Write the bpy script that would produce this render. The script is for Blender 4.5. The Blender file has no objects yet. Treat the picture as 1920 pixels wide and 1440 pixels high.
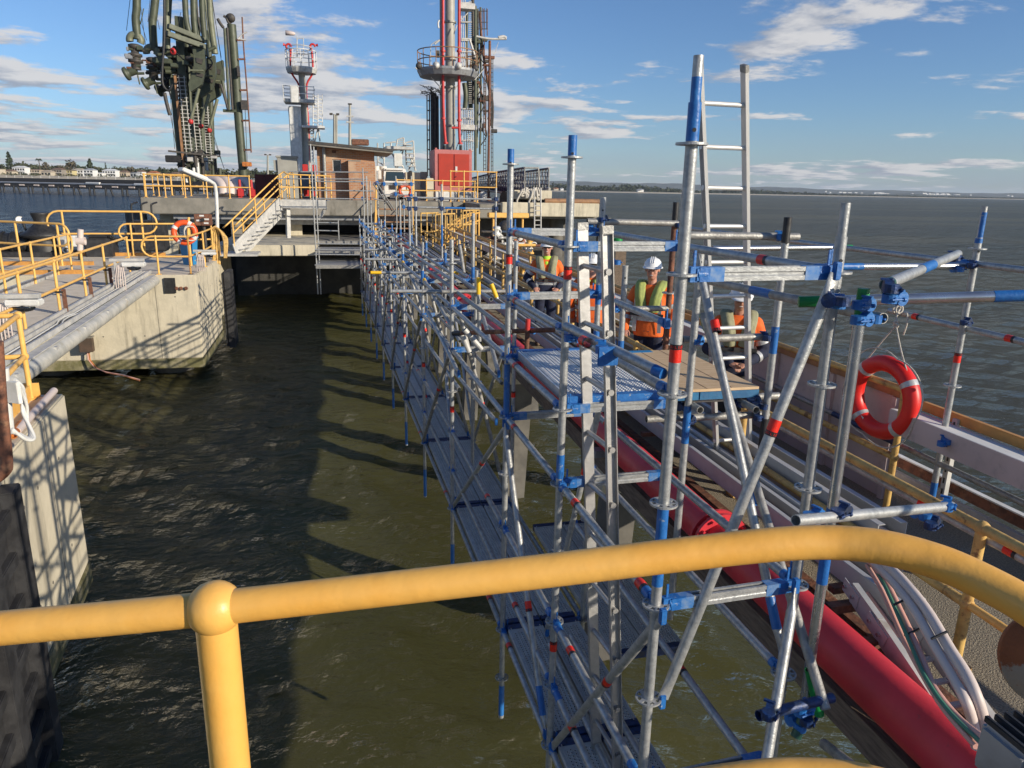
import bpy, bmesh, math, random
import numpy as np
from mathutils import Vector, Matrix, Quaternion, noise
R_ = math.radians
SC = bpy.context.scene
COL = SC.collection
# ------------------------------------------------------------------ camera
PITCH, ROLL, YAW = R_(15.0), R_(1.1), R_(13.2627)
FPX = 1365.0
cw = Vector((math.sin(YAW)*math.cos(PITCH), math.cos(YAW)*math.cos(PITCH), -math.sin(PITCH)))
cr0 = Vector((math.cos(YAW), -math.sin(YAW), 0)); cu0 = cr0.cross(cw)
cr = cr0*math.cos(ROLL)+cu0*math.sin(ROLL); cu = -cr0*math.sin(ROLL)+cu0*math.cos(ROLL)
cam = bpy.data.cameras.new('camera'); camo = bpy.data.objects.new('camera', cam); COL.objects.link(camo)
camo.matrix_world = Matrix(((cr.x, cu.x, -cw.x, 0), (cr.y, cu.y, -cw.y, 0), (cr.z, cu.z, -cw.z, 0), (0, 0, 0, 1)))
cam.sensor_fit = 'HORIZONTAL'; cam.sensor_width = 36.0; cam.lens = 36.0*FPX/1920.0
cam.clip_start = 0.05; cam.clip_end = 30000
SC.camera = camo
# ------------------------------------------------------------------ sun, sky, exposure
SUN_EL, SUN_DIR = R_(18.6), Vector((0.72, -0.694, 0)).normalized()
sd = Vector((SUN_DIR.x*math.cos(SUN_EL), SUN_DIR.y*math.cos(SUN_EL), math.sin(SUN_EL)))
sl = bpy.data.lights.new('sun', 'SUN'); sl.energy = 5.0; sl.angle = R_(0.5); sl.color = (1.0, 0.89, 0.73)
so = bpy.data.objects.new('sun', sl); COL.objects.link(so)
so.rotation_euler = sd.to_track_quat('Z', 'Y').to_euler()
SC.view_settings.view_transform = 'Standard'; SC.view_settings.look = 'None'
SC.view_settings.exposure = 0.12; SC.view_settings.gamma = 1.0
W = bpy.data.worlds.new("World"); SC.world = W; W.use_nodes = True
nt = W.node_tree; nt.nodes.clear()
def N(nt, t, **kw):
    n = nt.nodes.new(t)
    for k, v in kw.items():
        if k.startswith('i_'):
            n.inputs[k[2:].replace('_', ' ')].default_value = v
        else: setattr(n, k, v)
    return n
def L(nt, a, ao, b, bi): nt.links.new(a.outputs[ao], b.inputs[bi])
def world_nodes():
    out = N(nt, 'ShaderNodeOutputWorld'); bg = N(nt, 'ShaderNodeBackground')
    sky = N(nt, 'ShaderNodeTexSky'); sky.sky_type = 'NISHITA'; sky.sun_disc = False
    sky.sun_elevation = SUN_EL; sky.sun_rotation = math.atan2(SUN_DIR.x, SUN_DIR.y)
    sky.air_density = 1.0; sky.dust_density = 0.25; sky.ozone_density = 3.5
    bg.inputs['Strength'].default_value = 0.104
    # clouds on a flat layer above the place (direction / height)
    tc = N(nt, 'ShaderNodeTexCoord'); sep = N(nt, 'ShaderNodeSeparateXYZ'); L(nt, tc, 'Generated', sep, 0)
    zz = N(nt, 'ShaderNodeMath', operation='MAXIMUM'); L(nt, sep, 'Z', zz, 0); zz.inputs[1].default_value = 0.0
    za = N(nt, 'ShaderNodeMath', operation='ADD'); L(nt, zz, 0, za, 0); za.inputs[1].default_value = 0.085
    dx = N(nt, 'ShaderNodeMath', operation='DIVIDE'); L(nt, sep, 'X', dx, 0); L(nt, za, 0, dx, 1)
    dy = N(nt, 'ShaderNodeMath', operation='DIVIDE'); L(nt, sep, 'Y', dy, 0); L(nt, za, 0, dy, 1)
    cmb = N(nt, 'ShaderNodeCombineXYZ'); L(nt, dx, 0, cmb, 'X'); L(nt, dy, 0, cmb, 'Y')
    def layer(loc, scale, detail, rough, dist=0.0):
        mp = N(nt, 'ShaderNodeMapping'); L(nt, cmb, 0, mp, 0); mp.inputs['Location'].default_value = loc
        n = N(nt, 'ShaderNodeTexNoise'); n.inputs['Scale'].default_value = scale; n.inputs['Detail'].default_value = detail
        n.inputs['Roughness'].default_value = rough; n.inputs['Distortion'].default_value = dist; L(nt, mp, 0, n, 'Vector'); return n
    def rng(n, o, a, b_, lo=0, hi=1):
        r = N(nt, 'ShaderNodeMapRange'); r.interpolation_type = 'SMOOTHSTEP'; r.inputs['From Min'].default_value = a; r.inputs['From Max'].default_value = b_
        r.inputs['To Min'].default_value = lo; r.inputs['To Max'].default_value = hi; L(nt, n, o, r, 0); return r
    CL = CLOUD_LOC
    big = layer((CL[0]+7.3, CL[1]+2.9, 0), 0.42, 2, 0.4)           # where the banks stand
    n1 = layer((CL[0], CL[1], 0), 1.25, 10, 0.60, 0.15)             # lumps
    n1b = layer((CL[0]+0.10, CL[1]-0.16, 0), 1.25, 10, 0.60, 0.15)  # the same lumps shifted towards the sun, for their shaded side
    add = N(nt, 'ShaderNodeMath', operation='MULTIPLY_ADD'); L(nt, big, 'Fac', add, 0); add.inputs[1].default_value = 0.55; L(nt, n1, 'Fac', add, 2)
    west = rng(sep, 'X', 0.22, -0.22, -0.02, 0.055); add2 = N(nt, 'ShaderNodeMath', operation='ADD'); L(nt, add, 0, add2, 0); L(nt, west, 0, add2, 1)
    cov = rng(add2, 0, 0.785, 0.875)
    dif = N(nt, 'ShaderNodeMath', operation='SUBTRACT'); L(nt, n1, 'Fac', dif, 0); L(nt, n1b, 'Fac', dif, 1)
    lit = rng(dif, 0, -0.10, 0.09)
    cc = N(nt, 'ShaderNodeMixRGB'); L(nt, lit, 0, cc, 0); cc.inputs[1].default_value = (3.0, 3.35, 4.1, 1); cc.inputs[2].default_value = (6.3, 6.2, 6.2, 1)
    fade = rng(sep, 'Z', 0.19, 0.42, 0.92, 0.0)
    mul = N(nt, 'ShaderNodeMath', operation='MULTIPLY'); L(nt, cov, 0, mul, 0); L(nt, fade, 0, mul, 1)
    # thin veil low over the horizon
    veil = rng(sep, 'Z', 0.0, 0.11, 0.50, 0.0)
    nv = layer((1.3, 0.7, 0), 0.9, 6, 0.6); vv = N(nt, 'ShaderNodeMath', operation='MULTIPLY'); L(nt, veil, 0, vv, 0); L(nt, rng(nv, 'Fac', 0.35, 0.62, 0.45, 1.0), 0, vv, 1)
    tint = N(nt, 'ShaderNodeMixRGB', blend_type='MULTIPLY'); tint.inputs[0].default_value = 1
    tint.inputs[2].default_value = (0.78, 0.915, 1.13, 1); L(nt, sky, 0, tint, 1)
    mv = N(nt, 'ShaderNodeMixRGB'); L(nt, vv, 0, mv, 0); L(nt, tint, 0, mv, 1); mv.inputs[2].default_value = (2.75, 3.55, 4.6, 1)
    mx = N(nt, 'ShaderNodeMixRGB'); L(nt, mul, 0, mx, 0); L(nt, mv, 0, mx, 1); L(nt, cc, 0, mx, 2)
    L(nt, mx, 0, bg, 0); L(nt, bg, 0, out, 0)
CLOUD_LOC = (9.45, 7.35)
world_nodes()

# ------------------------------------------------------------------ pixel -> world point (photo pixels, 1920 x 1440)
def ray(x, y): return cw + cr*((x-960)/FPX) + cu*((720-y)/FPX)
def PX(x, y, X=None, Y=None, Z=None, D=None):
    r = ray(x, y)
    if X is not None: return r*(X/r.x)
    if Y is not None: return r*(Y/r.y)
    if Z is not None: return r*(Z/r.z)
    return r*D
WATER = -5.6
DECK = -2.6      # jetty walkway
DOL = -2.5       # dolphin tops
PIER = -0.70     # upper pier deck
# ------------------------------------------------------------------ materials
MATS = {}
def mat(name, col, rough=0.6, metal=0.0, col2=None, scale=6.0, amt=0.5, bump=0.0, bscale=None, lo=0.4, hi=0.62,
        col3=None, scale3=2.0, lo3=0.55, hi3=0.7, stretch=None, spec=None, trans=None, emis=None, streak=None):
    if name in MATS: return MATS[name]
    m = bpy.data.materials.new(name); m.use_nodes = True; t = m.node_tree
    b = t.nodes['Principled BSDF']
    b.inputs['Roughness'].default_value = rough; b.inputs['Metallic'].default_value = metal
    if spec is not None: b.inputs['Specular IOR Level'].default_value = spec
    tc = N(t, 'ShaderNodeTexCoord')
    src = tc; so_ = 'Object'
    if stretch:
        mp = N(t, 'ShaderNodeMapping'); mp.inputs['Scale'].default_value = stretch; L(t, tc, 'Object', mp, 0); src = mp; so_ = 0
    c = (*col, 1)
    last = None
    if col2 is not None:
        n = N(t, 'ShaderNodeTexNoise'); n.inputs['Scale'].default_value = scale; n.inputs['Detail'].default_value = 6
        n.inputs['Roughness'].default_value = 0.62; L(t, src, so_, n, 'Vector')
        r = N(t, 'ShaderNodeMapRange'); r.inputs['From Min'].default_value = lo; r.inputs['From Max'].default_value = hi
        L(t, n, 'Fac', r, 0)
        mx = N(t, 'ShaderNodeMixRGB'); mx.inputs[1].default_value = c; mx.inputs[2].default_value = (*col2, 1)
        L(t, r, 0, mx, 0); last = mx
        rr = N(t, 'ShaderNodeMapRange'); rr.inputs['To Min'].default_value = max(0.02, rough-0.08); rr.inputs['To Max'].default_value = min(1, rough+0.12)
        L(t, n, 'Fac', rr, 0); L(t, rr, 0, b, 'Roughness')
    if col3 is not None:
        n3 = N(t, 'ShaderNodeTexNoise'); n3.inputs['Scale'].default_value = scale3; n3.inputs['Detail'].default_value = 8
        n3.inputs['Roughness'].default_value = 0.7
        if streak:
            mp3 = N(t, 'ShaderNodeMapping'); mp3.inputs['Scale'].default_value = streak; L(t, tc, 'Object', mp3, 0); L(t, mp3, 0, n3, 'Vector')
        else: L(t, tc, 'Object', n3, 'Vector')
        r3 = N(t, 'ShaderNodeMapRange'); r3.inputs['From Min'].default_value = lo3; r3.inputs['From Max'].default_value = hi3
        r3.inputs['To Max'].default_value = 0.85
        L(t, n3, 'Fac', r3, 0)
        m3 = N(t, 'ShaderNodeMixRGB'); m3.inputs[2].default_value = (*col3, 1); L(t, r3, 0, m3, 0)
        if last: L(t, last, 0, m3, 1)
        else: m3.inputs[1].default_value = c
        last = m3
    if last: L(t, last, 0, b, 'Base Color')
    else: b.inputs['Base Color'].default_value = c
    if bump:
        nb = N(t, 'ShaderNodeTexNoise'); nb.inputs['Scale'].default_value = bscale or scale*3; nb.inputs['Detail'].default_value = 5
        L(t, src, so_, nb, 'Vector')
        bp = N(t, 'ShaderNodeBump'); bp.inputs['Strength'].default_value = bump; bp.inputs['Distance'].default_value = 0.02
        L(t, nb, 'Fac', bp, 'Height'); L(t, bp, 0, b, 'Normal')
    if trans: b.inputs['Transmission Weight'].default_value = trans
    if emis: b.inputs['Emission Color'].default_value = (*emis, 1); b.inputs['Emission Strength'].default_value = 1
    MATS[name] = m
    return m
def M_(k):
    return MATS[k]
mat('galv', (0.43, 0.44, 0.43), 0.42, 0.45, (0.29, 0.30, 0.30), 26, bump=0.12, bscale=90, col3=(0.52, 0.51, 0.48), scale3=9, lo3=0.5, hi3=0.72)
mat('galv_old', (0.36, 0.355, 0.33), 0.5, 0.4, (0.24, 0.235, 0.22), 18, bump=0.2, bscale=70, col3=(0.44, 0.41, 0.35), scale3=7)
mat('galv_bright', (0.62, 0.63, 0.63), 0.27, 0.9, (0.45, 0.46, 0.48), 12, bump=0.05, stretch=(1, 1, 1))
mat('alu', (0.50, 0.49, 0.47), 0.42, 0.6, (0.38, 0.375, 0.36), 9, bump=0.06, col3=(0.33, 0.32, 0.30), scale3=6, lo3=0.6, hi3=0.72)
mat('alu_white', (0.66, 0.66, 0.64), 0.4, 0.3, (0.6, 0.6, 0.58), 9)
mat('blue', (0.012, 0.11, 0.36), 0.42, 0.0, (0.02, 0.15, 0.43), 20, bump=0.15, bscale=60, col3=(0.32, 0.36, 0.4), scale3=16, lo3=0.62, hi3=0.66)
mat('blue_dark', (0.012, 0.045, 0.16), 0.45, 0.2, (0.02, 0.03, 0.06), 24, bump=0.2)
mat('green_paint', (0.01, 0.28, 0.06), 0.4, 0.0, (0.012, 0.2, 0.05), 15)
mat('green_dark', (0.01, 0.07, 0.045), 0.45, 0.1, (0.008, 0.04, 0.03), 15)
mat('red_tape', (0.80, 0.022, 0.006), 0.4, 0, (0.66, 0.02, 0.01), 60, bump=0.15)
mat('black_tape', (0.018, 0.012, 0.014), 0.4)
mat('black', (0.014, 0.014, 0.015), 0.5, 0, (0.03, 0.03, 0.03), 12, bump=0.1)
mat('shade_wall', (0.055, 0.052, 0.045), 0.8, 0, (0.03, 0.03, 0.026), 1.2, bump=0.3)  # near-black tone puts the shade under the pier into the colour
mat('brown', (0.10, 0.065, 0.045), 0.6, 0, (0.07, 0.05, 0.035), 6)
mat('deck_top', (0.66, 0.58, 0.45), 0.9, 0, (0.56, 0.49, 0.38), 1.5, bump=0.3, bscale=20, col3=(0.36, 0.31, 0.24), scale3=1.3)
mat('rubber', (0.018, 0.018, 0.02), 0.62, 0, (0.04, 0.04, 0.042), 5, bump=0.15)
mat('yellow', (0.82, 0.50, 0.14), 0.42, 0, (0.76, 0.42, 0.10), 7, bump=0.06, bscale=30, col3=(0.34, 0.17, 0.06), scale3=5, lo3=0.66, hi3=0.74)
mat('yellow_near', (0.80, 0.44, 0.10), 0.38, 0, (0.80, 0.40, 0.07), 5, bump=0.10, bscale=26, col3=(0.62, 0.30, 0.05), scale3=38, lo3=0.68, hi3=0.74)
mat('yellow_worn', (0.66, 0.43, 0.13), 0.55, 0, (0.48, 0.29, 0.09), 9, bump=0.2, col3=(0.17, 0.08, 0.035), scale3=11, lo3=0.55, hi3=0.63)
mat('yellow_cap', (0.85, 0.50, 0.02), 0.4)
mat('orange_rust', (0.62, 0.22, 0.04), 0.55, 0, (0.36, 0.12, 0.035), 8, bump=0.3, col3=(0.12, 0.06, 0.03), scale3=10)
mat('rust', (0.22, 0.09, 0.05), 0.75, 0.1, (0.10, 0.05, 0.035), 14, bump=0.4, col3=(0.36, 0.2, 0.11), scale3=6)
mat('red_pipe', (0.62, 0.035, 0.05), 0.45, 0, (0.52, 0.028, 0.04), 3, bump=0.08, bscale=20, col3=(0.30, 0.05, 0.05), scale3=14, lo3=0.66, hi3=0.72)
mat('red_paint', (0.56, 0.035, 0.03), 0.45, 0, (0.44, 0.03, 0.03), 3)
mat('ring_red', (0.72, 0.018, 0.012), 0.42, 0, (0.64, 0.018, 0.012), 4, bump=0.04)
mat('ring_orange', (0.78, 0.10, 0.02), 0.45)
mat('reflect', (0.55, 0.56, 0.55), 0.35, 0.3, (0.42, 0.43, 0.43), 40)
mat('rope', (0.62, 0.58, 0.50), 0.85, 0, (0.45, 0.42, 0.36), 80, bump=0.5, bscale=160)
mat('white_paint', (0.72, 0.72, 0.69), 0.45, 0, (0.6, 0.6, 0.56), 6, col3=(0.35, 0.25, 0.16), scale3=5, lo3=0.68, hi3=0.75)
mat('white_cable', (0.62, 0.53, 0.48), 0.5)
mat('pink_cable', (0.62, 0.34, 0.28), 0.5)
mat('red_cable', (0.33, 0.10, 0.09), 0.5)
mat('green_cable', (0.06, 0.20, 0.13), 0.5)
mat('concrete', (0.62, 0.56, 0.42), 0.85, 0, (0.53, 0.48, 0.36), 2.2, bump=0.25, bscale=14, col3=(0.24, 0.215, 0.16), scale3=1.1, lo3=0.52, hi3=0.72, streak=(3, 3, 0.35))
mat('concrete_old', (0.27, 0.25, 0.21), 0.9, 0, (0.20, 0.19, 0.16), 1.8, bump=0.4, bscale=16, col3=(0.11, 0.10, 0.08), scale3=1.0, streak=(2, 2, 0.5))
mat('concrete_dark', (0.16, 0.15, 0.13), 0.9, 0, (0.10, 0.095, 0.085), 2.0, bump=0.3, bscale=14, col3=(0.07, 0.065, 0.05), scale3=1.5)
mat('aggregate', (0.36, 0.31, 0.22), 0.95, 0, (0.15, 0.125, 0.09), 85, bump=0.8, bscale=95, lo=0.36, hi=0.64, col3=(0.36, 0.33, 0.27), scale3=3.5, lo3=0.58, hi3=0.68)
mat('algae', (0.15, 0.14, 0.06), 0.85, 0, (0.34, 0.30, 0.2), 3, bump=0.4, bscale=14, lo=0.45, hi=0.7, col3=(0.05, 0.045, 0.02), scale3=2.5)
mat('timber', (0.19, 0.14, 0.10), 0.85, 0, (0.10, 0.075, 0.055), 5, bump=0.4, stretch=(8, 1, 8))
mat('grey_steel', (0.33, 0.34, 0.35), 0.45, 0.2, (0.26, 0.27, 0.28), 5, col3=(0.2, 0.19, 0.18), scale3=3)
mat('grey_light', (0.60, 0.585, 0.54), 0.5, 0.1, (0.42, 0.42, 0.40), 4, col3=(0.33, 0.29, 0.24), scale3=3, lo3=0.6, hi3=0.7)
mat('grey_tray', (0.47, 0.48, 0.48), 0.45, 0.1, (0.40, 0.405, 0.41), 3, bump=0.05)
mat('pale_pipe', (0.60, 0.58, 0.51), 0.5, 0.1, (0.42, 0.42, 0.38), 3, col3=(0.36, 0.30, 0.18), scale3=2.2, lo3=0.56, hi3=0.7, bump=0.1)
mat('army', (0.085, 0.098, 0.062), 0.5, 0.1, (0.062, 0.072, 0.046), 3, col3=(0.03, 0.033, 0.025), scale3=4, lo3=0.6, hi3=0.7)
mat('army_light', (0.19, 0.20, 0.13), 0.5, 0.1, (0.14, 0.15, 0.10), 3)
mat('dark_steel', (0.045, 0.045, 0.045), 0.6, 0.2, (0.09, 0.075, 0.06), 8)
mat('tower_grey', (0.37, 0.36, 0.31), 0.55, 0.1, (0.31, 0.30, 0.26), 2)
mat('panel_pink', (0.56, 0.46, 0.44), 0.6, 0, (0.48, 0.40, 0.38), 2.5, col3=(0.36, 0.31, 0.30), scale3=5)
mat('sheet', (0.66, 0.65, 0.62), 0.6, 0.0, (0.56, 0.56, 0.54), 2.5, bump=0.08)
mat('hoarding_timber', (0.36, 0.19, 0.085), 0.6, 0, (0.24, 0.13, 0.07), 5, bump=0.2)
mat('rail_cap', (0.62, 0.30, 0.07), 0.5, 0, (0.45, 0.22, 0.06), 5)
mat('grating', (0.58, 0.52, 0.43), 0.7, 0, (0.50, 0.45, 0.37), 4)
mat('bin_blue', (0.015, 0.19, 0.42), 0.5)
mat('skin', (0.52, 0.26, 0.18), 0.5, 0, (0.46, 0.21, 0.15), 18)
mat('skin2', (0.42, 0.22, 0.14), 0.5, 0, (0.38, 0.18, 0.12), 18)
mat('hivis', (0.86, 0.155, 0.018), 0.75, 0, (0.74, 0.12, 0.015), 10, bump=0.25, bscale=22)
mat('navy', (0.018, 0.024, 0.055), 0.85, 0, (0.012, 0.014, 0.03), 12, bump=0.3, bscale=30)
mat('jacket_vest', (0.30, 0.29, 0.17), 0.75, 0, (0.24, 0.23, 0.13), 12, bump=0.35, bscale=25)
mat('vest_lime', (0.36, 0.42, 0.11), 0.75, 0, (0.28, 0.33, 0.10), 12, bump=0.35, bscale=25)
mat('lime', (0.45, 0.75, 0.04), 0.75)
mat('helmet', (0.80, 0.80, 0.78), 0.3)
mat('hair', (0.05, 0.035, 0.025), 0.7)
mat('glass_dark', (0.012, 0.014, 0.016), 0.08, spec=0.8)
mat('glass_blue', (0.03, 0.05, 0.06), 0.08, spec=0.8)

# ------------------------------------------------------------------ mesh builder
class MB:
    def __init__(s): s.v = []; s.f = []; s.sm = []; s.mi = []; s.cur = 0
    def add(s, vs, fs, smooth=False):
        o = len(s.v); s.v += [tuple(v) for v in vs]
        for i, f in enumerate(fs):
            s.f.append([a+o for a in f]); s.sm.append(smooth if isinstance(smooth, bool) else smooth[i]); s.mi.append(s.cur)
        return s
    def frame(s, d):
        d = d.normalized(); a = Vector((0, 0, 1)) if abs(d.z) < 0.9 else Vector((1, 0, 0))
        u = d.cross(a).normalized(); w = u.cross(d).normalized(); return u, w
    def tube(s, p, q, r=0.02415, n=12, r2=None, hollow=0.0, cap=True):
        p = Vector(p); q = Vector(q); d = q-p
        if d.length < 1e-6: return s
        u, w = s.frame(d); r2 = r if r2 is None else r2
        cs = [(math.cos(2*math.pi*i/n), math.sin(2*math.pi*i/n)) for i in range(n)]
        vs = [p+u*(c*r)+w*(k*r) for c, k in cs]+[q+u*(c*r2)+w*(k*r2) for c, k in cs]
        fs = [[i, (i+1) % n, n+(i+1) % n, n+i] for i in range(n)]
        s.add(vs, fs, True)
        if cap:
            dn = d.normalized()
            for e, rr, sg in ((p, r, -1), (q, r2, 1)):
                if hollow:
                    ri = rr*(1-hollow); dep = e-dn*sg*min(0.05, d.length*0.3)
                    vs = [e+u*(c*rr)+w*(k*rr) for c, k in cs]+[e+u*(c*ri)+w*(k*ri) for c, k in cs]+[dep+u*(c*ri)+w*(k*ri) for c, k in cs]
                    fs = []
                    for i in range(n):
                        j = (i+1) % n
                        a = [i, j, n+j, n+i]; b = [n+i, n+j, 2*n+j, 2*n+i]
                        fs.append(a[::-1] if sg < 0 else a); fs.append(b[::-1] if sg < 0 else b)
                    fs.append([2*n+i for i in range(n)] if sg > 0 else [2*n+i for i in range(n)][::-1])
                    s.add(vs, fs)
                else:
                    s.add([e+u*(c*rr)+w*(k*rr) for c, k in cs], [list(range(n)) if sg > 0 else list(range(n))[::-1]])
        return s
    def path(s, pts, r, n=10, closed=False, rs=None, cap=True):
        pts = [Vector(p) for p in pts]; m = len(pts)
        tang = []
        for i in range(m):
            a = pts[(i-1) % m] if (closed or i > 0) else pts[i]; b = pts[(i+1) % m] if (closed or i < m-1) else pts[i]
            tang.append((b-a).normalized())
        u, w = s.frame(tang[0]); vs = []
        for i in range(m):
            if i > 0:
                q = tang[i-1].rotation_difference(tang[i]); u = q @ u
            t = tang[i]; u = (u-t*u.dot(t)).normalized(); w = t.cross(u)
            rr = rs[i] if rs else r
            vs += [pts[i]+u*(math.cos(2*math.pi*k/n)*rr)+w*(math.sin(2*math.pi*k/n)*rr) for k in range(n)]
        fs = []
        for i in range(m if closed else m-1):
            a = i*n; b = ((i+1) % m)*n
            for k in range(n): fs.append([a+k, a+(k+1) % n, b+(k+1) % n, b+k])
        s.add(vs, fs, True)
        if cap and not closed:
            s.add([vs[k] for k in range(n)], [list(range(n))[::-1]]); s.add([vs[(m-1)*n+k] for k in range(n)], [list(range(n))])
        return s
    def box(s, c, size, rot=None, bev=0.0):
        c = Vector(c); hx, hy, hz = [a/2 for a in size]
        vs = [Vector((x, y, z)) for x in (-hx, hx) for y in (-hy, hy) for z in (-hz, hz)]
        if rot is not None: vs = [rot @ v for v in vs]
        vs = [v+c for v in vs]
        fs = [[0, 1, 3, 2], [4, 6, 7, 5], [0, 4, 5, 1], [2, 3, 7, 6], [0, 2, 6, 4], [1, 5, 7, 3]]
        s.add(vs, fs); return s
    def bb(s, x0, x1, y0, y1, z0, z1):
        return s.box(((x0+x1)/2, (y0+y1)/2, (z0+z1)/2), (abs(x1-x0), abs(y1-y0), abs(z1-z0)))
    def beam(s, p, q, w, h, up=(0, 0, 1)):
        """box from p to q: w across, h along up"""
        p = Vector(p); q = Vector(q); d = (q-p).normalized(); up = Vector(up)
        a = d.cross(up).normalized(); b = a.cross(d).normalized()
        vs = []
        for e in (p, q):
            for i, j in ((-1, -1), (1, -1), (1, 1), (-1, 1)): vs.append(e+a*(i*w/2)+b*(j*h/2))
        s.add(vs, [[0, 1, 2, 3], [7, 6, 5, 4], [0, 4, 5, 1], [1, 5, 6, 2], [2, 6, 7, 3], [3, 7, 4, 0]]); return s
    def prof(s, p, q, pts, up=(0, 0, 1), closed=True):
        """extrude 2D profile (a,b) from p to q"""
        p = Vector(p); q = Vector(q); d = (q-p).normalized(); up = Vector(up)
        a = d.cross(up).normalized(); b = a.cross(d).normalized(); n = len(pts)
        vs = [e+a*x+b*y for e in (p, q) for x, y in pts]
        fs = [[i, (i+1) % n, n+(i+1) % n, n+i] for i in range(n)]
        fs += [list(range(n))[::-1], [n+i for i in range(n)]]
        s.add(vs, fs); return s
    def prism(s, poly, z0, z1):
        n = len(poly); ar = sum(poly[i][0]*poly[(i+1) % n][1]-poly[(i+1) % n][0]*poly[i][1] for i in range(n))
        if ar < 0: poly = poly[::-1]
        vs = [(x, y, z0) for x, y in poly]+[(x, y, z1) for x, y in poly]
        fs = [[i, (i+1) % n, n+(i+1) % n, n+i] for i in range(n)]+[list(range(n))[::-1], [n+i for i in range(n)]]
        s.add(vs, fs); return s
    def lathe(s, c, prof, n=20, axis=(0, 0, 1), smooth=True):
        c = Vector(c); ax = Vector(axis).normalized(); u, w = s.frame(ax); vs = []
        for r, h in prof:
            for k in range(n): vs.append(c+ax*h+u*(r*math.cos(2*math.pi*k/n))+w*(r*math.sin(2*math.pi*k/n)))
        fs = []
        for i in range(len(prof)-1):
            for k in range(n): fs.append([i*n+k, i*n+(k+1) % n, (i+1)*n+(k+1) % n, (i+1)*n+k])
        s.add(vs, fs, smooth)
        m = len(prof)-1
        if prof[0][0] > 1e-4: s.add([vs[k] for k in range(n)], [list(range(n))[::-1]])
        if prof[m][0] > 1e-4: s.add([vs[m*n+k] for k in range(n)], [list(range(n))])
        return s
    def ball(s, c, r, n=12, m=8, sc=(1, 1, 1)):
        vs = []; fs = []; c = Vector(c)
        for i in range(m+1):
            t = math.pi*i/m
            for k in range(n):
                a = 2*math.pi*k/n
                vs.append(c+Vector((r*sc[0]*math.sin(t)*math.cos(a), r*sc[1]*math.sin(t)*math.sin(a), r*sc[2]*math.cos(t))))
        for i in range(m):
            for k in range(n): fs.append([i*n+k, (i+1)*n+k, (i+1)*n+(k+1) % n, i*n+(k+1) % n])
        s.add(vs, fs, True); return s
    def torus(s, c, R, r, axis=(0, 0, 1), n=24, m=8, a0=0, a1=2*math.pi):
        c = Vector(c); u, w = s.frame(Vector(axis)); full = abs(a1-a0-2*math.pi) < 1e-6
        pts = [c+u*(R*math.cos(a0+(a1-a0)*i/n))+w*(R*math.sin(a0+(a1-a0)*i/n)) for i in range(n if full else n+1)]
        return s.path(pts, r, m, closed=full)
    def build(s, name, m, parent=None, bevel=0.0):
        off = Vector((0, 0, 0)); p = parent
        while p is not None: off += p.location; p = p.parent
        me = bpy.data.meshes.new(name)
        v = np.array(s.v, dtype=np.float64).reshape(-1, 3)-np.array(off)
        me.from_pydata(v.tolist(), [], s.f)
        me.polygons.foreach_set('use_smooth', s.sm)
        ms = m if isinstance(m, (list, tuple)) else [m]
        for k in ms: me.materials.append(MATS[k] if isinstance(k, str) else k)
        if len(ms) > 1: me.polygons.foreach_set('material_index', s.mi)
        me.update()
        o = bpy.data.objects.new(name, me); COL.objects.link(o)
        if parent is not None: o.parent = parent
        if bevel:
            bm = bmesh.new(); bm.from_mesh(me)
            bmesh.ops.remove_doubles(bm, verts=bm.verts, dist=1e-5)
            bmesh.ops.bevel(bm, geom=bm.edges[:], offset=bevel, segments=2, affect='EDGES', clamp_overlap=True)
            bm.to_mesh(me); bm.free()
        return o
def tag(o, label=None, cat=None, group=None, kind=None):
    if label: o['label'] = label
    if cat: o['category'] = cat
    if group: o['group'] = group
    if kind: o['kind'] = kind
    return o
def thing(name, label, cat, loc=(0, 0, 0), group=None):
    o = bpy.data.objects.new(name, None); COL.objects.link(o); o.location = loc; o.empty_display_size = 0.2
    return tag(o, label, cat, group)
def copy_tree(o, parent=None, dl=None):
    c = o.copy(); COL.objects.link(c)
    if parent is not None: c.parent = parent
    for ch in o.children: copy_tree(ch, c)
    return c
def lerp(a, b, t): return Vector(a)*(1-t)+Vector(b)*t
rnd = random.Random(11)
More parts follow.
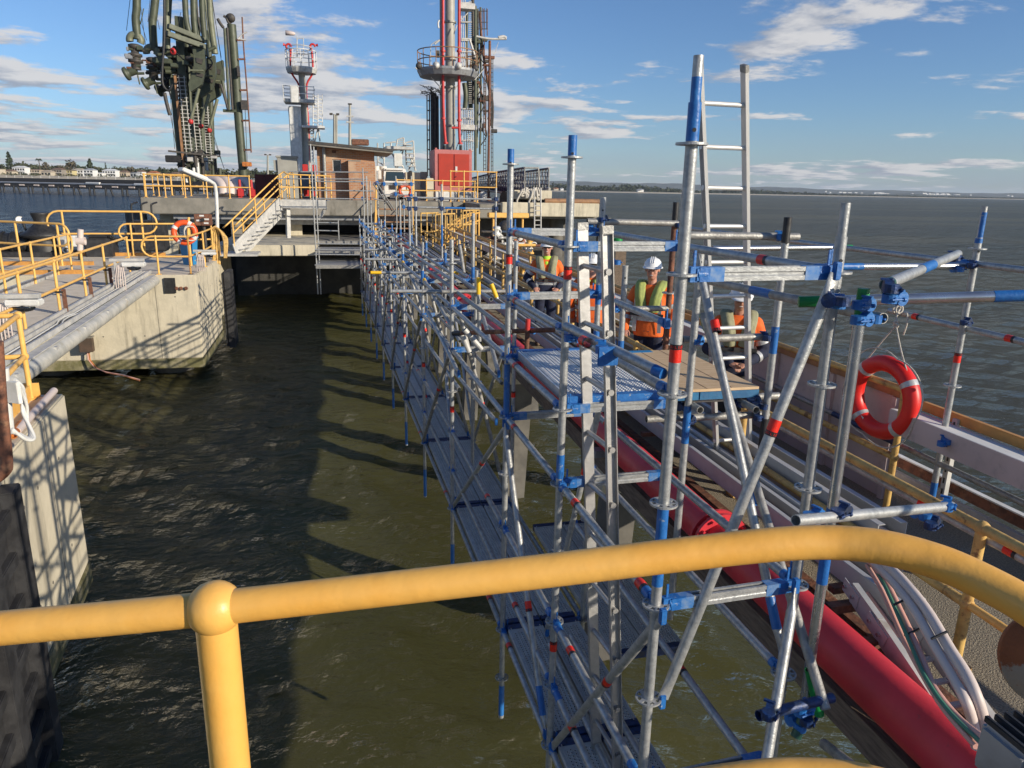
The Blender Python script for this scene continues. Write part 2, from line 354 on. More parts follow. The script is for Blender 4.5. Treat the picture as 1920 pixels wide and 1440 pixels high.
# ================================================================== SETTING
def water():
    rs = [0.0]; r = 0.6
    while r < 16000:
        rs.append(r); r *= 1.026 if r < 200 else 1.06
        if r < 14: r = rs[-1]+0.16
    rs = np.array(rs[1:]); na = 420
    # finer towards the view: full circle all the same
    a = np.linspace(0, 2*np.pi, na, endpoint=False)
    # concentrate angles ahead
    a = a+0.62*np.sin(a-YAW-np.pi)*-1.0*-1.0
    Rg, A = np.meshgrid(rs, a, indexing='ij')
    X = Rg*np.sin(A); Y = Rg*np.cos(A)
    Z = np.full_like(X, 0.0); g = np.random.RandomState(4)
    for k in range(26):
        lam = 0.55*1.17**k if k < 16 else g.uniform(1.2, 4.5)
        th = 0.5+g.normal()*0.55; ph = g.uniform(0, 6.28)
        amp = 0.006*lam**0.85
        kx, ky = 2*np.pi/lam*np.cos(th), 2*np.pi/lam*np.sin(th)
        s = np.sin(kx*X+ky*Y+ph+0.6*np.sin(0.31*kx*Y-0.2*ky*X))
        lim = np.clip(1.5-Rg/(lam*75), 0, 1)
        Z += amp*(1-np.abs(s)*1.2)*lim
    Z += WATER
    vs = np.stack([X, Y, Z], -1).reshape(-1, 3)
    n = len(rs); i = np.arange(n-1)[:, None]; j = np.arange(na)[None, :]; j2 = (j+1) % na
    f = np.stack([i*na+j, i*na+j2, (i+1)*na+j2, (i+1)*na+j], -1).reshape(-1, 4)
    me = bpy.data.meshes.new('water'); 
    vs = np.vstack([vs, [[0, 0, WATER]]]); c = len(vs)-1
    fl = f.tolist()+[[c, (k+1) % na, k] for k in range(na)]
    me.from_pydata(vs.tolist(), [], fl); me.polygons.foreach_set('use_smooth', [True]*len(fl)); me.update()
    # make normals face up
    bm = bmesh.new(); bm.from_mesh(me); bm.normal_update()
    bm.faces.ensure_lookup_table()
    if bm.faces[0].normal.z < 0: bmesh.ops.reverse_faces(bm, faces=bm.faces)
    bm.to_mesh(me); bm.free()
    o = bpy.data.objects.new('water', me); COL.objects.link(o); tag(o, kind='structure')
    m = bpy.data.materials.new('water'); m.use_nodes = True; t = m.node_tree; b = t.nodes['Principled BSDF']
    geo = N(t, 'ShaderNodeNewGeometry'); sep = N(t, 'ShaderNodeSeparateXYZ'); L(t, geo, 'Position', sep, 0)
    # olive channel by the jetty, dark blue water far left, grey green bay to the right
    def rng(src, out, a, b_, lo=0, hi=1):
        r = N(t, 'ShaderNodeMapRange'); r.interpolation_type = 'SMOOTHSTEP'
        r.inputs['From Min'].default_value = a; r.inputs['From Max'].default_value = b_
        r.inputs['To Min'].default_value = lo; r.inputs['To Max'].default_value = hi; L(t, src, out, r, 0); return r
    near = N(t, 'ShaderNodeTexNoise'); near.inputs['Scale'].default_value = 0.22; near.inputs['Detail'].default_value = 4
    L(t, geo, 'Position', near, 'Vector')
    channel_col = N(t, 'ShaderNodeMixRGB'); channel_col.inputs[1].default_value = (0.068, 0.066, 0.022, 1); channel_col.inputs[2].default_value = (0.098, 0.095, 0.036, 1)
    L(t, rng(near, 'Fac', 0.38, 0.62), 0, channel_col, 0)
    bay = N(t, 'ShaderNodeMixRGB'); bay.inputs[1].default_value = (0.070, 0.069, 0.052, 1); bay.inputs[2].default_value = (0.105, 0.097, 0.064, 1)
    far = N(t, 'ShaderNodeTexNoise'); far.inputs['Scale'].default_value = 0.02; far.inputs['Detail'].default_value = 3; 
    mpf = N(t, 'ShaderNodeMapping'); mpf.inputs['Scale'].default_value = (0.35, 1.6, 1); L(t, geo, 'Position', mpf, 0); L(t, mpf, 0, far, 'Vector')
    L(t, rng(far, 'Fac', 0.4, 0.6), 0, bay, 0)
    m1 = N(t, 'ShaderNodeMixRGB'); L(t, rng(sep, 'X', 5, 14), 0, m1, 0); L(t, channel_col, 0, m1, 1); L(t, bay, 0, m1, 2)
    # brown tone left of the jetty, painted in for shade on the water
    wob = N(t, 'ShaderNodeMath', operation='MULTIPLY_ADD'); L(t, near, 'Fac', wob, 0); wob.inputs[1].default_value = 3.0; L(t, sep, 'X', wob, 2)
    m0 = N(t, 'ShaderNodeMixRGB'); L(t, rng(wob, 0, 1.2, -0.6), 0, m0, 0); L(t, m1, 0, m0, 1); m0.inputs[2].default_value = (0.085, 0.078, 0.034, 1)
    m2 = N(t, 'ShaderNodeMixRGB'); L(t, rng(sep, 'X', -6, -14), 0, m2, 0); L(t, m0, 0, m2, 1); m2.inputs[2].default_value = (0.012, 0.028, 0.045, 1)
    # foam flecks
    mpn = N(t, 'ShaderNodeMapping'); mpn.inputs['Rotation'].default_value = (0, 0, 0.5); mpn.inputs['Scale'].default_value = (1, 2.6, 1); L(t, geo, 'Position', mpn, 0)
    f1 = N(t, 'ShaderNodeTexNoise'); f1.inputs['Scale'].default_value = 5.5; f1.inputs['Detail'].default_value = 8; f1.inputs['Roughness'].default_value = 0.78; f1.inputs['Distortion'].default_value = 0.8
    L(t, mpn, 0, f1, 'Vector')
    f2 = N(t, 'ShaderNodeTexNoise'); f2.inputs['Scale'].default_value = 0.30; f2.inputs['Detail'].default_value = 2; L(t, geo, 'Position', f2, 'Vector')
    fm = N(t, 'ShaderNodeMath', operation='MULTIPLY'); L(t, rng(f1, 'Fac', 0.63, 0.675), 0, fm, 0); L(t, rng(f2, 'Fac', 0.50, 0.60), 0, fm, 1)
    # white caps out on the bay
    mpw = N(t, 'ShaderNodeMapping'); mpw.inputs['Rotation'].default_value = (0, 0, 0.15); mpw.inputs['Scale'].default_value = (0.16, 0.55, 1); L(t, geo, 'Position', mpw, 0)
    w1 = N(t, 'ShaderNodeTexNoise'); w1.inputs['Scale'].default_value = 0.9; w1.inputs['Detail'].default_value = 6; w1.inputs['Roughness'].default_value = 0.75; L(t, mpw, 0, w1, 'Vector')
    wm = N(t, 'ShaderNodeMath', operation='MULTIPLY'); L(t, rng(w1, 'Fac', 0.685, 0.72), 0, wm, 0); L(t, rng(sep, 'X', 14, 26), 0, wm, 1)
    fa = N(t, 'ShaderNodeMath', operation='MAXIMUM'); L(t, fm, 0, fa, 0); L(t, wm, 0, fa, 1)
    mf = N(t, 'ShaderNodeMixRGB'); L(t, fa, 0, mf, 0); L(t, m2, 0, mf, 1); mf.inputs[2].default_value = (0.72, 0.72, 0.68, 1)
    t.nodes.remove(b); outp = [n for n in t.nodes if n.type == 'OUTPUT_MATERIAL'][0]
    dif = N(t, 'ShaderNodeBsdfDiffuse'); L(t, mf, 0, dif, 'Color'); up_ = N(t, 'ShaderNodeCombineXYZ'); up_.inputs[2].default_value = 1.0; L(t, up_, 0, dif, 'Normal')
    # ripples
    mb = N(t, 'ShaderNodeMapping'); mb.inputs['Rotation'].default_value = (0, 0, 0.45); mb.inputs['Scale'].default_value = (1, 1.55, 1); L(t, geo, 'Position', mb, 0)
    b1 = N(t, 'ShaderNodeTexNoise'); b1.inputs['Scale'].default_value = 4.6; b1.inputs['Detail'].default_value = 7; b1.inputs['Roughness'].default_value = 0.56; b1.inputs['Distortion'].default_value = 0.25; L(t, mb, 0, b1, 'Vector')
    b2 = N(t, 'ShaderNodeTexNoise'); b2.inputs['Scale'].default_value = 0.75; b2.inputs['Detail'].default_value = 6; L(t, mb, 0, b2, 'Vector')
    bp1 = N(t, 'ShaderNodeBump'); bp1.inputs['Strength'].default_value = 1.0; bp1.inputs['Distance'].default_value = 0.075; L(t, b1, 'Fac', bp1, 'Height')
    bp2 = N(t, 'ShaderNodeBump'); bp2.inputs['Strength'].default_value = 1.0; bp2.inputs['Distance'].default_value = 0.62; L(t, b2, 'Fac', bp2, 'Height'); L(t, bp1, 0, bp2, 'Normal')
    glo = N(t, 'ShaderNodeBsdfGlossy'); glo.inputs['Roughness'].default_value = 0.07; L(t, bp2, 0, glo, 'Normal')
    fre = N(t, 'ShaderNodeFresnel'); fre.inputs['IOR'].default_value = 1.33; L(t, bp2, 0, fre, 'Normal')
    fk = N(t, 'ShaderNodeMath', operation='MULTIPLY'); L(t, fre, 0, fk, 0); L(t, rng(sep, 'X', 3, 14, 1.0, 0.62), 0, fk, 1)
    inv = N(t, 'ShaderNodeMath', operation='SUBTRACT'); inv.inputs[0].default_value = 1.0; L(t, fa, 0, inv, 1)
    fk2 = N(t, 'ShaderNodeMath', operation='MULTIPLY'); L(t, fk, 0, fk2, 0); L(t, inv, 0, fk2, 1)
    mxs = N(t, 'ShaderNodeMixShader'); L(t, fk2, 0, mxs, 0); L(t, dif, 0, mxs, 1); L(t, glo, 0, mxs, 2); L(t, mxs, 0, outp, 'Surface')
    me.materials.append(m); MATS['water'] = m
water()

# seabed sheet so that nothing is open underneath
# ---- concrete mooring dolphin blocks (left)
def dolphin(name, label, poly, top, bot, parts=True):
    c = (sum(p[0] for p in poly)/len(poly), sum(p[1] for p in poly)/len(poly))
    t = thing(name, label, 'dolphin', (c[0], c[1], bot))
    MB().prism(poly, bot+0.28, top).build('block', 'concrete', t, 0.02)
    MB().prism([(c[0]+(x-c[0])*0.985, c[1]+(y-c[1])*0.985) for x, y in poly], top+0.001, top+0.006).build('deck_surface', 'deck_top', t)  # paler sheet added to brighten the deck under the low sun
    k = 1.006
    low = [(c[0]+(x-c[0])*k, c[1]+(y-c[1])*k) for x, y in poly]
    MB().prism(low, bot, bot+0.28).build('bottom_band', 'algae', t, 0.01)
    return t, c
FD = [(-4.0, 21.95), (-4.07, 26.29), (-4.6, 28.6), (-10.5, 28.6), (-12.5, 26), (-12.5, 22.2)]
fd, fc = dolphin('concrete_dolphin', 'far pale concrete mooring dolphin carrying yellow handrails and a blue bin', FD, DOL, -5.15)
def pile(parent, x, y, z0, z1, r=0.5, m='concrete_dark', nm='pile', n=16, top=None):
    b = MB(); b.tube((x, y, z0), (x if top is None else top[0], y if top is None else top[1], z1), r, n); return b.build(nm, m, parent)
for x, y in ((-5.1, 23.4), (-5.2, 26.4), (-8.4, 23.6), (-8.4, 27), (-11.3, 24), (-11.3, 26.8)):
    pile(fd, x, y, -9, -5.15, 0.55)
# recess, pipe sleeves, wall box and cable on the far dolphin
b = MB(); b.box((-4.68, 21.96, -2.78), (0.28, 0.10, 0.42)); b.build('pocket', 'black', fd)
for x in (-4.52, -4.40, -4.27):
    MB().lathe((x, 21.935, -2.86), [(0.035, 0), (0.05, 0.0), (0.05, 0.03), (0.034, 0.03)], 14, (0, -1, 0)).build('pipe_sleeve', 'rust', fd)
ND = [(-3.34, 9.5), (-3.0, 6.3), (-2.6, 4.6), (-9.5, 3.2), (-9.5, 9.5)]
nd, ncn = dolphin('concrete_dolphin', 'near pale concrete mooring dolphin with shadows of scaffold on its side', ND, DOL, -5.04)
for x, y in ((-4.6, 8.2), (-4.4, 5.8), (-8, 8), (-8, 5)): pile(nd, x, y, -9, -5.04, 0.5)
fdx = thing('cable', 'pink and orange cable trailing from the brown box into the water', 'cable', PX(165, 650, Y=21.9))
for k, mm in enumerate(('pink_cable', 'orange_rust')):
    pts = [PX(163+3*k, 655, Y=21.85), PX(166+3*k, 675, Y=21.8), PX(178+3*k, 690, Y=21.7), PX(200, 698+k, Y=21.4), PX(230, 703+k, Y=21.2), PX(262, 712+k*2, Y=21)]
    MB().path(pts, 0.018, 6).build('strand', mm, fdx)
jb = thing('junction_box', 'brown metal box on the far dolphin wall above the trailing cable', 'box', PX(160, 645, Y=21.9))
pc = PX(162, 646, Y=21.80); MB().box(pc, (0.34, 0.2, 0.40)).build('housing', 'brown', jb, 0.01)
MB().box(pc+Vector((0, -0.0, 0.21)), (0.38, 0.24, 0.03)).build('lid', 'concrete_old', jb)
# ---- fenders
def fender(lbl, p0, p1, z0, z1, rungs=8, w=0.42, out=(0.4, -0.05)):
    t = thing('rubber_fender', lbl, 'fender', (p0[0], p0[1], z0), 'black rubber fenders on the dolphins')
    p0 = Vector((p0[0], p0[1], 0)); p1 = Vector((p1[0], p1[1], 0)); o = Vector((out[0], out[1], 0)); d = (p1-p0).normalized()
    f = MB()
    for s in (0.08, 0.5, 0.92):
        c = lerp(p0, p1, s)+o
        f.beam((c.x, c.y, z0), (c.x, c.y, z1), 0.20, 0.26, up=tuple(d))
    f.build('upright', 'rubber', t, 0.01)
    h = (z1-z0)/rungs
    for i in range(rungs):
        z = z0+h*(i+0.5); g = MB(); a = p0+o*1.0; c = p1+o*1.0
        g.beam((a.x, a.y, z), (c.x, c.y, z), 0.12, h*0.30); g.build('crossbar', 'rubber', t, 0.01)
    bk = MB(); bk.beam((p0.x+o.x*0.5, p0.y+o.y*0.5, (z0+z1)/2), (p1.x+o.x*0.5, p1.y+o.y*0.5, (z0+z1)/2), 0.14, (z1-z0)*0.96); bk.build('back_plate', 'rubber', t)
    return t
fender('big black rubber fender on the near dolphin beside the foreground handrail', (-2.90, 5.0), (-3.17, 7.0), -5.55, -2.66, 7, out=(0.14, 0.02))
fender('tall thin black fender down the corner of the far dolphin', (-4.02, 26.3), (-4.05, 27.3), -5.5, -2.9, 6, out=(0.22, 0.0))

# ---- jetty walkway deck
jt = thing('jetty', 'long concrete jetty walkway behind the scaffold', 'jetty', (3.7, 18, DECK-0.4))
MB().bb(3.02, 4.82, -4, 39, DECK-0.34, DECK).build('deck_slab', 'aggregate', jt)
MB().bb(2.53, 3.0, -4, 38.8, DECK-0.20, DECK-0.02).build('side_beam', 'timber', jt)
MB().bb(3.0, 3.018, -4, 38.8, DECK-0.19, DECK+0.012).build('edge_strip', 'rust', jt)
MB().bb(3.018, 3.09, -4, 38.8, DECK+0.002, DECK+0.03).build('kerb_angle', 'rust', jt)
for i, y in enumerate((-2.0, 7.4, 12.2, 17.0, 21.8, 26.6, 31.4, 36.0)):
    MB().bb(2.75, 4.7, y-0.25, y+0.25, DECK-0.70, DECK-0.345).build('crosshead', 'concrete', jt)
    MB().beam((2.75, y, -9), (3.05, y, DECK-0.70), 0.34, 0.34, up=(1, 0, 0)).build('pile', 'concrete_dark', jt)
    if y > 8: MB().beam((4.75, y, -9), (4.35, y, DECK-0.70), 0.34, 0.34, up=(1, 0, 0)).build('pile', 'concrete_dark', jt)
# edge members at the seaward side
et = thing('edge_rail', 'weathered steel rails along the outer edge of the walkway', 'rail', (4.95, 15, DECK))
MB().beam((4.95, 1.0, -2.36), (4.95, 36, -2.36), 0.07, 0.09).build('angle_rail', 'rust', et)
MB().beam((4.935, 1.0, -2.306), (4.935, 36, -2.306), 0.05, 0.012).build('angle_top', 'white_paint', et)
MB().beam((4.87, 1.0, -2.50), (4.87, 36, -2.50), 0.045, 0.15).build('toe_board', 'grey_light', et)
MB().tube((4.80, 1.0, -2.70), (4.80, 30, -2.70), 0.022, 8).build('cable_pipe', 'dark_steel', et)
# ---- red fire main
rp = thing('fire_main', 'large glossy red pipe running the length of the jetty', 'pipe', (2.60, 10, -2.7))
b = MB(); b.tube((2.585, -2, -2.42), (2.585, 38.5, -2.42), 0.140, 40, cap=True); b.build('pipe', 'red_pipe', rp)
for y in (4.35, 9.9, 15.6, 21.2, 27, 33):
    f = MB()
    for k in (-0.035, 0.035): f.lathe((2.585, y+k, -2.42), [(0.139, -0.014), (0.205, -0.014), (0.205, 0.014), (0.139, 0.014)], 32, (0, 1, 0), False)
    for k in range(12):
        a = k*math.pi/6; p = Vector((2.585+0.178*math.cos(a), y, -2.42+0.178*math.sin(a))); f.tube(p-Vector((0, 0.075, 0)), p+Vector((0, 0.075, 0)), 0.011, 6)
    f.build('flange', 'red_pipe', rp)
for y in (2.2, 6.6, 12, 18, 24, 30): MB().bb(2.42, 2.78, y-0.06, y+0.06, DECK-0.015, -2.54).build('saddle', 'grey_steel', rp)
# ---- cable trays beside the pipe
def tray(lbl, x0, x1, y0, y1, z, cables, h=0.13, lip=0.035):
    t = thing('cable_tray', lbl, 'cable tray', (x0, y0, z), 'grey cable trays along the jetty')
    for x, s in ((x0, 1), (x1, -1)):
        b = MB(); b.bb(x-0.003, x+0.003, y0, y1, z, z+h); b.bb(min(x, x+s*lip), max(x, x+s*lip), y0, y1, z+h, z+h+0.005); b.build('side_rail', 'grey_tray', t)
    b = MB(); yy = y0+0.15
    while yy < y1: b.bb(x0+0.004, x1-0.004, yy, yy+0.04, z+0.012, z+0.03); yy += 0.30
    b.build('rungs', 'grey_tray', t)
    for k, (cx, mm, r) in enumerate(cables):
        pts = []; yy = y0-0.0
        while yy <= y1: pts.append((x0+cx*(x1-x0)+0.006*math.sin(yy*1.7+k), yy, z+0.035+r+0.004*math.sin(yy*2.3+k*2))); yy += 0.5
        MB().path(pts, r, 6).build('cable', mm, t)
    yy = y0+0.4
    while yy < y1:
        MB().bb(x0-0.10, x1+0.06, yy, yy+0.06, z-0.045, z-0.003).build('bearer', 'rust', t); yy += 3.0
    return t
tray('grey cable tray nearest the red pipe with dark red cables in it', 2.98, 3.16, 3.05, 38, -2.34, ((0.25, 'red_cable', 0.012), (0.45, 'red_cable', 0.012), (0.68, 'red_cable', 0.011)))
tray('grey cable tray in the middle of the row with a few red cables', 3.20, 3.36, 3.45, 38, -2.33, ((0.3, 'red_cable', 0.011), (0.6, 'pink_cable', 0.012)))
tray('wide grey cable tray on the walkway side whose cables spill out', 3.40, 3.62, 3.75, 38, -2.28, ((0.2, 'pink_cable', 0.02), (0.45, 'white_cable', 0.022), (0.7, 'white_cable', 0.022), (0.88, 'green_cable', 0.009)), 0.17, 0.05)
# sloping tray with fish plates at the near end
st = thing('cable_tray', 'sloping pale cable tray with bolted splice plates beside the red pipe', 'cable tray', (2.9, 2.4, -2.6))
def offs(p, dx, dz=0): return (p[0]+dx, p[1], p[2]+dz)
A0 = Vector((2.86, 3.28, -2.27)); A1 = Vector((2.80, 2.98, -2.31)); A2 = Vector((2.73, 2.1, -2.60))
for dx in (0.0, 0.24):
    for i, (p, q) in enumerate(((A0, A1), (A1, A2))):
        q2 = q
        b = MB(); b.beam(offs(p, dx), offs(q2, dx), 0.005, 0.12); b.build('side_rail', 'grey_tray', st)
        b = MB(); b.beam(offs(p, dx+0.016, 0.062), offs(lerp(p, q2, 0.985), dx+0.016, 0.062), 0.036, 0.005); b.build('lip', 'grey_light', st)
    for c, d in ((A0, (A1-A0).normalized()), (A1, (A2-A1).normalized()), (lerp(A1, A2, 0.82), (A2-A1).normalized())):
        b = MB(); b.beam(offs(c-d*0.09, dx-0.006), offs(c+d*0.09, dx-0.006), 0.005, 0.085); b.build('splice_plate', 'grey_tray', st)
        for k in (-0.06, 0.035):
            p = Vector(offs(c+d*k, dx-0.012)); MB().tube(p+Vector((0.006, 0, 0)), p-Vector((0.012, 0, 0)), 0.011, 8).build('bolt', 'galv_bright', st)
b = MB()
for k in range(7):
    p = lerp(A1, A2, k/7.0+0.05); b.beam(offs(p, 0.004, -0.045), offs(p, 0.236, -0.045), 0.03, 0.015)
b.build('rungs', 'grey_tray', st)
for c in (A0, lerp(A1, A2, 0.0)): MB().box(Vector(offs(c, -0.02, -0.085)), (0.26, 0.06, 0.05)).build('bearer', 'rust', st)
for k, mm in enumerate(('red_cable', 'red_cable', 'pink_cable')):
    pts = [Vector(offs(lerp(A0, A2, s/8), 0.05+0.03*k, -0.02+0.004*k)) for s in range(9)]
    MB().path(pts, 0.012, 8).build('cable', mm, st)
# looped cables leaving the wide tray
cb = thing('cable_bundle', 'bundle of white pink and green cables curving down out of the tray end', 'cables', (3.5, 3.7, -2.3))
cabs = [('white_cable', 0.024, [(1632, 1040), (1680, 1075), (1735, 1140), (1780, 1215), (1812, 1265), (1833, 1312), (1846, 1360), (1850, 1400)], (3.9, 3.62, 3.4, 3.2, 3.08, 3.02, 3.05, 3.1)),
        ('white_cable', 0.022, [(1630, 1050), (1665, 1080), (1712, 1140), (1755, 1215), (1790, 1275), (1812, 1318), (1826, 1362), (1830, 1400)], (3.92, 3.66, 3.44, 3.24, 3.1, 3.02, 3.05, 3.1)),
        ('pink_cable', 0.016, [(1628, 1046), (1660, 1090), (1690, 1150), (1720, 1215), (1752, 1290), (1800, 1350), (1868, 1402)], (3.9, 3.7, 3.5, 3.3, 3.1, 2.95, 2.7)),
        ('green_cable', 0.009, [(1630, 1056), (1650, 1080), (1680, 1145), (1708, 1210), (1738, 1275), (1785, 1340), (1862, 1412)], (3.92, 3.74, 3.5, 3.3, 3.12, 2.96, 2.7)),
        ('pink_cable', 0.012, [(1626, 1060), (1655, 1110), (1690, 1190), (1728, 1262), (1770, 1330), (1830, 1400)], (3.92, 3.7, 3.44, 3.2, 3.02, 2.8))]
def smooth(pts, k=5):
    out = []
    P = [pts[0]]+list(pts)+[pts[-1]]
    for i in range(1, len(P)-2):
        for j in range(k):
            t = j/k; p0, p1, p2, p3 = P[i-1], P[i], P[i+1], P[i+2]
            out.append(0.5*((2*p1)+(p2-p0)*t+(2*p0-5*p1+4*p2-p3)*t*t+(3*p1-p0-3*p2+p3)*t**3))
    out.append(P[-2]); return out
for mm, r, pts, ds in cabs:
    P = smooth([PX(x, y, D=d) for (x, y), d in zip(pts, ds)]); MB().path(P, r, 10).build('cable', mm, cb)
for (x, y, d) in ((1768, 1192, 3.24), (1698, 1128, 3.5), (1718, 1186, 3.38)):
    MB().tube(PX(x-22, y+6, D=d-0.01), PX(x+8, y-8, D=d-0.01), 0.006, 6).build('cable_tie', 'black', cb)

# ---- hoarding panels and duct on the seaward side
for k in range(3):
    y0 = 5.05+k*0.95; y1 = y0+0.93
    t = thing('hoarding_panel', ('third pinkish grey hoarding panel, nearest the plywood platform', 'second pinkish grey hoarding panel in the row', 'pinkish grey hoarding panel closest to the red life ring')[2-k], 'panel', (4.62, (y0+y1)/2, DECK), 'pinkish grey hoarding panels')
    MB().bb(4.61, 4.63, y0, y1, DECK, -1.66).build('sheet', 'panel_pink', t)
    MB().bb(4.58, 4.66, y0, y1, -1.66, -1.58).build('top_rail', 'hoarding_timber', t, 0.004)
    for y in (y0+0.03, y1-0.06): MB().bb(4.575, 4.608, y, y+0.05, DECK, -1.665).build('stud', 'panel_pink', t)
dt = thing('duct', 'long silver topped duct with pinkish side running along the walkway edge', 'duct', (4.6, 20, -1.8))
for y0, y1 in ((1.2, 4.95), (8.0, 37)):
    b = MB(); b.prof((0, y0, 0), (0, y1, 0), [(4.42, -1.716), (4.72, -1.758), (4.72, -1.752), (4.42, -1.71)]); b.build('top_sheet', 'sheet', dt)
    MB().bb(4.412, 4.418, y0, y1, -1.90, -1.712).build('side_sheet', 'panel_pink', dt)
    MB().bb(4.722, 4.765, y0, y1, -1.745, -1.665).build('capping_rail', 'rail_cap', dt, 0.004)
yy = 3.05
for y in [3.1, 4.55]+[8.3+2.4*k for k in range(12)]:
    b = MB(); b.bb(4.70, 4.74, y, y+0.05, DECK, -1.70); b.build('slotted_post', 'grey_light', dt)
    c = MB()
    for k in range(9): c.bb(4.696, 4.699, y+0.018, y+0.032, DECK+0.07+k*0.095, DECK+0.115+k*0.095)
    c.build('slots', 'black', dt)

# ---- handrails helper
def rail_run(name, label, pts, zdeck, m='yellow', h=1.05, mid=0.52, r=0.024, closed_ends=(False, False), post_every=None, group=None, posts=None, n=10, toe=None, ballr=0.036, cat='handrail'):
    """pts: list of (x,y[,z]) deck points. posts at every pt"""
    P = [Vector((p[0], p[1], p[2] if len(p) > 2 else zdeck)) for p in pts]
    t = thing(name, label, cat, P[0], group)
    up = Vector((0, 0, 1))
    def bar(hh, nm):
        q = [p+up*hh for p in P]
        ext = []
        MB().path(q, r, n).build(nm, m, t)
    bar(h, 'top_rail')
    if mid: bar(mid, 'mid_rail')
    for i, s in enumerate(closed_ends):
        if not s: continue
        a = P[0] if i == 0 else P[-1]; bq = P[1] if i == 0 else P[-2]; d = (a-bq).normalized()
        R = (h-mid)/2
        q = [a+up*h]
        for k in range(9):
            an = math.pi/2-math.pi*k/8
            q.append(a+d*(0.10+R*math.cos(an))+up*((h+mid)/2+R*math.sin(an)))
        q.append(a+up*mid)
        MB().path(q, r, n).build('end_loop', m, t)
    for p in P:
        b = MB(); b.tube(p, p+up*h, r, n); b.ball(p+up*h, ballr, 10, 6)
        if mid: b.ball(p+up*mid, ballr*0.95, 10, 6)
        b.box(p+up*0.01, (0.12, 0.12, 0.02)); b.build('post', m, t)
    if toe: 
        b = MB()
        for a, c in zip(P[:-1], P[1:]): b.beam(a+up*0.09, c+up*0.09, 0.008, 0.12)
        b.build('toe_board', toe, t)
    return t
# walkway rails
ys = [2.95, 5.4, 7.85, 10.3, 12.75, 15.2, 17.65, 20.1, 22.55, 25, 27.45, 29.9, 32.3, 34.7, 37]
rail_run('handrail', 'weathered yellow handrail between the cable trays and the walkway', [(3.34, y) for y in ys], DECK, 'yellow_worn', 0.865, 0.40, 0.03, n=14, ballr=0.042)
rail_run('handrail', 'thin yellow handrail in the middle of the walkway behind the workers', [(3.95, 13.5+1.5*k) for k in range(15)], DECK, 'yellow_worn', 1.05, 0.5, 0.022, n=8, ballr=0.03)
er = thing('handrail_section', 'near stretch of worn yellow handrail running past the lower right corner', 'handrail', (3.34, 1.2, DECK))
MB().tube((3.34, 2.95, -1.735), (3.34, 0.4, -1.735), 0.03, 14).build('top_rail', 'yellow_worn', er)
MB().tube((3.34, 2.95, -2.2), (3.34, 0.4, -2.2), 0.024, 14).build('mid_rail', 'yellow', er)
rail_run('handrail', 'weathered yellow handrail along the seaward edge of the walkway', [(4.42, y) for y in [4.83]+[7.3+2.45*k for k in range(12)]], DECK, 'yellow_worn', 1.08, 0.5, 0.028, n=12, ballr=0.04)
b = MB().tube((4.38, 4.72, -1.95), (4.38, 4.72, -1.62), 0.02, 8)
# ================================================================== LEFT: GANGWAY AND DOLPHIN FITTINGS
gw = thing('gangway', 'long pale gangway with slatted deck and big side tube joining the two dolphins', 'gangway', (-5, 15, DOL))
GA, GB = Vector((-4.35, 7.9, DOL)), Vector((-5.20, 22.3, DOL))     # right edge line of deck at DOL
gd = (GB-GA).normalized(); gs = Vector((-gd.y, gd.x, 0))           # to the left
GW_ = 2.34
b = MB()
nsl = 190; Lg = (GB-GA).length
for k in range(nsl):
    a = GA+gd*(Lg*k/nsl)+gs*0.40+Vector((0, 0, 0.02)); c = a+gs*(GW_-0.46)
    b.beam(a+gd*0.03, c+gd*0.03, Lg/nsl*0.72, 0.02)
b.build('deck_slats', 'grating', gw)
MB().beam(GA+gs*(GW_/2+0.18)-Vector((0, 0, 0.04)), GB+gs*(GW_/2+0.18)-Vector((0, 0, 0.04)), GW_-0.42, 0.05).build('deck_frame', 'concrete_old', gw)
MB().beam(GA+gs*0.36+Vector((0, 0, 0.05)), GB+gs*0.36+Vector((0, 0, 0.05)), 0.05, 0.20).build('side_channel', 'grey_light', gw)
MB().beam(GA+gs*GW_+Vector((0, 0, 0.05)), GB+gs*GW_+Vector((0, 0, 0.05)), 0.05, 0.20).build('side_channel', 'grey_light', gw)
MB().tube(GA-gs*0.14-Vector((0, 0, 0.12)), GB-gs*0.14-Vector((0, 0, 0.12))-gd*0.55, 0.13, 28).build('side_tube', 'pale_pipe', gw)
MB().beam(GA-gs*0.10+Vector((0, 0, 0.02)), GB-gs*0.10+Vector((0, 0, 0.02))-gd*0.55, 0.16, 0.012).build('tube_cap', 'grey_light', gw)
# cable tray beside the deck
b = MB(); 
for s in (0.02, 0.26): b.beam(GA-gs*-s*1.0+Vector((0, 0, 0.05)) if False else GA+gs*s+Vector((0, 0, 0.07)), GB+gs*s+Vector((0, 0, 0.07)), 0.03, 0.09)
b.build('tray_rail', 'grey_light', gw)
b = MB()
for k in range(60):
    a = GA+gd*(Lg*k/60)+Vector((0, 0, 0.035)); b.beam(a+gs*0.03, a+gs*0.26, 0.03, 0.02)
b.build('tray_rungs', 'grey_steel', gw)
for off_ in (0.10, 0.17):
    P = [GA+gd*(Lg*k/40)+gs*(off_+0.012*math.sin(k*0.31+off_*9)+(0.08*math.sin(k*1.1) if 17 < k < 21 else 0))+Vector((0, 0, 0.075)) for k in range(41)]
    MB().path(P, 0.012, 6).build('cable', 'white_paint', gw)
for k in range(8):
    c = GA+gd*(1.0+k*1.75)-gs*0.20-Vector((0, 0, 0.03)); MB().beam(c-gd*0.05, c+gd*0.05, 0.10, 0.05).build('bracket', 'grey_light', gw)
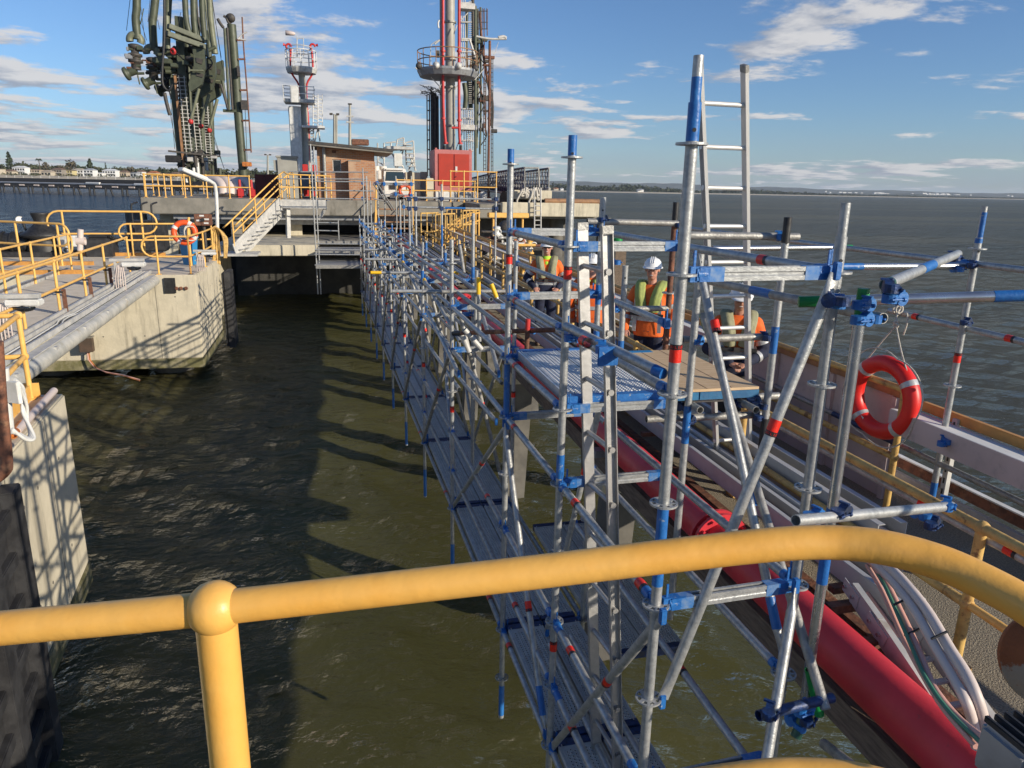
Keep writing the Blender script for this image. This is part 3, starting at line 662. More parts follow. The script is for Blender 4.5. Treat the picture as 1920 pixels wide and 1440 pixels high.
# handrails on the gangway
def gp(s, side): return tuple((GA+gd*s+gs*(0.46 if side == 0 else GW_-0.06)))
SR = [1.7, 4.3, 6.3, 7.5-0.1, 9.45, 11.4, 13.2]
SR = [0.6, 2.6, 4.6, 6.55, 7.5+1.0, 9.45+0.95, 12.3, 13.9]
rail_run('handrail', 'yellow handrail on the near side of the gangway with dark brackets on its posts', [gp(s, 0)[:2] for s in (1.6, 3.55, 5.5, 7.45, 9.37, 11.27, 14.0)], DOL, 'yellow', 1.04, 0.52, 0.027, n=12)
rail_run('handrail', 'yellow handrail on the far side of the gangway', [gp(s, 1)[:2] for s in (2.2, 4.4, 6.6, 8.7, 10.4, 12.4, 14.3, 15.6)], DOL, 'yellow', 1.02, 0.5, 0.027, n=12, closed_ends=(False, True))
for s in (7.45, 9.37, 11.27):
    c = Vector(gp(s, 0)); t = thing('post_bracket', 'brown strip bracket clamped to a gangway post, %s' % {7.45: 'the nearest of three', 9.37: 'the middle of three', 11.27: 'the farthest of three'}[s], 'bracket', c, 'brown brackets on the gangway posts')
    MB().box(c+Vector((0.10, 0.01, 0.25)), (0.06, 0.07, 0.52)).build('strip', 'rust', t, 0.006)
    for dz in (0.05, 0.46): MB().box(c+Vector((0.03, 0, dz)), (0.14, 0.08, 0.035)).build('clamp', 'black', t, 0.004)
# lamp fittings on posts
def fitting(lbl, c, s=1.0):
    t = thing('light_fitting', lbl, 'light', c)
    c = Vector(c)
    MB().beam(c, c+Vector((0, 0, 0.75*s)), 0.10*s, 0.05*s, up=(1, 0, 0)).build('post', 'grey_light', t, 0.004)
    MB().box(c+Vector((0.26*s, 0, 0.72*s)), (0.75*s, 0.12*s, 0.07*s)).build('arm', 'grey_light', t, 0.006)
    MB().box(c+Vector((0.40*s, 0, 0.62*s)), (0.5*s, 0.24*s, 0.10*s)).build('lamp_body', 'white_paint', t, 0.02)
    b = MB(); b.ball(c+Vector((0.4*s, -0.02, 0.54*s)), 0.10*s, 12, 8, (1.6, 1, 0.7)); b.build('glass', 'glass_dark', t)
    b = MB()
    for k in range(5): b.path(smooth([c+Vector((0.05+0.03*k, -0.05, 0.6*s)), c+Vector((0.0+0.05*k, -0.10, 0.3*s)), c+Vector((-0.02+0.05*k, -0.06, 0.0))]), 0.012, 6)
    b.build('cables', 'white_cable', t)
    for z in (0.12, 0.3): MB().box(c+Vector((0.06, -0.04, z)), (0.3*s, 0.03, 0.03)).build('support', 'grey_light', t)
fitting('pale light fitting with cables on the gangway beside its far posts', PX(222, 545, Z=DOL))
fitting('pale light fitting with cables at the left edge of the picture', PX(4, 640, Z=DOL), 1.0)
fitting('pale fitting and hanging cables near the blue bin', PX(372, 508, Z=DOL+0.05), 0.8)
# near dolphin edge: rail, kerb, conduits
nr = rail_run('handrail', 'yellow corner handrail on the near dolphin at the left edge', [(-9.2, 8.6), (-3.62, 9.28)], DOL, 'yellow', 1.0, 0.52, 0.029, n=14, ballr=0.05)
q0 = PX(0, 618, Z=-1.5); q1 = PX(-260, 745, Z=-1.5)
nc = thing('handrail', 'thick yellow handrail coming towards the camera from the near dolphin corner', 'handrail', (-3.62, 9.28, DOL))
for dz, nm_ in ((1.0, 'top_rail'), (0.52, 'mid_rail')): MB().path([Vector((-3.62, 9.28, DOL+dz)), Vector((q0.x, q0.y, DOL+dz)), Vector((q1.x, q1.y, DOL+dz))], 0.029, 12).build(nm_, 'yellow', nc)
# formwork joints, tie holes and rust weeps on the two concrete blocks
for par, p, q, nj in ((fd, (-4.0, 21.95), (-12.5, 22.2), 4), (fd, (-4.0, 21.95), (-4.07, 26.29), 3), (nd, (-3.0, 6.3), (-3.34, 9.5), 2)):
    p = Vector((p[0], p[1], 0)); q = Vector((q[0], q[1], 0)); d = (q-p); nrm_ = Vector((d.y, -d.x, 0)).normalized()
    cc_ = Vector((-8, 24, 0)) if par is fd else Vector((-7, 7, 0))
    if (p-cc_).dot(nrm_) < 0: nrm_ = -nrm_
    bj = MB(); bt = MB()
    for k in range(nj):
        c = lerp(p, q, (k+0.55)/(nj+0.3))+nrm_*0.001; bj.beam((c.x, c.y, -4.86), (c.x, c.y, DOL-0.03), 0.012, 0.004, up=tuple(nrm_))
        for z in (-3.1, -4.2):
            for s_ in (-0.5, 0.4): h_ = c+d.normalized()*s_; bt.tube(Vector((h_.x, h_.y, z)), Vector((h_.x, h_.y, z))+nrm_*0.003, 0.02, 8)
    bj.build('formwork_joint', 'concrete_dark', par); bt.build('tie_holes', 'concrete_dark', par)
t = thing('kerb', 'yellow kerb angles on the near dolphin corner', 'kerb', (-3.6, 9, DOL))
MB().beam((-6.2, 9.36, DOL+0.09), (-3.55, 9.36, DOL+0.09), 0.02, 0.18).build('angle', 'yellow', t)
MB().beam((-3.62, 9.3, DOL+0.09), (-3.38, 7.2, DOL+0.09), 0.02, 0.18).build('angle', 'yellow', t)
cd = thing('conduit', 'white conduit with rusty end and looping white cables on the near dolphin edge', 'conduit', (-3.45, 8.5, DOL))
MB().tube((-3.42, 9.42, DOL+0.06), (-3.24, 7.85, DOL+0.06), 0.042, 14, hollow=0.2).build('pipe', 'white_cable', cd)
MB().tube((-3.29, 8.1, DOL+0.06), (-3.235, 7.75, DOL+0.06), 0.044, 14, hollow=0.2).build('rusty_end', 'orange_rust', cd)
for k in range(4):
    P = smooth([PX(28+3*k, 712+5*k, Y=7.4), PX(44+2*k, 730+10*k, Y=7.5), PX(42+3*k, 770+6*k, Y=7.5), PX(56, 800+4*k, Y=7.4), PX(64-4*k, 822, Y=7.3), PX(48-3*k, 824-3*k, Y=7.2), PX(22, 804+2*k, Y=7.1)])
    MB().path(P, 0.016, 8).build('cable', 'white_paint', cd)
wp = thing('box_post', 'white post with perforated junction plate at the near dolphin edge', 'post', PX(12, 800, Y=7.2))
MB().tube(PX(2, 690, Y=7.2), PX(13, 812, Y=7.2), 0.06, 18).build('post', 'white_paint', wp)
MB().box(PX(22, 735, Y=7.15), (0.18, 0.04, 0.2), Matrix.Rotation(-0.5, 3, 'Z')).build('plate', 'white_paint', wp, 0.004)
MB().path(smooth([PX(-6, 640, Y=6.9), PX(2, 760, Y=6.9), PX(12, 860, Y=6.9), PX(8, 884, Y=6.9), PX(-20, 905, Y=6.9)]), 0.05, 18).build('rusty_bend', 'rust', wp)
# ---- fittings on the far dolphin
rail_run('handrail', 'yellow hoop handrail in front of the blue bin on the far dolphin', [(-4.98, 22.15), (-4.15, 22.15)], DOL, 'yellow', 1.05, 0.5, 0.027, closed_ends=(True, False), n=12)
rail_run('handrail', 'yellow handrail following the channel side of the far dolphin', [(-4.15, 22.15), (-4.1, 24.2), (-4.15, 26.2), (-4.25, 28.2)], DOL, 'yellow', 1.05, 0.5, 0.027, n=12)
rail_run('handrail', 'yellow hoop handrail standing alone in front of the open water', [(-9.1, 27.9), (-6.7, 28.1)], DOL, 'yellow', 1.5, 0.75, 0.034, closed_ends=(True, True), n=12)
rail_run('handrail', 'yellow handrail rising behind the orange life ring', [(-7.0, 27.8), (-5.2, 28.2), (-4.5, 28.4)], DOL, 'yellow', 1.1, 0.55, 0.03, n=12, closed_ends=(True, False))
rail_run('handrail', 'yellow handrail around the black capstan', [(-14.8, 27.5), (-12.4, 27.2), (-9.6, 25.4), (-8.2, 24.6)], DOL, 'yellow', 1.25, 0.6, 0.034, n=12, closed_ends=(True, True))
for k, (a, c) in enumerate((((-10.8, 24.9), (-7.4, 24.8)), ((-12, 22.4), (-6.7, 22.4)), ((-9.5, 27.9), (-6.0, 27.9)))):
    t = thing('kerb', 'yellow kerb strip on the far dolphin deck, %s' % ('across the middle', 'along its near edge', 'along its back edge')[k], 'kerb', (a[0], a[1], DOL), 'yellow kerb strips on the far dolphin')
    MB().beam((a[0], a[1], DOL+0.06), (c[0], c[1], DOL+0.06), 0.10, 0.12).build('strip', 'rail_cap', t)
ln = thing('floor_marking', 'faded yellow lines painted on the far dolphin deck', 'marking', (-6, 24, DOL), None)
for (x0, x1, y0, y1) in ((-10, -4.3, 26.3, 26.4), (-6.9, -4.3, 22.2, 22.32), (-10, -8.2, 25.3, 25.4)): MB().bb(x0, x1, y0, y1, DOL+0.003, DOL+0.006).build('line', 'yellow_worn', ln)
# low upstand wall and gangway landing hatch
# capstan / quick release hook
cp = thing('capstan', 'black mooring capstan with waisted drum on the far dolphin', 'capstan', PX(80, 480, Z=DOL))
C = PX(80, 480, Z=DOL); C.z = DOL; sc = 1.0
MB().box(C+Vector((-0.35, 0, 0.12)), (3.4, 1.6, 0.24)).build('base', 'rubber', cp, 0.03)
b = MB(); b.lathe(C+Vector((-1.5, 0, 0.62)), [(0.0, -0.5), (0.34, -0.45), (0.46, -0.2), (0.46, 0.9), (0.40, 1.1), (0.0, 1.15)], 24, (1, 0, 0)); b.build('motor', 'black', cp)
for k in (-1.55, -1.15, -0.75): MB().tube(C+Vector((k, 0, 0.62)), C+Vector((k+0.07, 0, 0.62)), 0.52, 24).build('motor_rib', 'black', cp)
b = MB(); b.lathe(C+Vector((0.15, 0, 0.2)), [(0.75, 0), (0.72, 0.45), (0.60, 0.62), (0.92, 0.70), (0.95, 0.82), (0.62, 1.0), (0.52, 1.12), (0.36, 1.22), (0.31, 1.45), (0.40, 1.72), (0.42, 1.8), (0.0, 1.8)], 28); b.build('drum', 'black', cp)
b = MB()
for k in range(6):
    a = k*math.pi/3; b.beam(C+Vector((0.15+0.33*math.cos(a), 0.33*math.sin(a), 1.4)), C+Vector((0.15+0.6*math.cos(a), 0.6*math.sin(a), 1.15)), 0.05, 0.12)
b.build('whelps', 'black', cp)
cbx = thing('control_box', 'pale control box with a round meter beside the black capstan', 'box', C+Vector((1.5, -0.4, 0)))
for dx, w, h in ((1.15, 0.38, 0.6), (1.75, 0.36, 0.5)): MB().box(C+Vector((dx, -0.5, 0.75)), (w, 0.3, h)).build('housing', 'white_paint' if dx > 1.5 else 'grey_light', cbx, 0.02)
MB().torus(C+Vector((1.3, -0.68, 0.35)), 0.14, 0.03, (0, 1, 0), 18, 8).build('ring', 'white_paint', cbx)
for dx in (1.0, 1.3, 1.8): MB().box(C+Vector((dx, -0.5, 0.18)), (0.07, 0.07, 0.40)).build('leg', 'white_paint', cbx)
lp = thing('floodlight', 'small round floodlight behind the capstan drum', 'light', C+Vector((-0.5, 0.3, 1.0)))
b = MB(); b.torus(C+Vector((-0.85, 0.2, 1.62)), 0.15, 0.02, (0.4, -0.8, 0.2), 20, 8); b.build('rim', 'grey_light', lp)
b = MB(); b.lathe(C+Vector((-0.85, 0.2, 1.62)), [(0.145, 0), (0.12, -0.07), (0.0, -0.1)], 20, (0.4, -0.8, 0.2)); b.build('bowl', 'galv', lp); MB().tube(C+Vector((-0.6, 0.3, 0.6)), C+Vector((-0.75, 0.25, 1.5)), 0.05, 10).build('stand', 'black', lp)
tp = thing('pipe_tee', 'pale upright pipe tee beside the capstan controls', 'pipe', PX(152, 480, Y=26.5))
MB().tube(PX(150, 470, Y=26.5), PX(151, 430, Y=26.5), 0.09, 14).build('riser', 'white_cable', tp); MB().tube(PX(143, 452, Y=26.5), PX(160, 452, Y=26.5), 0.13, 14, hollow=0.3).build('branch', 'white_cable', tp)
MB().tube(PX(151, 490, Y=26.5), PX(151, 470, Y=26.5), 0.07, 12).build('foot', 'black', tp)
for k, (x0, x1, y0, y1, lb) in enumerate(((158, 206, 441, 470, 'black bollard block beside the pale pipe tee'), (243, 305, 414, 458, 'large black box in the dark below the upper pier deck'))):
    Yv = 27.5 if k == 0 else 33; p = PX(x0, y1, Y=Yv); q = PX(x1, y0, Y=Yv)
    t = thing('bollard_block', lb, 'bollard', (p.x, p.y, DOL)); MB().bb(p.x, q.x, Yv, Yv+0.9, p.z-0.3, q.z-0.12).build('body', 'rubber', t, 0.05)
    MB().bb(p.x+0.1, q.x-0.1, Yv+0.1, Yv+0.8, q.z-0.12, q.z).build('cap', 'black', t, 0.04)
gl = thing('guard_frame', 'pair of dark hoop bars standing behind the black box', 'frame', PX(256, 430, Y=31))
for dx in (0, 0.35, 0.7):
    p = PX(252, 440, Y=31)+Vector((dx, 0, 0)); MB().path(smooth([p, p+Vector((0, 0, 1.0)), p+Vector((0.04, 0.05, 1.15)), p+Vector((0.1, 0.5, 1.2))]), 0.035, 8).build('hoop', 'black', gl)
ch = thing('chain', 'dark chain slung between the bollard blocks', 'chain', PX(225, 450, Y=28))
P = smooth([PX(206, 443, Y=27.6), PX(222, 450, Y=28), PX(240, 443, Y=28.5)], 10)
for i in range(0, len(P)-1, 1): MB().torus(lerp(P[i], P[i+1], 0.5), 0.055, 0.016, (1, 0, 0.2) if i % 2 else (0, 1, 0.2), 10, 5).build('link', 'black', ch)
# life ring, post and bin
l2 = thing('life_ring', 'orange life ring with white bands and coiled rope on the far dolphin post', 'life ring', PX(345, 470, Y=24))
c = PX(346, 436, Y=24.2); MB().torus(c, 0.30, 0.085, (0.1, -1, 0.1), 28, 10).build('ring_body', 'ring_orange', l2)
u_, w_ = MB().frame(Vector((0.1, -1, 0.1)))
for a in (0.4, 1.97, 3.5, 5.1): MB().torus(c, 0.30, 0.088, (0.1, -1, 0.1), 4, 10, a, a+0.3).build('band', 'white_paint', l2)
for k in range(5): MB().torus(c+Vector((0.12+0.02*k, -0.12, -0.02)), 0.22, 0.018, (1, -0.3-0.2*k, 0.1), 16, 6).build('rope_coil', 'rope', l2)
MB().path([c+Vector((0.15, 0.05, 0.45)), c+Vector((0.1, 0.0, 0)), c+Vector((0.1, 0, -1.0))], 0.04, 10).build('post', 'yellow', l2)
bn = thing('bin', 'blue plastic bin tied to the yellow posts of the far dolphin', 'bin', PX(357, 495, Z=DOL))
p = PX(357, 497, Z=DOL); b = MB(); b.lathe(p, [(0.20, 0.02), (0.28, 0.84), (0.31, 0.84), (0.31, 0.88), (0.26, 0.88), (0.25, 0.8), (0.0, 0.2)], 4, smooth=False); b.build('tub', 'bin_blue', bn)
pb = thing('power_box', 'brown electrical box with white labels on a post above the blue bin', 'box', PX(378, 470, Y=25.5))
p = PX(381, 412, Y=25.5); MB().box(p, (0.52, 0.22, 0.36)).build('housing', 'rust', pb, 0.02); MB().tube(p+Vector((0, 0.05, -0.2)), p+Vector((0, 0.05, -1.6)), 0.05, 10).build('post', 'dark_steel', pb)
for dx, dz in ((-0.02, 0.13), (0.12, 0.02), (-0.12, -0.02), (0.1, -0.1)): MB().box(p+Vector((dx, -0.113, dz)), (0.14, 0.004, 0.05)).build('label_plate', 'white_paint', pb)
MB().tube(p+Vector((0, -0.11, 0)), p+Vector((0, -0.16, 0)), 0.06, 12).build('knob', 'black', pb)
# lamp post with fluorescent head over the far dolphin
lm = thing('lamp_post', 'white bent lamp post carrying a long tilted fluorescent fitting', 'lamp', PX(407, 470, Y=27.5))
MB().path(smooth([PX(408, 470, Y=27.5), PX(407, 400, Y=27.5), PX(404, 352, Y=27.5), PX(396, 341, Y=27.3), PX(384, 335, Y=27.1)]), 0.06, 12).build('pole', 'white_paint', lm)
MB().beam(PX(386, 337, Y=27.1), PX(338, 317, Y=26.4), 0.30, 0.14).build('lamp_head', 'white_paint', lm, 0.03)
MB().beam(PX(385, 340, Y=27.05), PX(339, 320, Y=26.35), 0.24, 0.03).build('lens', 'reflect', lm)
# hoops at the corner of far dolphin
hp = thing('ladder_hoops', 'weathered curved ladder rails over the corner of the far dolphin', 'ladder', PX(415, 480, Y=26))
for k in range(4):
    MB().path(smooth([PX(400+4*k, 490+2*k, Y=26.5), PX(397+4*k, 445, Y=26.6), PX(402+4*k, 428+2*k, Y=26.6), PX(412+3*k, 432+3*k, Y=26.5), PX(420+2*k, 452, Y=26.4), PX(421+k, 484, Y=26.3)]), 0.035, 8).build('rail', 'yellow_worn', hp)
# stairs from the far dolphin up to the pier
S0, S1 = Vector((-4.15, 29.2, DOL)), PX(533, 392, Y=37.5); S1.z = PIER
S1 = Vector((-2.85, 37.6, PIER-0.02))
cp.scale = (0.72, 0.72, 0.72); cbx.scale = (0.72, 0.72, 0.72); lp.scale = (0.75, 0.75, 0.75); cbx.location -= Vector((0.42, 0, 0)); lp.location -= Vector((-0.15, 0, 0.28))
stt = thing('staircase', 'grey steel staircase climbing from the far dolphin to the pier', 'stairs', S0)
sv = Vector((1, 0, 0))
P0 = PX(440, 470, Y=30.2); P1 = PX(527, 381, Y=33.5)
wv = Vector((0.25, 0.97, 0))*1.0
for k in (0, 1): MB().beam(P0+wv*k-Vector((0, 0, 0.0)), P1+wv*k-Vector((0, 0, 0.0)), 0.03, 0.52).build('stringer', 'grey_light', stt)
b = MB()
for k in range(11):
    c = lerp(P0, P1, (k+0.5)/11); b.beam(c+wv*0.03-Vector((0, 0, 0.06)), c+wv*0.97-Vector((0, 0, 0.06)), 0.24, 0.03)
b.build('treads', 'grey_steel', stt)
MB().box(lerp(P0, P1, 0)+Vector((0.05, 0.4, -0.15)), (1.6, 1.4, 0.08)).build('foot_landing', 'grey_light', stt)
P2 = PX(612, 379, Y=33.5); P2.z = P1.z
MB().beam(P1-Vector((0.05, 0, 0.02)), P2-Vector((0, 0, 0.02)), 0.05, 0.36).build('landing_beam', 'grey_light', stt)
MB().beam(P1+wv*0.5+Vector((0, 0, 0.14)), P2+wv*0.5+Vector((0, 0, 0.14)), 1.0, 0.04).build('landing_deck', 'grey_steel', stt)
MB().beam(P1+Vector((0.25, 0.2, -0.15)), PX(541, 446, Y=33.8), 0.16, 0.16).build('strut', 'grey_light', stt)
MB().beam(P1+Vector((1.85, 0.2, -0.15)), PX(598, 412, Y=33.8), 0.12, 0.12).build('strut', 'grey_light', stt)
for k in (0, 1):
    o = wv*k
    rr = MB()
    def up(p, h): return p+Vector((0, 0, h))
    b0, b1 = up(P0, 0.17)+o, up(P1, 0.17)+o
    hh = 1.0
    MB().path(smooth([up(b0, hh)-Vector((0.35, 0, 0.30)), up(b0, hh), up(b1, hh), up(b1, hh)+Vector((0.4, 0, 0.02)), up(P2, 0.17+hh)+o], 4), 0.03, 8).build('top_rail', 'yellow', stt)
    MB().path([up(b0, hh*0.5), up(b1, hh*0.5), up(P2, 0.17+hh*0.5)+o], 0.028, 8).build('mid_rail', 'yellow', stt)
    for s in (0.0, 0.45, 0.98): q = lerp(b0, b1, s); MB().tube(q, up(q, hh), 0.028, 8).build('post', 'yellow', stt)
    for s in (0.03, 0.3, 0.65, 0.98): q = lerp(up(P1, 0.17)+o, up(P2, 0.17)+o, s); MB().tube(q, up(q, hh), 0.028, 8).build('post', 'yellow', stt)
# ================================================================== SCAFFOLD
TR = 0.02415
mat('blue_fade', (0.02, 0.15, 0.43), 0.42, 0.1, (0.22, 0.30, 0.42), 30, lo=0.35, hi=0.75)
def shared(name, mb, m):
    o = mb.build(name, m); me = o.data; bpy.data.objects.remove(o); return me
def rosette_mb(near=True):
    b = MB(); n = 40
    t = 0.0045
    if near:
        # inner ring, outer ring, 8 spokes
        for (ri, ro) in ((TR-0.001, 0.036), (0.053, 0.062)):
            vs = []; fs = []
            for k in range(n):
                a = 2*math.pi*k/n; c, s = math.cos(a), math.sin(a)
                vs += [(ri*c, ri*s, -t), (ro*c, ro*s, -t), (ro*c, ro*s, t), (ri*c, ri*s, t)]
            for k in range(n):
                a = 4*k; c = 4*((k+1) % n)
                for i in range(4): fs.append([a+i, c+i, c+(i+1) % 4, a+(i+1) % 4])
            b.add(vs, fs)
        for k in range(8):
            a = 2*math.pi*k/8+0.39; w = 0.012 if k % 2 else 0.018
            b.box((0.0445*math.cos(a), 0.0445*math.sin(a), 0), (0.022, w, 2*t*0.96), Matrix.Rotation(a, 3, 'Z'))
    else:
        b.lathe((0, 0, 0), [(TR, -t), (0.062, -t), (0.062, t), (TR, t)], 14, smooth=False)
    return b
ROS_N = shared('rosette', rosette_mb(True), 'galv'); ROS_F = shared('rosette', rosette_mb(False), 'galv')
# ledger head: cast wedge head pointing along +X, its mouth at the tube axis origin
def head_mb():
    b = MB()
    b.box((0.045, 0, 0.0), (0.040, 0.034, 0.062)); b.box((0.062, 0, 0), (0.02, 0.044, 0.05))
    b.box((0.048, 0, 0.045), (0.010, 0.007, 0.10))
    b.tube((0.058, 0, 0), (0.10, 0, 0), 0.0262, 12)
    return b
HEAD = shared('ledger_head', head_mb(), 'blue')
HEADG = shared('ledger_head', head_mb(), 'galv')
# coupler: two blue half collars with bolts; first collar round Z axis at origin, second round Y axis at +X offset
def collar(b, c, axis, r=TR, w=0.036, th=0.0055):
    b.lathe(c, [(r, -w/2), (r+th, -w/2), (r+th, w/2), (r, w/2)], 14, axis, False)
def coup_mb(ax2=(0, 1, 0)):
    b = MB(); collar(b, (0, 0, 0), (0, 0, 1)); collar(b, (0.052, 0, 0), ax2)
    b.tube((0.0, -0.036, 0.0), (0.0, -0.02, 0.0), 0.010, 8); b.tube((-0.024, -0.036, 0), (0.036, -0.036, 0), 0.005, 6)
    b.tube((0.052, -0.01, 0.036), (0.052, -0.01, 0.02), 0.009, 8); b.box((0.052, 0.015, 0.032), (0.014, 0.036, 0.009))
    b.tube((0.034, -0.036, 0), (0.044, -0.036, 0), 0.0095, 6)
    return b
COUP = shared('coupler', coup_mb(), 'blue'); COUPD = shared('coupler', coup_mb(), 'blue_dark')
COUPX = shared('coupler', coup_mb((0.0, 0.55, 0.8)), 'blue_dark')
def inst(name, me, parent, loc, rot=None, mat_=None, sc=1.0):
    o = bpy.data.objects.new(name, me); COL.objects.link(o)
    off = Vector((0, 0, 0)); p = parent
    while p is not None: off += p.location; p = p.parent
    o.parent = parent; o.location = Vector(loc)-off
    if sc != 1.0: o.scale = (sc, sc, sc)
    if rot is not None: o.rotation_euler = rot
    return o
def text_on_tube(parent, txt, p, d, r, h, face):
    """flat letters wrapped on a tube at p, axis d, facing direction face"""
    cu_ = bpy.data.curves.new('lettering', 'FONT'); cu_.body = txt; cu_.size = h; cu_.align_x = 'CENTER'; cu_.align_y = 'CENTER'
    o = bpy.data.objects.new('lettering', cu_); COL.objects.link(o)
    dg = bpy.context.evaluated_depsgraph_get(); me = bpy.data.meshes.new_from_object(o.evaluated_get(dg)); bpy.data.objects.remove(o)
    bm = bmesh.new(); bm.from_mesh(me); bmesh.ops.subdivide_edges(bm, edges=bm.edges[:], cuts=1); bm.to_mesh(me); bm.free()
    d = Vector(d).normalized(); f = Vector(face); f = (f-d*f.dot(d)).normalized(); s = d.cross(f)*-1.0
    s = f.cross(d)*-1.0
    off = Vector((0, 0, 0)); q = parent
    while q is not None: off += q.location; q = q.parent
    for v in me.vertices:
        a = v.co.x/r
        v.co = Vector(p)+d*v.co.y+(f*math.cos(a)+s*math.sin(a))*(r+0.0006)-off
    me.materials.append(MATS['red_tape'])
    o = bpy.data.objects.new('lettering', me); COL.objects.link(o); o.parent = parent
def tape(parent, p, d, r=TR, near=0, flip=False, w=0.055):
    """orange red tape with black band"""
    p = Vector(p); d = Vector(d).normalized()
    if flip: d = -d
    n = 20 if near else 10
    MB().tube(p-d*w/2, p+d*w/2, r+0.0012, n, cap=False).build('tape', 'red_tape', parent)
    k = MB().tube(p+d*w/2, p+d*(w/2+0.022), r+0.0014, n, cap=False).build('tape_band', 'black_tape', parent)
    if near > 1: text_on_tube(parent, '1.00 L 1.00 L', p+d*(w/2+0.011), d if d.z > -0.1 else -d, r+0.0014, 0.017, -cw)
def standard(root, x, y, z0, z1, ros, tapes=(), blues=(), near=True, collarz=(), name='standard', m='galv', n=None, spig=None):
    n = n or (28 if near else 10)
    b = MB(); b.tube((x, y, z0), (x, y, z1), TR, n, hollow=0.16 if near else 0)
    o = b.build(name, m, root)
    for z in ros: inst('rosette', ROS_N if near else ROS_F, o, (x, y, z))
    for z in tapes: tape(o, (x, y, z), (0, 0, 1), near=2 if near else 0)
    for a, c in blues: MB().tube((x, y, a), (x, y, c), TR+0.0009, n, cap=False).build('painted_band', 'blue', o)
    for a, c, rr in collarz: MB().tube((x, y, a), (x, y, c), rr, n).build('spigot_collar', m, o)
    if spig: MB().tube((x, y, z1), (x, y, z1+spig[0]), spig[1], n, hollow=0.15).build('spigot', spig[2], o)
    if near:
        f = (-cw); f = Vector((f.x, f.y, 0)).normalized()
        for dz in (0.10,):
            q = Vector((x, y, z1-dz))+f*(TR-0.004)
            MB().tube(q, q+f*0.0052, 0.008, 12).build('pin_hole', 'black', o)
    return o
def ledger(root, p, q, name='ledger', tapes=(), near=True, heads=True, m='galv', blue=0.0, r=TR, hm=None, gap=0.03):
    p = Vector(p); q = Vector(q); d = (q-p).normalized()
    a = p+d*0.06 if heads else p; c = q-d*0.06 if heads else q
    o = MB().tube(a, c, r, 20 if near else 8, hollow=0 if heads else 0.14).build(name, m, root)
    if heads:
        for e, dd in ((p, d), (q, -d)):
            inst('ledger_head', hm or (HEAD if near else HEADG), o, e, (0, 0, math.atan2(dd.y, dd.x)))
            if blue: MB().tube(e+dd*0.085, e+dd*(0.085+blue), r+0.0009, 18 if near else 8, cap=False).build('painted_end', 'blue', o)
    for t in tapes: tape(o, lerp(p, q, t), d, near=1 if near else 0)
    return o
def transom(root, p, q, near=True, name='transom', hm=None):
    p = Vector(p); q = Vector(q); d = (q-p).normalized()
    a = p+d*0.075; c = q-d*0.075
    w, h = 0.046, 0.056
    pr = [(-w/2, -h/2), (w/2, -h/2), (w/2, -h/6), (w/2-0.004, -h/12), (w/2-0.004, h/12), (w/2, h/6), (w/2, h/2), (w/2-0.013, h/2), (w/2-0.013, h/2-0.03), (-w/2+0.013, h/2-0.03), (-w/2+0.013, h/2), (-w/2, h/2), (-w/2, h/6), (-w/2+0.004, h/12), (-w/2+0.004, -h/12), (-w/2, -h/6)]
    o = MB().prof(a, c, pr if near else [(-w/2, -h/2), (w/2, -h/2), (w/2, h/2), (-w/2, h/2)]).build(name, 'galv', root)
    k = 0.0012
    for e, dd in ((a, d), (c, -d)):
        b = MB(); wb = w/2+k; hb = h/2+k
        b.prof(e-dd*0.012, e+dd*(0.035 if near else 0.05), [(-wb, -hb), (wb, -hb), (wb, hb), (-wb, hb)]); b.build('painted_end', 'blue', o)
        if near:
            b = MB(); b.prof(e+dd*0.035, e+dd*0.10, [(-wb, -hb), (wb, -hb), (wb, hb), (-wb, hb)]); b.build('sprayed_edge', 'blue_fade', o)
        inst('ledger_head', hm or HEAD, o, e-dd*0.075, (0, 0, math.atan2(dd.y, dd.x)))
    return o
def brace(root, p, q, name='brace', tapes=(), near=True, m='galv', blue=0.0, flat=0.11, r=TR):
    p = Vector(p); q = Vector(q); d = (q-p).normalized()
    u, w = MB().frame(d)
    n = 20 if near else 8
    # flattened ends: rings morph from ellipse to circle
    rings = [(0, 0.006, 0.030), (0.035, 0.007, 0.030), (flat*0.7, 0.016, 0.027), (flat, r, r)]
    Ltot = (q-p).length; prof = rings+[(Ltot-a, e1, e2) for a, e1, e2 in reversed(rings)]
    # flatten in the plane containing vertical-perp
    nrm = w
    vs = []; 
    for (s, e1, e2) in prof:
        c = p+d*s
        for k in range(n):
            a = 2*math.pi*k/n; vs.append(c+u*(e1*math.cos(a))+w*(e2*math.sin(a)))
    fs = [[i*n+k, i*n+(k+1) % n, (i+1)*n+(k+1) % n, (i+1)*n+k] for i in range(len(prof)-1) for k in range(n)]
    b = MB(); b.add(vs, fs, True); b.add([vs[k] for k in range(n)], [list(range(n))[::-1]]); b.add([vs[-n+k] for k in range(n)], [list(range(n))])
    o = b.build(name, m, root)
    for t in tapes: tape(o, lerp(p, q, t), d, near=2 if near else 0)
    if blue: MB().tube(q-d*(flat+blue), q-d*flat, r+0.001, n, cap=False).build('painted_end', 'blue', o)
    for e in (p, q):
        dd = d if e is p else -d; MB().box(e-dd*0.012, (0.03, 0.03, 0.075)).build('brace_head', 'blue', o, 0.004)
    return o
def coupler(root, c, rz=0.0, me=None, rx=0.0):
    return inst('coupler', me or COUP, root, c, (rx, 0, rz))
def OX(Y):
    return 1.405-0.0235*Y-(0.0 if Y < 9 else 0.012*min(Y-9, 6)/1.0*0.7)
def IX(Y):
    return (2.055+0.0*Y if Y < 3.5 else 2.19-0.0285*Y)
K = lambda k: 0.18-0.5*k
YS = [2.72, 4.16, 5.6, 8.22, 10.65, 13.1, 15.5, 18.0, 20.4, 22.8, 25.3, 27.7]
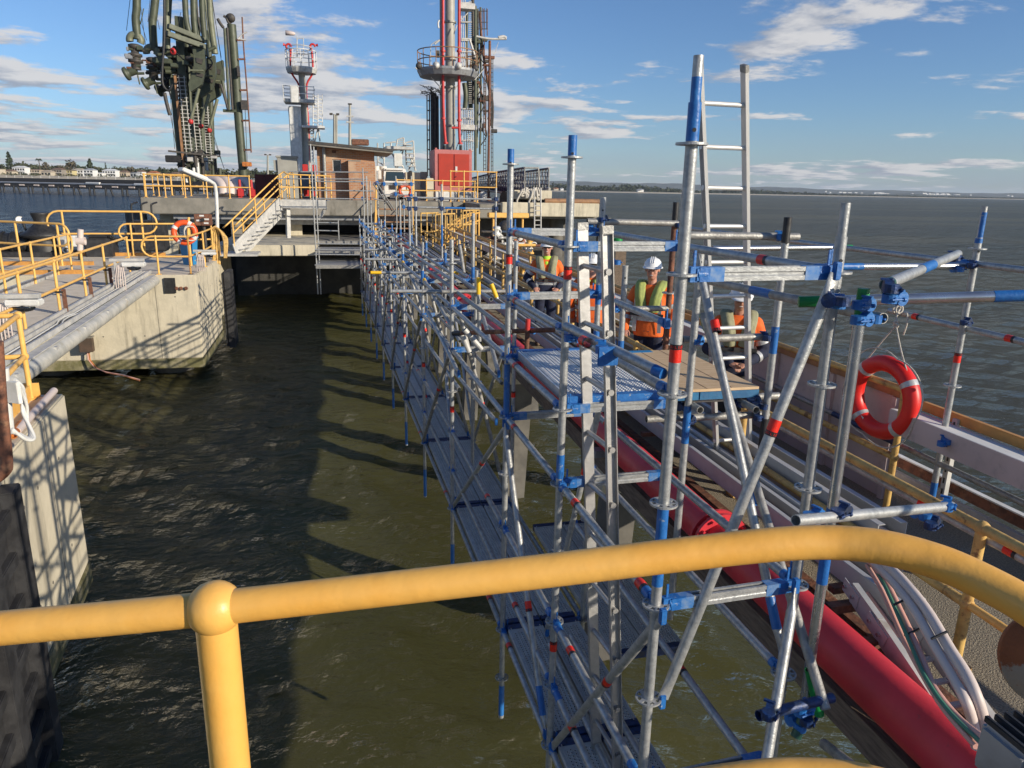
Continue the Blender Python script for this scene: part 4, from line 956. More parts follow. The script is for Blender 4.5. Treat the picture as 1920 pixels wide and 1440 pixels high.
# ---- near tower ----
nt_ = thing('scaffold_tower', 'tall near scaffold tower of galvanised tubes with blue ends around the plywood platform', 'scaffold', (1.7, 4.1, -3.9))
R0 = nt_
# outer row
standard(R0, 1.335, 2.72, -4.75, 0.33, [K(k) for k in range(0, 10)], [-0.655], [(0.19, 0.33), (-1.72, -1.34)], spig=(0.165, 0.0195, 'galv'))
o = MB().tube((1.335, 2.72, 0.33), (1.335, 2.72, 0.42), 0.0202, 24, cap=False).build('painted_band', 'blue', R0)
standard(R0, 1.307, 4.16, -4.75, 0.30, [K(k) for k in range(0, 10)], [-0.485, -3.02], [(0.19, 0.30), (-1.78, -1.62)])
standard(R0, 1.277, 5.6, -4.75, 0.29, [K(k) for k in range(0, 10)], [-0.54], [(0.19, 0.29), (-1.80, -1.37), (-4.72, -4.4)])
# inner row
standard(R0, 2.076, 2.755, -2.95, -0.17, [K(1), K(2), K(3), K(4), K(5)], [], [], spig=(0.14, 0.0195, 'galv'))
standard(R0, 2.19, 4.22, -2.95, -0.32, [], [], [(-1.62, -1.36)], m='galv')
standard(R0, 2.035, 5.62, -3.95, -0.05, [K(k) for k in range(1, 9)], [], [(-0.9, -0.74), (-1.32, -1.12)])
standard(R0, 2.24, 5.58, -1.5, -0.58, [], [], [(-1.4, -1.2)], m='galv')
# outer right pair carrying the plywood
st6 = standard(R0, 2.76, 4.20, -1.47, -0.20, [], [], [(-1.02, -0.84)], m='galv')
MB().tube((2.76, 4.2, -0.30), (2.76, 4.2, -0.14), TR+0.0012, 24).build('black_sleeve', 'black', st6)
MB().tube((2.76, 4.2, -1.72), (2.76, 4.2, -1.47), TR+0.0012, 24).build('black_sleeve', 'black', st6)
stR = standard(R0, 2.68, 5.66, -1.6, -0.1, [K(2), -1.1], [], [], m='rust')
MB().tube((2.68, 5.66, -0.24), (2.68, 5.66, -0.08), TR+0.001, 24).build('black_sleeve', 'black', stR)
# ledgers along the jetty, outer row
def LY(root, ya, yb, z, row='o', **k):
    f = OX if row == 'o' else IX
    return ledger(root, (f(ya), ya, z+0.0), (f(yb), yb, z+0.0), **k)
LY(R0, 5.6, 4.16, K(1), tapes=[0.16], blue=0.05)
LY(R0, 5.6, 4.16, K(2), tapes=[0.18], blue=0.05)
LY(R0, 5.6, 4.16, K(3), tapes=[0.2], blue=0.05)
LY(R0, 5.6, 4.16, K(4), tapes=[0.2], blue=0.04)
LY(R0, 4.16, 2.72, K(2), tapes=[0.28], blue=0.04)
ledger(R0, (2.04, 5.62, K(2)+0.0), (1.98, 2.95, K(2)-0.0), tapes=[], heads=False) if False else None
LY(R0, 4.16, 2.72, K(4), tapes=[0.22, 0.88], blue=0.04)
LY(R0, 5.6, 4.16, K(6), blue=0.05); LY(R0, 5.6, 4.16, K(7), tapes=[0.3]); LY(R0, 5.6, 4.16, K(8), tapes=[0.18])
LY(R0, 4.16, 2.72, K(6), tapes=[0.24], blue=0.06); LY(R0, 4.16, 2.72, K(7), tapes=[0.3], blue=0.1); LY(R0, 4.16, 2.72, K(8), tapes=[0.2])
for z in (K(6), K(7), K(8)): LY(R0, 2.72, 0.9, z)
# extra ledger hooked on with a blue coupler to the right of the second standard
lx = ledger(R0, PX(1062, 612, D=3.85), PX(1243, 701, D=3.05), heads=False, r=TR)
MB().tube(PX(1226, 693, D=3.08), PX(1243, 701, D=3.05), TR+0.001, 20).build('painted_end', 'blue', lx)
coupler(R0, PX(1068, 634, D=3.78), 0.3); coupler(R0, PX(1128, 655, D=3.4), 1.2)
tape(lx, PX(1096, 640, D=3.6), PX(1250, 706, D=2.82)-PX(1062, 612, D=3.85), near=1)
pl = MB(); pl.box(PX(1140, 668, D=3.38), (0.10, 0.012, 0.09)); pl.build('clamp_plate', 'blue', R0, 0.004)
# inner row ledgers
LI = lambda a, c, **k: ledger(R0, a, c, **k)
LI((2.035, 5.62, K(1)), (2.03, 4.2, K(1)), blue=0.05)
LI((2.03, 4.2, K(1)), (2.076, 2.755, K(1)), tapes=[0.62], blue=0.05)
LI((2.035, 5.62, K(2)), (2.03, 4.25, K(2)), blue=0.05)
LI((1.96, 8.2, K(2)), (2.035, 5.62, K(2)), blue=0.04)
LI((1.96, 8.2, K(3)), (2.035, 5.62, K(3)))
LI((2.035, 5.62, K(4)), (2.076, 2.755, K(4)), tapes=[0.12, 0.8])
LI((2.035, 5.62, K(5)), (2.076, 2.755, K(5)), tapes=[0.55])
LI((1.90, 5.62, K(6)), (1.95, 1.4, K(6)), tapes=[0.5])
# tubes running along under the near bay
ledger(R0, (1.72, 5.0, -3.55), (1.86, 1.2, -3.55), heads=False, tapes=[0.45], name='under_tube')
ledger(R0, (1.60, 5.2, -3.75), (1.62, 1.0, -3.75), heads=False, tapes=[0.72], name='under_tube')
# cross transoms
transom(R0, (OX(5.6), 5.6, K(1)), (2.035, 5.62, K(1)))
transom(R0, (OX(5.6), 5.6, K(2)), (2.035, 5.62, K(2)))
transom(R0, (OX(5.6), 5.6, K(3)), (2.035, 5.62, K(3)))
transom(R0, (OX(5.6), 5.6, K(4)), (2.035, 5.62, K(4)))
transom(R0, (OX(4.16), 4.16, K(4)), (2.09, 4.18, K(4)))
transom(R0, (OX(4.16), 4.16, K(3)), (2.09, 4.18, K(3)))
transom(R0, (OX(4.16), 4.16, K(1)), (2.09, 4.18, K(1)))
transom(R0, (OX(2.72), 2.72, K(1)), (2.076, 2.755, K(1)))
transom(R0, (OX(2.72), 2.72, K(4)), (2.076, 2.755, K(4)))
transom(R0, (OX(2.72), 2.72, K(6)), (2.076, 2.755, K(6)))
for y in (4.16, 5.6): transom(R0, (OX(y), y, K(8)), (OX(y)+0.76, y, K(8)))
# braces
brace(R0, (2.03, 2.70, K(1)+0.0), (1.40, 2.70, K(5)), tapes=[0.33])
brace(R0, PX(1568, 1085, D=3.25) if False else (2.03, 2.69, K(4)+0.02), (1.36, 1.9, K(7)-0.1), tapes=[0.42])
b1 = brace(R0, PX(1306, 478, D=4.45), PX(1466, 1222, D=3.72), tapes=[], blue=0.16)
tape(b1, PX(1341, 609, D=4.27), PX(1306, 478, D=4.45)-PX(1466, 1222, D=3.72), near=2, flip=True)
b2 = ledger(R0, PX(1318, 590, D=4.75), PX(1548, 1330, D=3.4), heads=False, m='galv_old', name='brace')
MB().tube(PX(1318, 590, D=4.75), PX(1326, 618, D=4.73), TR+0.002, 20, hollow=0.15).build('painted_end', 'green_paint', b2)
MB().tube(PX(1412, 915, D=4.2), PX(1421, 945, D=4.15), TR+0.001, 20, cap=False).build('painted_band', 'blue', b2)
brace(R0, (OX(5.6), 5.55, K(4)-0.06), (OX(8.22), 8.16, K(8)+0.05), tapes=[0.36])
brace(R0, (OX(2.72), 2.66, K(4)-0.03), (OX(4.16), 4.1, K(8)+0.03), tapes=[0.38])
brace(R0, (OX(5.6)-0.02, 5.56, K(4)-0.05), (OX(4.16)-0.02, 4.22, K(8)+0.06), tapes=[0.62], blue=0.2)
brace(R0, (1.62, 5.35, K(8)+0.1), (1.95, 5.0, K(2)-0.3), tapes=[0.6])
# right hand side tube and clamp work of the tower
def tb(root, p, q, m='galv', name='tube', tapes=(), blues=(), r=TR, n=24):
    o = MB().tube(p, q, r, n, hollow=0.14).build(name, m, root)
    d = Vector(q)-Vector(p)
    for a, c, mm in blues: MB().tube(lerp(p, q, a), lerp(p, q, c), r+0.0012, n, cap=True).build('painted_band', mm, o)
    for t_ in tapes: tape(o, lerp(p, q, t_), d, near=1)
    return o
tb(R0, PX(1272, 441, Y=4.30), PX(1497, 444, Y=4.30), 'galv_old')
coupler(R0, (2.76, 4.25, PX(1465, 443, Y=4.3).z), 1.2)
tb(R0, PX(1280, 637, Y=4.30), PX(1438, 631, Y=4.28), 'galv_old')
coupler(R0, PX(1303, 640, Y=4.22), 0.5); coupler(R0, PX(1439, 634, Y=4.22), 1.4, COUPD)
tb(R0, PX(1212, 786, Y=4.30), PX(1440, 777, Y=4.28), 'galv_old')
coupler(R0, PX(1288, 790, Y=4.24), 0.5, COUPD); coupler(R0, PX(1288, 765, Y=4.24), 2.2, COUPD); coupler(R0, PX(1421, 783, Y=4.2), 1.2, COUPD)
tb(R0, PX(1262, 750, Y=4.30), PX(1460, 742, Y=4.30), 'galv_old')
coupler(R0, PX(1408, 752, Y=4.2), 0.2, COUPX); coupler(R0, PX(1392, 758, Y=4.22), 2.0, COUPX); coupler(R0, PX(1432, 762, Y=4.2), 2.6, COUPX)
for xx_ in (1418, 1313): pz_ = PX(xx_, 769, Z=-1.36); tb(R0, pz_, pz_+Vector((0, 1.3, 0)), 'galv_old')
tb(R0, PX(1155, 580, Y=5.66), PX(1254, 578, Y=5.66), 'galv_old'); coupler(R0, PX(1153, 581, Y=5.6), 0.8)
tb(R0, PX(1101, 415, Y=5.62), PX(1271, 419, Y=5.62), 'galv_old'); coupler(R0, PX(1129, 412, Y=5.6), 0.8, COUPD); coupler(R0, PX(1272, 422, Y=5.6), 0.8, COUPD)
coupler(R0, PX(1157, 492, Y=5.6), 2.2); coupler(R0, PX(1105, 428, Y=5.6), 1.0)
# rusty tube below the planks and odd short ends
tb(R0, PX(850, 625, Y=8.1), PX(1050, 618, Y=6.6), 'rust', blues=[(0, 0.09, 'black')])
coupler(R0, PX(853, 627, Y=8.1), 0.4, COUPD); coupler(R0, PX(992, 622, Y=7.0), 0.4)
tb(R0, PX(990, 598, Y=6.95), PX(986, 690, Y=6.95), 'rust', blues=[(0, 0.22, 'red_paint')])
# ledger line behind S4 with green sleeve and couplers
F0, F1 = PX(1330, 527, D=4.75), PX(1656, 597, D=3.15)
tb(R0, F0, F1, 'galv_old', blues=[(0.33, 0.46, 'blue')])
G0, G1 = PX(1497, 566, D=3.35), PX(2000, 552, D=3.12)
tb(R0, G0, G1, 'galv_bright', blues=[(0.0, 0.11, 'green_paint'), (0.74, 0.86, 'blue')])
coupler(R0, PX(1572, 570, D=3.0), 0.9); coupler(R0, PX(1608, 600, D=3.05), 0.2); coupler(R0, PX(1611, 572, D=3.05), 0.2); coupler(R0, PX(1640, 598, D=3.15), 1.7)
coupler(R0, PX(1580, 565, D=2.95), 2.5, COUPD)
O0, O1 = PX(1660, 534, D=3.02), PX(1796, 476, D=4.4)
tb(R0, O0, O1, 'galv', blues=[(0.0, 0.045, 'green_dark'), (0.40, 0.56, 'blue')])
coupler(R0, PX(1671, 541, D=2.92), 1.1, COUPD); coupler(R0, PX(1668, 560, D=2.95), 0.1); coupler(R0, PX(1792, 483, D=4.35), 1.1, COUPD)
V0, V1 = PX(1620, 541, D=3.10), PX(1502, 1325, D=4.05)
vx = (V0+V1)/2
V1 = Vector((V0.x, V0.y, PX(1502, 1325, Y=V0.y).z))
tb(R0, V0, V1, 'galv_bright', blues=[(0.0, 0.055, 'green_paint'), (0.485, 0.505, 'blue'), (0.60, 0.67, 'blue')])
H0, H1 = PX(1492, 976, D=2.98), PX(1784, 949, D=3.62)
tb(R0, H0, H1, 'galv'); coupler(R0, PX(1518, 970, D=3.08), 0.3); coupler(R0, PX(1570, 962, D=3.12), 0.3, COUPD); coupler(R0, PX(1775, 950, D=3.58), 0.8)
# cluster at the foot
tb(R0, PX(1422, 1342, D=3.28), PX(1560, 1308, D=3.45), 'blue_dark'); tb(R0, PX(1492, 1382, D=3.45), PX(1512, 1330, D=3.45), 'green_dark')
tb(R0, PX(1518, 1255, D=3.55), PX(1536, 1340, D=3.6), 'green_paint')
coupler(R0, PX(1500, 1333, D=3.4), 0.2); coupler(R0, PX(1512, 1352, D=3.42), 0.8, COUPD); coupler(R0, PX(1440, 1340, D=3.25), 0.8, COUPD); coupler(R0, PX(1500, 1362, D=3.45), 1.8)
tb(R0, PX(1545, 1395, D=3.5), PX(1600, 1438, D=3.2), 'galv_old')
MB().tube(PX(1536, 1322, D=3.42), PX(1552, 1318, D=3.4), 0.014, 10).build('bolt', 'galv_bright', R0)
# end rope knot on standard top at the far inner post etc
# ---- right hand post beyond the walkway ----
rp_ = thing('scaffold_post', 'single scaffold post with blue top beyond the life ring and its long tubes', 'scaffold', (4.55, 4.5, DECK))
standard(rp_, 4.55, 4.51, -2.75, -0.28, [K(1)-0.04, K(3)-0.08, K(4)-0.03], [-1.19], [(-0.32, -0.285), (-2.32, -2.2)], spig=(0.22, 0.0195, 'galv'))
MB().tube((4.551, 4.508, -0.28), (4.551, 4.508, -0.10), 0.0203, 24, cap=False).build('painted_band', 'blue', rp_)
tb(rp_, (4.59, 9.5, -0.47), (4.50, 0.5, -0.47), 'galv', blues=[(0.52, 0.56, 'blue')], tapes=[0.18])
tb(rp_, (4.60, 5.35, -0.955), (4.50, 0.8, -0.955), 'galv', tapes=[0.07, 0.27])
tb(rp_, (4.60, 8.0, -2.04), (4.50, 0.8, -2.04), 'galv_old', blues=[(0.30, 0.42, 'blue_dark')])
tb(rp_, PX(1545, 500, Y=4.55), PX(1812, 499, Y=4.55), 'galv_bright', blues=[(0.0, 0.26, 'blue')])
tb(rp_, PX(1336, 466, Y=6.1), PX(1597, 464, Y=6.1), 'galv_bright', blues=[(0.94, 1.0, 'green_paint')])
for p, a, me in ((PX(1808, 605, D=5.4), 0.3, COUPD), (PX(1822, 498, D=5.3), 0.8, COUPD), (PX(1800, 505, D=5.35), 1.6, COUP), (PX(1765, 832, D=5.5), 0.2, COUP), (PX(1776, 828, D=5.5), 1.2, COUP)): coupler(rp_, p, a, me)
tj = thing('scaffold_tube', 'long scaffold tube with red tapes strapped below the worn yellow handrail', 'scaffold tube', (3.37, 4, -1.8))
tb(tj, (3.375, 9.5, -1.80), (3.375, 0.5, -1.80), 'galv', tapes=[0.678, 0.716 if False else 0.745])
coupler(tj, PX(1745, 985, D=3.6), 0.5, COUPD); coupler(tj, PX(1735, 968, D=3.65), 1.8)
# ---- platform: perforated steel planks and plywood ----
def plank_mesh(L_, w=0.318, h=0.06, near=True):
    """steel plank along Y from 0..L, X from 0..w, top at z=0; rows of raised domed holes"""
    b = MB()
    b.cur = 0
    b.bb(0, 0.012, 0, L_, -h, 0.004); b.bb(w-0.012, w, 0, L_, -h, 0.004)
    b.bb(0.012, w-0.012, 0.0, L_, -0.006, 0.0)
    b.bb(0.022, 0.030, 0.03, L_-0.03, 0.0, 0.006); b.bb(w-0.030, w-0.022, 0.03, L_-0.03, 0.0, 0.006)
    if near:
        nx = 9; dx = (w-0.09)/(nx-1); ny = int((L_-0.12)/0.030)
        seg = 6
        for i in range(nx):
            for j in range(ny):
                x = 0.045+i*dx; y = 0.06+j*0.030+(0.015 if i % 2 else 0)
                b.cur = 0
                vs = []; 
                for (r, z) in ((0.0125, 0.0003), (0.0080, 0.0085), (0.0055, 0.0065)):
                    vs += [(x+r*math.cos(2*math.pi*k/seg), y+r*1.2*math.sin(2*math.pi*k/seg), z) for k in range(seg)]
                fs = [[a*seg+k, a*seg+(k+1) % seg, (a+1)*seg+(k+1) % seg, (a+1)*seg+k] for a in range(2) for k in range(seg)]
                b.add(vs, fs)
                b.cur = 1; b.add(vs[2*seg:], [list(range(seg))])
        b.cur = 0
    return b
def plank_end(b, y, w=0.318): b.bb(0.0-0.001, w+0.001, y-0.02, y+0.045, -0.062, 0.0058)
PLM = {}
mat('plank_silver', (0.66, 0.67, 0.67), 0.33, 0.55, (0.54, 0.55, 0.56), 12)
mat('plank_grey', (0.58, 0.57, 0.53), 0.55, 0.1, (0.47, 0.46, 0.43), 9, bump=0.1)
def plank(x, y0, y1, ztop, label, group, near=True, slope=0.0, m='galv'):
    Lk = round(y1-y0-0.02, 2); key = (Lk, near, m)
    if key not in PLM:
        b = plank_mesh(Lk, near=near); me = shared('deck_plate', b, [m, 'black'])
        e = MB(); plank_end(e, 0.0); e2 = MB(); plank_end(e2, Lk-0.025); me3 = shared('end_cap', e2, 'blue_dark' if m == 'plank_grey' else 'blue'); me2 = shared('end_cap', e, 'blue_dark' if m == 'plank_grey' else 'blue')
        PLM[key] = (me, me2, me3)
    t = thing('scaffold_plank', label, 'plank', (x, y0, ztop), group)
    t.rotation_euler = (0, 0, slope)
    for nm, me in zip(('deck_plate', 'end_cap', 'end_cap'), PLM[key]):
        o = bpy.data.objects.new(nm, me); COL.objects.link(o); o.parent = t
    return t
ZP = -1.255
plank(1.345, 4.20, 5.58, ZP, 'silver perforated steel plank on the high platform, nearest the lower walkway', 'steel planks of the high platform', m='plank_silver')
plank(1.675, 4.20, 5.58, ZP, 'silver perforated steel plank on the high platform, beside the plywood', 'steel planks of the high platform', m='plank_silver')
ply = thing('plywood_sheet', 'plywood sheet with blue painted edge beside the steel planks of the platform', 'plywood', (2.43, 4.9, ZP))
mat('ply', (0.62, 0.45, 0.27), 0.7, 0, (0.52, 0.36, 0.20), 3, stretch=(2, 14, 2), bump=0.1, col3=(0.22, 0.14, 0.08), scale3=2.2, lo3=0.62, hi3=0.72)
MB().bb(2.11, 2.70, 4.22, 5.40, ZP-0.014, ZP+0.004).build('board', 'ply', ply)
for k in (2.32, 2.5): MB().bb(k, k+0.003, 4.225, 5.395, ZP+0.0035, ZP+0.0055).build('joint', 'rust', ply)
MB().bb(2.16, 2.42, 5.33, 5.40, ZP+0.0042, ZP+0.0062).build('painted_patch', 'bin_blue', ply)
mat('blue_timber', (0.02, 0.15, 0.30), 0.6, 0, (0.02, 0.10, 0.22), 6, bump=0.3)
for k, (a, c) in enumerate(((2.10, 2.26), (2.27, 2.47), (2.48, 2.70))): MB().bb(a, c, 4.215, 5.3, ZP-0.068, ZP-0.016).build('timber_bearer', 'blue_timber', ply)
# ---- lower walkway planks ----
ZW = K(8)+0.045
seg = [(1.0, 2.68), (2.72, 4.14), (4.18, 5.58), (5.63, 8.18), (8.24, 10.62), (10.67, 13.06), (13.12, 15.46), (15.52, 17.95), (18.02, 20.36), (20.42, 22.76), (22.82, 25.26), (25.32, 27.66)]
ordn = ['first', 'second', 'third', 'fourth', 'fifth', 'sixth', 'seventh', 'eighth', 'ninth', 'tenth', 'eleventh', 'twelfth']
for i, (a, c) in enumerate(seg):
    x = OX((a+c)/2)+0.035; 
    for k in range(2):
        plank(OX(a)+0.035+k*0.335, a, c, ZW, 'grey steel plank of the low walkway, %s pair from the camera, %s side' % (ordn[i], ('water', 'jetty')[k]), 'steel planks of the low walkway', near=i < 6, slope=0.0235, m='plank_grey')
for k in range(2):
    plank(2.10+k*0.335, 5.0, 7.5, ZW, 'grey steel plank beside the low walkway, behind the ladder, %s' % ('closer to the walkway', 'closer to the pipe')[k], 'extra steel planks beside the low walkway', near=True, slope=0.02, m='plank_grey')
# ---- middle and far run ----
def run(root, idx, near):
    for j in idx:
        y = YS[j]; ox, ix = OX(y), IX(y)
        top = -0.56 if j == 3 else -1.08+0.03*((j*7) % 3)
        itop = -0.57 if j == 3 else (-1.08 if j % 4 else -0.35)
        standard(root, ox, y, -4.72, top, [K(k) for k in ((2, 3, 4, 5, 6, 7, 8) if j == 3 else (3, 4, 5, 6, 7, 8))], [-2.55-0.03*(j % 3)], [(-4.7, -4.25), (top-0.32, top-0.12)] if j > 3 else [(-4.7, -4.3)], near=near)
        standard(root, ix, y, -3.95, itop, [K(k) for k in (3, 4, 6, 8)], [-2.4] if j % 2 else [], [(-1.28, -1.12)], near=near)
        transom(root, (ox, y, K(3)), (ix, y, K(3)), near=near); transom(root, (ox, y, K(4)), (ix, y, K(4)), near=near); transom(root, (ox, y, K(8)), (ix, y, K(8)), near=near)
        if j+1 < len(YS): y2 = YS[j+1]; prev = y
        yp = YS[j-1]
        for z in (K(3), K(4), K(6), K(7), K(8)):
            ledger(root, (ox, y, z), (OX(yp), yp, z), near=near, tapes=[0.8] if z == K(8) else ([0.75] if z == K(6) and j % 2 else []), m='galv' if z > K(6) else 'galv_old')
        for z in (K(3), K(4), K(8)):
            ledger(root, (ix, y, z), (IX(yp) if j > 3 else 2.035, yp, z), near=near, tapes=[0.85] if z == K(3) else [])
        if j > 3:
            brace(root, (OX(yp)-0.03, yp, K(4)-0.05), (ox-0.03, y-0.05, K(8)+0.05), near=near, tapes=[0.33], m='galv_old')
            if j % 2: brace(root, (IX(yp)+0.03, yp, K(8)), (ix+0.03, y, K(3)), near=near, m='galv')
            else: brace(root, (IX(yp)+0.03, yp, K(3)), (ix+0.03, y, K(8)), near=near, m='galv')
mid = thing('scaffold_run', 'long run of hanging scaffold over the water behind the tower', 'scaffold', (1.6, 10, -3.9))
run(mid, (3, 4, 5), True)
run(mid, (6, 7), False)
farS = thing('scaffold_run', 'farthest stretch of hanging scaffold ending below the brick hut', 'scaffold', (1.4, 24, -3.9))
run(farS, (8, 9, 10, 11), False)
# tubes running the length of the bays, and short raking stays
for k, (dx, z, a, c) in enumerate(((0.22, K(3)+0.055, 6.4, 20), (0.50, K(3)+0.055, 8.4, 27.5), (0.36, K(4)+0.055, 8.4, 24), (0.10, K(5), 8.3, 27.6), (0.62, K(5)+0.05, 8.3, 27.6), (0.30, K(3)+0.10, 9.5, 15.5))):
    P = [Vector((OX(a)+dx, a, z)), Vector((OX(c)+dx*0.9, c, z))]
    tb(mid, P[0], P[1], 'galv' if k % 2 else 'galv_old', n=12, name='long_tube')
for j in range(3, 11):
    y0, y1 = YS[j], YS[j+1]; rt = mid if j < 7 else farS
    brace(rt, (OX(y0)+0.05, y0+0.05, K(8)+0.1), (OX(y1)+0.30, y1-0.1, K(5)), near=j < 6, m='galv', tapes=[0.3])
    brace(rt, (OX(y0)+0.08, y0+0.05, K(3)), (IX(y0)-0.06, y0+0.08, K(8)+0.1), near=j < 6, m='galv_old', tapes=[0.5] if j % 2 else [])
    if j % 2: tb(rt, (OX(y0)+0.45, y0+0.9, -1.0), (OX(y0)+0.42, y0+1.0, -3.7), 'galv', n=10, name='mid_upright')
# loose tubes laid over the run with yellow caps
for (a, c, y, cap) in (((695, 511), (860, 512), 11.8, 1), ((683, 486), (862, 487), 13.9, 0), ((683, 468), (800, 469), 16.8, 0), ((735, 546), (905, 546), 9.6, 0)):
    tb(mid, PX(*a, Y=y), PX(*c, Y=y), 'galv', blues=[(0, 0.12, 'yellow_cap'), (0.93, 1, 'yellow_cap')] if cap else [], n=12, name='loose_tube')
tb(mid, PX(792, 547, Y=9.0), PX(965, 546, Y=9.0), 'galv_old', n=14, name='loose_tube')
for (x, y, Y) in ((755, 491, 12.9), (795, 524, 10.4)):
    p = PX(x, y, Y=Y); d = Vector((0.12, -0.95, -0.28)).normalized()
    tb(mid, p, p+d*1.9, 'galv', blues=[(0, 0.045, 'yellow_cap')], n=12, name='loose_tube')
for (x, y, x2, y2, Y) in ((897, 520, 899, 640, 8.3), (921, 532, 932, 560, 8.1)):
    tb(mid, PX(x, y, Y=Y), PX(x2, y2, Y=Y), 'galv', blues=[(0, 0.26, 'yellow_cap')] if Y > 8.2 else [(0, 0.9, 'yellow_cap')], n=12, name='loose_tube')
tb(mid, PX(862, 461, Y=10.2), PX(870, 512, Y=10.0), 'galv_old', n=12, name='loose_tube')
for (a, c) in (((812, 610), (900, 720)), ((905, 590), (935, 700)), ((870, 600), (1000, 720)), ((845, 690), (930, 790)), ((800, 580), (860, 700))):
    brace(mid, PX(*a, D=9.5), PX(*c, D=7.6), near=True, m='galv')
for (a, c, Y) in (((866, 627), (880, 660), 8.0), ((871, 618), (903, 655), 7.8)):
    tb(mid, PX(*a, Y=Y), PX(*c, Y=Y), 'grey_light', r=0.03, n=14, name='sleeve')
# tall rail frame over the run
fr = thing('scaffold_guardrail', 'tall scaffold guardrail frame of two long tubes standing across the walkway', 'scaffold', PX(870, 400, Y=17))
for (x0, y0, x1, y1, bl) in ((762, 370, 934, 374, ()), (760, 388, 934, 392, [(0.42, 0.64, 'blue')])): tb(fr, PX(x0, y0, Y=17), PX(x1, y1, Y=17), 'galv', blues=bl, n=10)
for (x, yt, yb, bl) in ((767, 372, 500, ()), (779, 360, 515, ()), (828, 345, 520, [(0.43, 0.66, 'blue')]), (930, 352, 520, ())):
    p = PX(x, yt, Y=17); q = Vector((p.x, p.y, PX(x, yb, Y=17).z)); tb(fr, p, q, 'galv', blues=bl, n=10, name='standard')
for x in (767, 779, 828, 930):
    for yy_ in (373, 391): MB().box(PX(x, yy_, Y=16.96), (0.09, 0.09, 0.09)).build('coupler', 'blue_dark', fr, 0.01)
# ---- life ring hanging from the right hand tube ----
lr = thing('life_ring', 'red life ring with grey reflective bands hanging by white rope', 'life ring', (4.44, 4.95, -1.55))
RC = PX(1655, 745, X=4.40)
RA = Vector((1.0, 0.12, 0)).normalized()
MB().torus(RC, 0.29, 0.068, RA, 64, 20).build('ring_body', 'ring_red', lr)
uu, ww = MB().frame(RA)
for a in (0.55, 2.3, 3.9, 5.35):
    MB().torus(RC, 0.29, 0.0695, RA, 6, 20, a, a+0.14).build('reflective_band', 'reflect', lr)
pts = []
for k in range(81):
    a = 2*math.pi*k/80; sag = 0.375+0.05*abs(math.sin(2*a+0.6)); pts.append(RC+uu*(sag*math.cos(a))+ww*(sag*math.sin(a))+RA*(-0.035))
MB().path(pts, 0.0065, 8).build('grab_rope', 'rope', lr)
lb = MB(); lb.box(RC+Vector((-0.068, 0.14, -0.235)), (0.004, 0.05, 0.07), Matrix.Rotation(0.3, 3, 'X')); lb.build('label_tag', 'white_paint', lr)
rh = thing('rope', 'knotted white rope tying the life ring to the scaffold tube', 'rope', PX(1690, 575, X=4.5))
KN = PX(1680, 610, X=4.47); TP = PX(1686, 580, X=4.53)
for q in (RC+Vector((0, 0.30, 0.20)), RC+Vector((0, -0.24, 0.245))): MB().path(smooth([KN, lerp(KN, q, 0.5)+Vector((0, 0.01, -0.004)), q]), 0.0065, 8).build('strand', 'rope', rh)
MB().path(smooth([KN, lerp(KN, TP, 0.5)+Vector((0.0, 0.012, 0)), TP]), 0.008, 8).build('strand', 'rope', rh)
b = MB(); b.torus(TP, 0.034, 0.008, (0, 1, 0), 16, 8); b.torus(TP+Vector((0, 0.03, 0)), 0.034, 0.008, (0, 1, 0.2), 16, 8); b.torus(KN, 0.018, 0.009, (1, 0.2, 0.5), 14, 8); b.torus(KN+Vector((0, 0.01, 0.02)), 0.016, 0.008, (0.2, 1, 0.5), 14, 8); b.build('knot', 'rope', rh)
MB().path(smooth([TP+Vector((0, -0.03, -0.03)), TP+Vector((0, -0.09, -0.02)), TP+Vector((0, -0.11, -0.10)), TP+Vector((0, -0.09, -0.2))]), 0.007, 8).build('loose_end', 'rope', rh)
# ---- ladders ----
def ladder(lbl, FL, TL, side, nr, s0, s1, m='alu', sw=0.025, sd=0.065, rr=0.016, capm='black', tri=False):
    t = thing('ladder', lbl, 'ladder', FL); FL = Vector(FL); TL = Vector(TL); side = Vector(side); d = (TL-FL).normalized(); sn = side.normalized(); dep = d.cross(sn).normalized()
    for k in (0, 1):
        p, q = FL+side*k, TL+side*k; sg = 1 if k == 0 else -1
        a, c = sw/2, sd/2; th = 0.004
        pr = [(-a*sg, -c), (a*sg, -c), (a*sg, -c+th), (-a*sg+th*sg, -c+th), (-a*sg+th*sg, c-th), (a*sg, c-th), (a*sg, c), (-a*sg, c)]
        b = MB(); b.prof(p, q, [(x*(1), y) for x, y in pr], up=tuple(dep)); o = b.build('stile', m, t)
        # seen outer face carries rung ends
        bb_ = MB()
        for i in range(nr):
            c0 = lerp(FL, TL, s0+(s1-s0)*i/(nr-1))+side*k
            ax = sn*(-1 if k == 0 else 1)
            bb_.lathe(c0+ax*(a-0.002), [(0.012, 0.0), (0.0185, 0.0), (0.0185, 0.006), (0.011, 0.006)], 16, tuple(ax), False)
        bb_.build('rung_ends', m, o)
        bc = MB()
        for i in range(nr):
            c0 = lerp(FL, TL, s0+(s1-s0)*i/(nr-1))+side*k; ax = sn*(-1 if k == 0 else 1)
            bc.tube(c0+ax*(a), c0+ax*(a+0.0015), 0.0118, 14)
        bc.build('rung_holes', 'black', o)
        for e, dd in ((p, 1), (q, -1)):
            MB().beam(e-d*0.002*dd, e+d*0.045*dd, sd+0.006, sw+0.006, up=tuple(sn)).build('end_cap', capm, t, 0.003)
    for i in range(nr):
        c0 = lerp(FL, TL, s0+(s1-s0)*i/(nr-1)); MB().tube(c0, c0+side, rr, 14).build('rung', m, t)
    return t
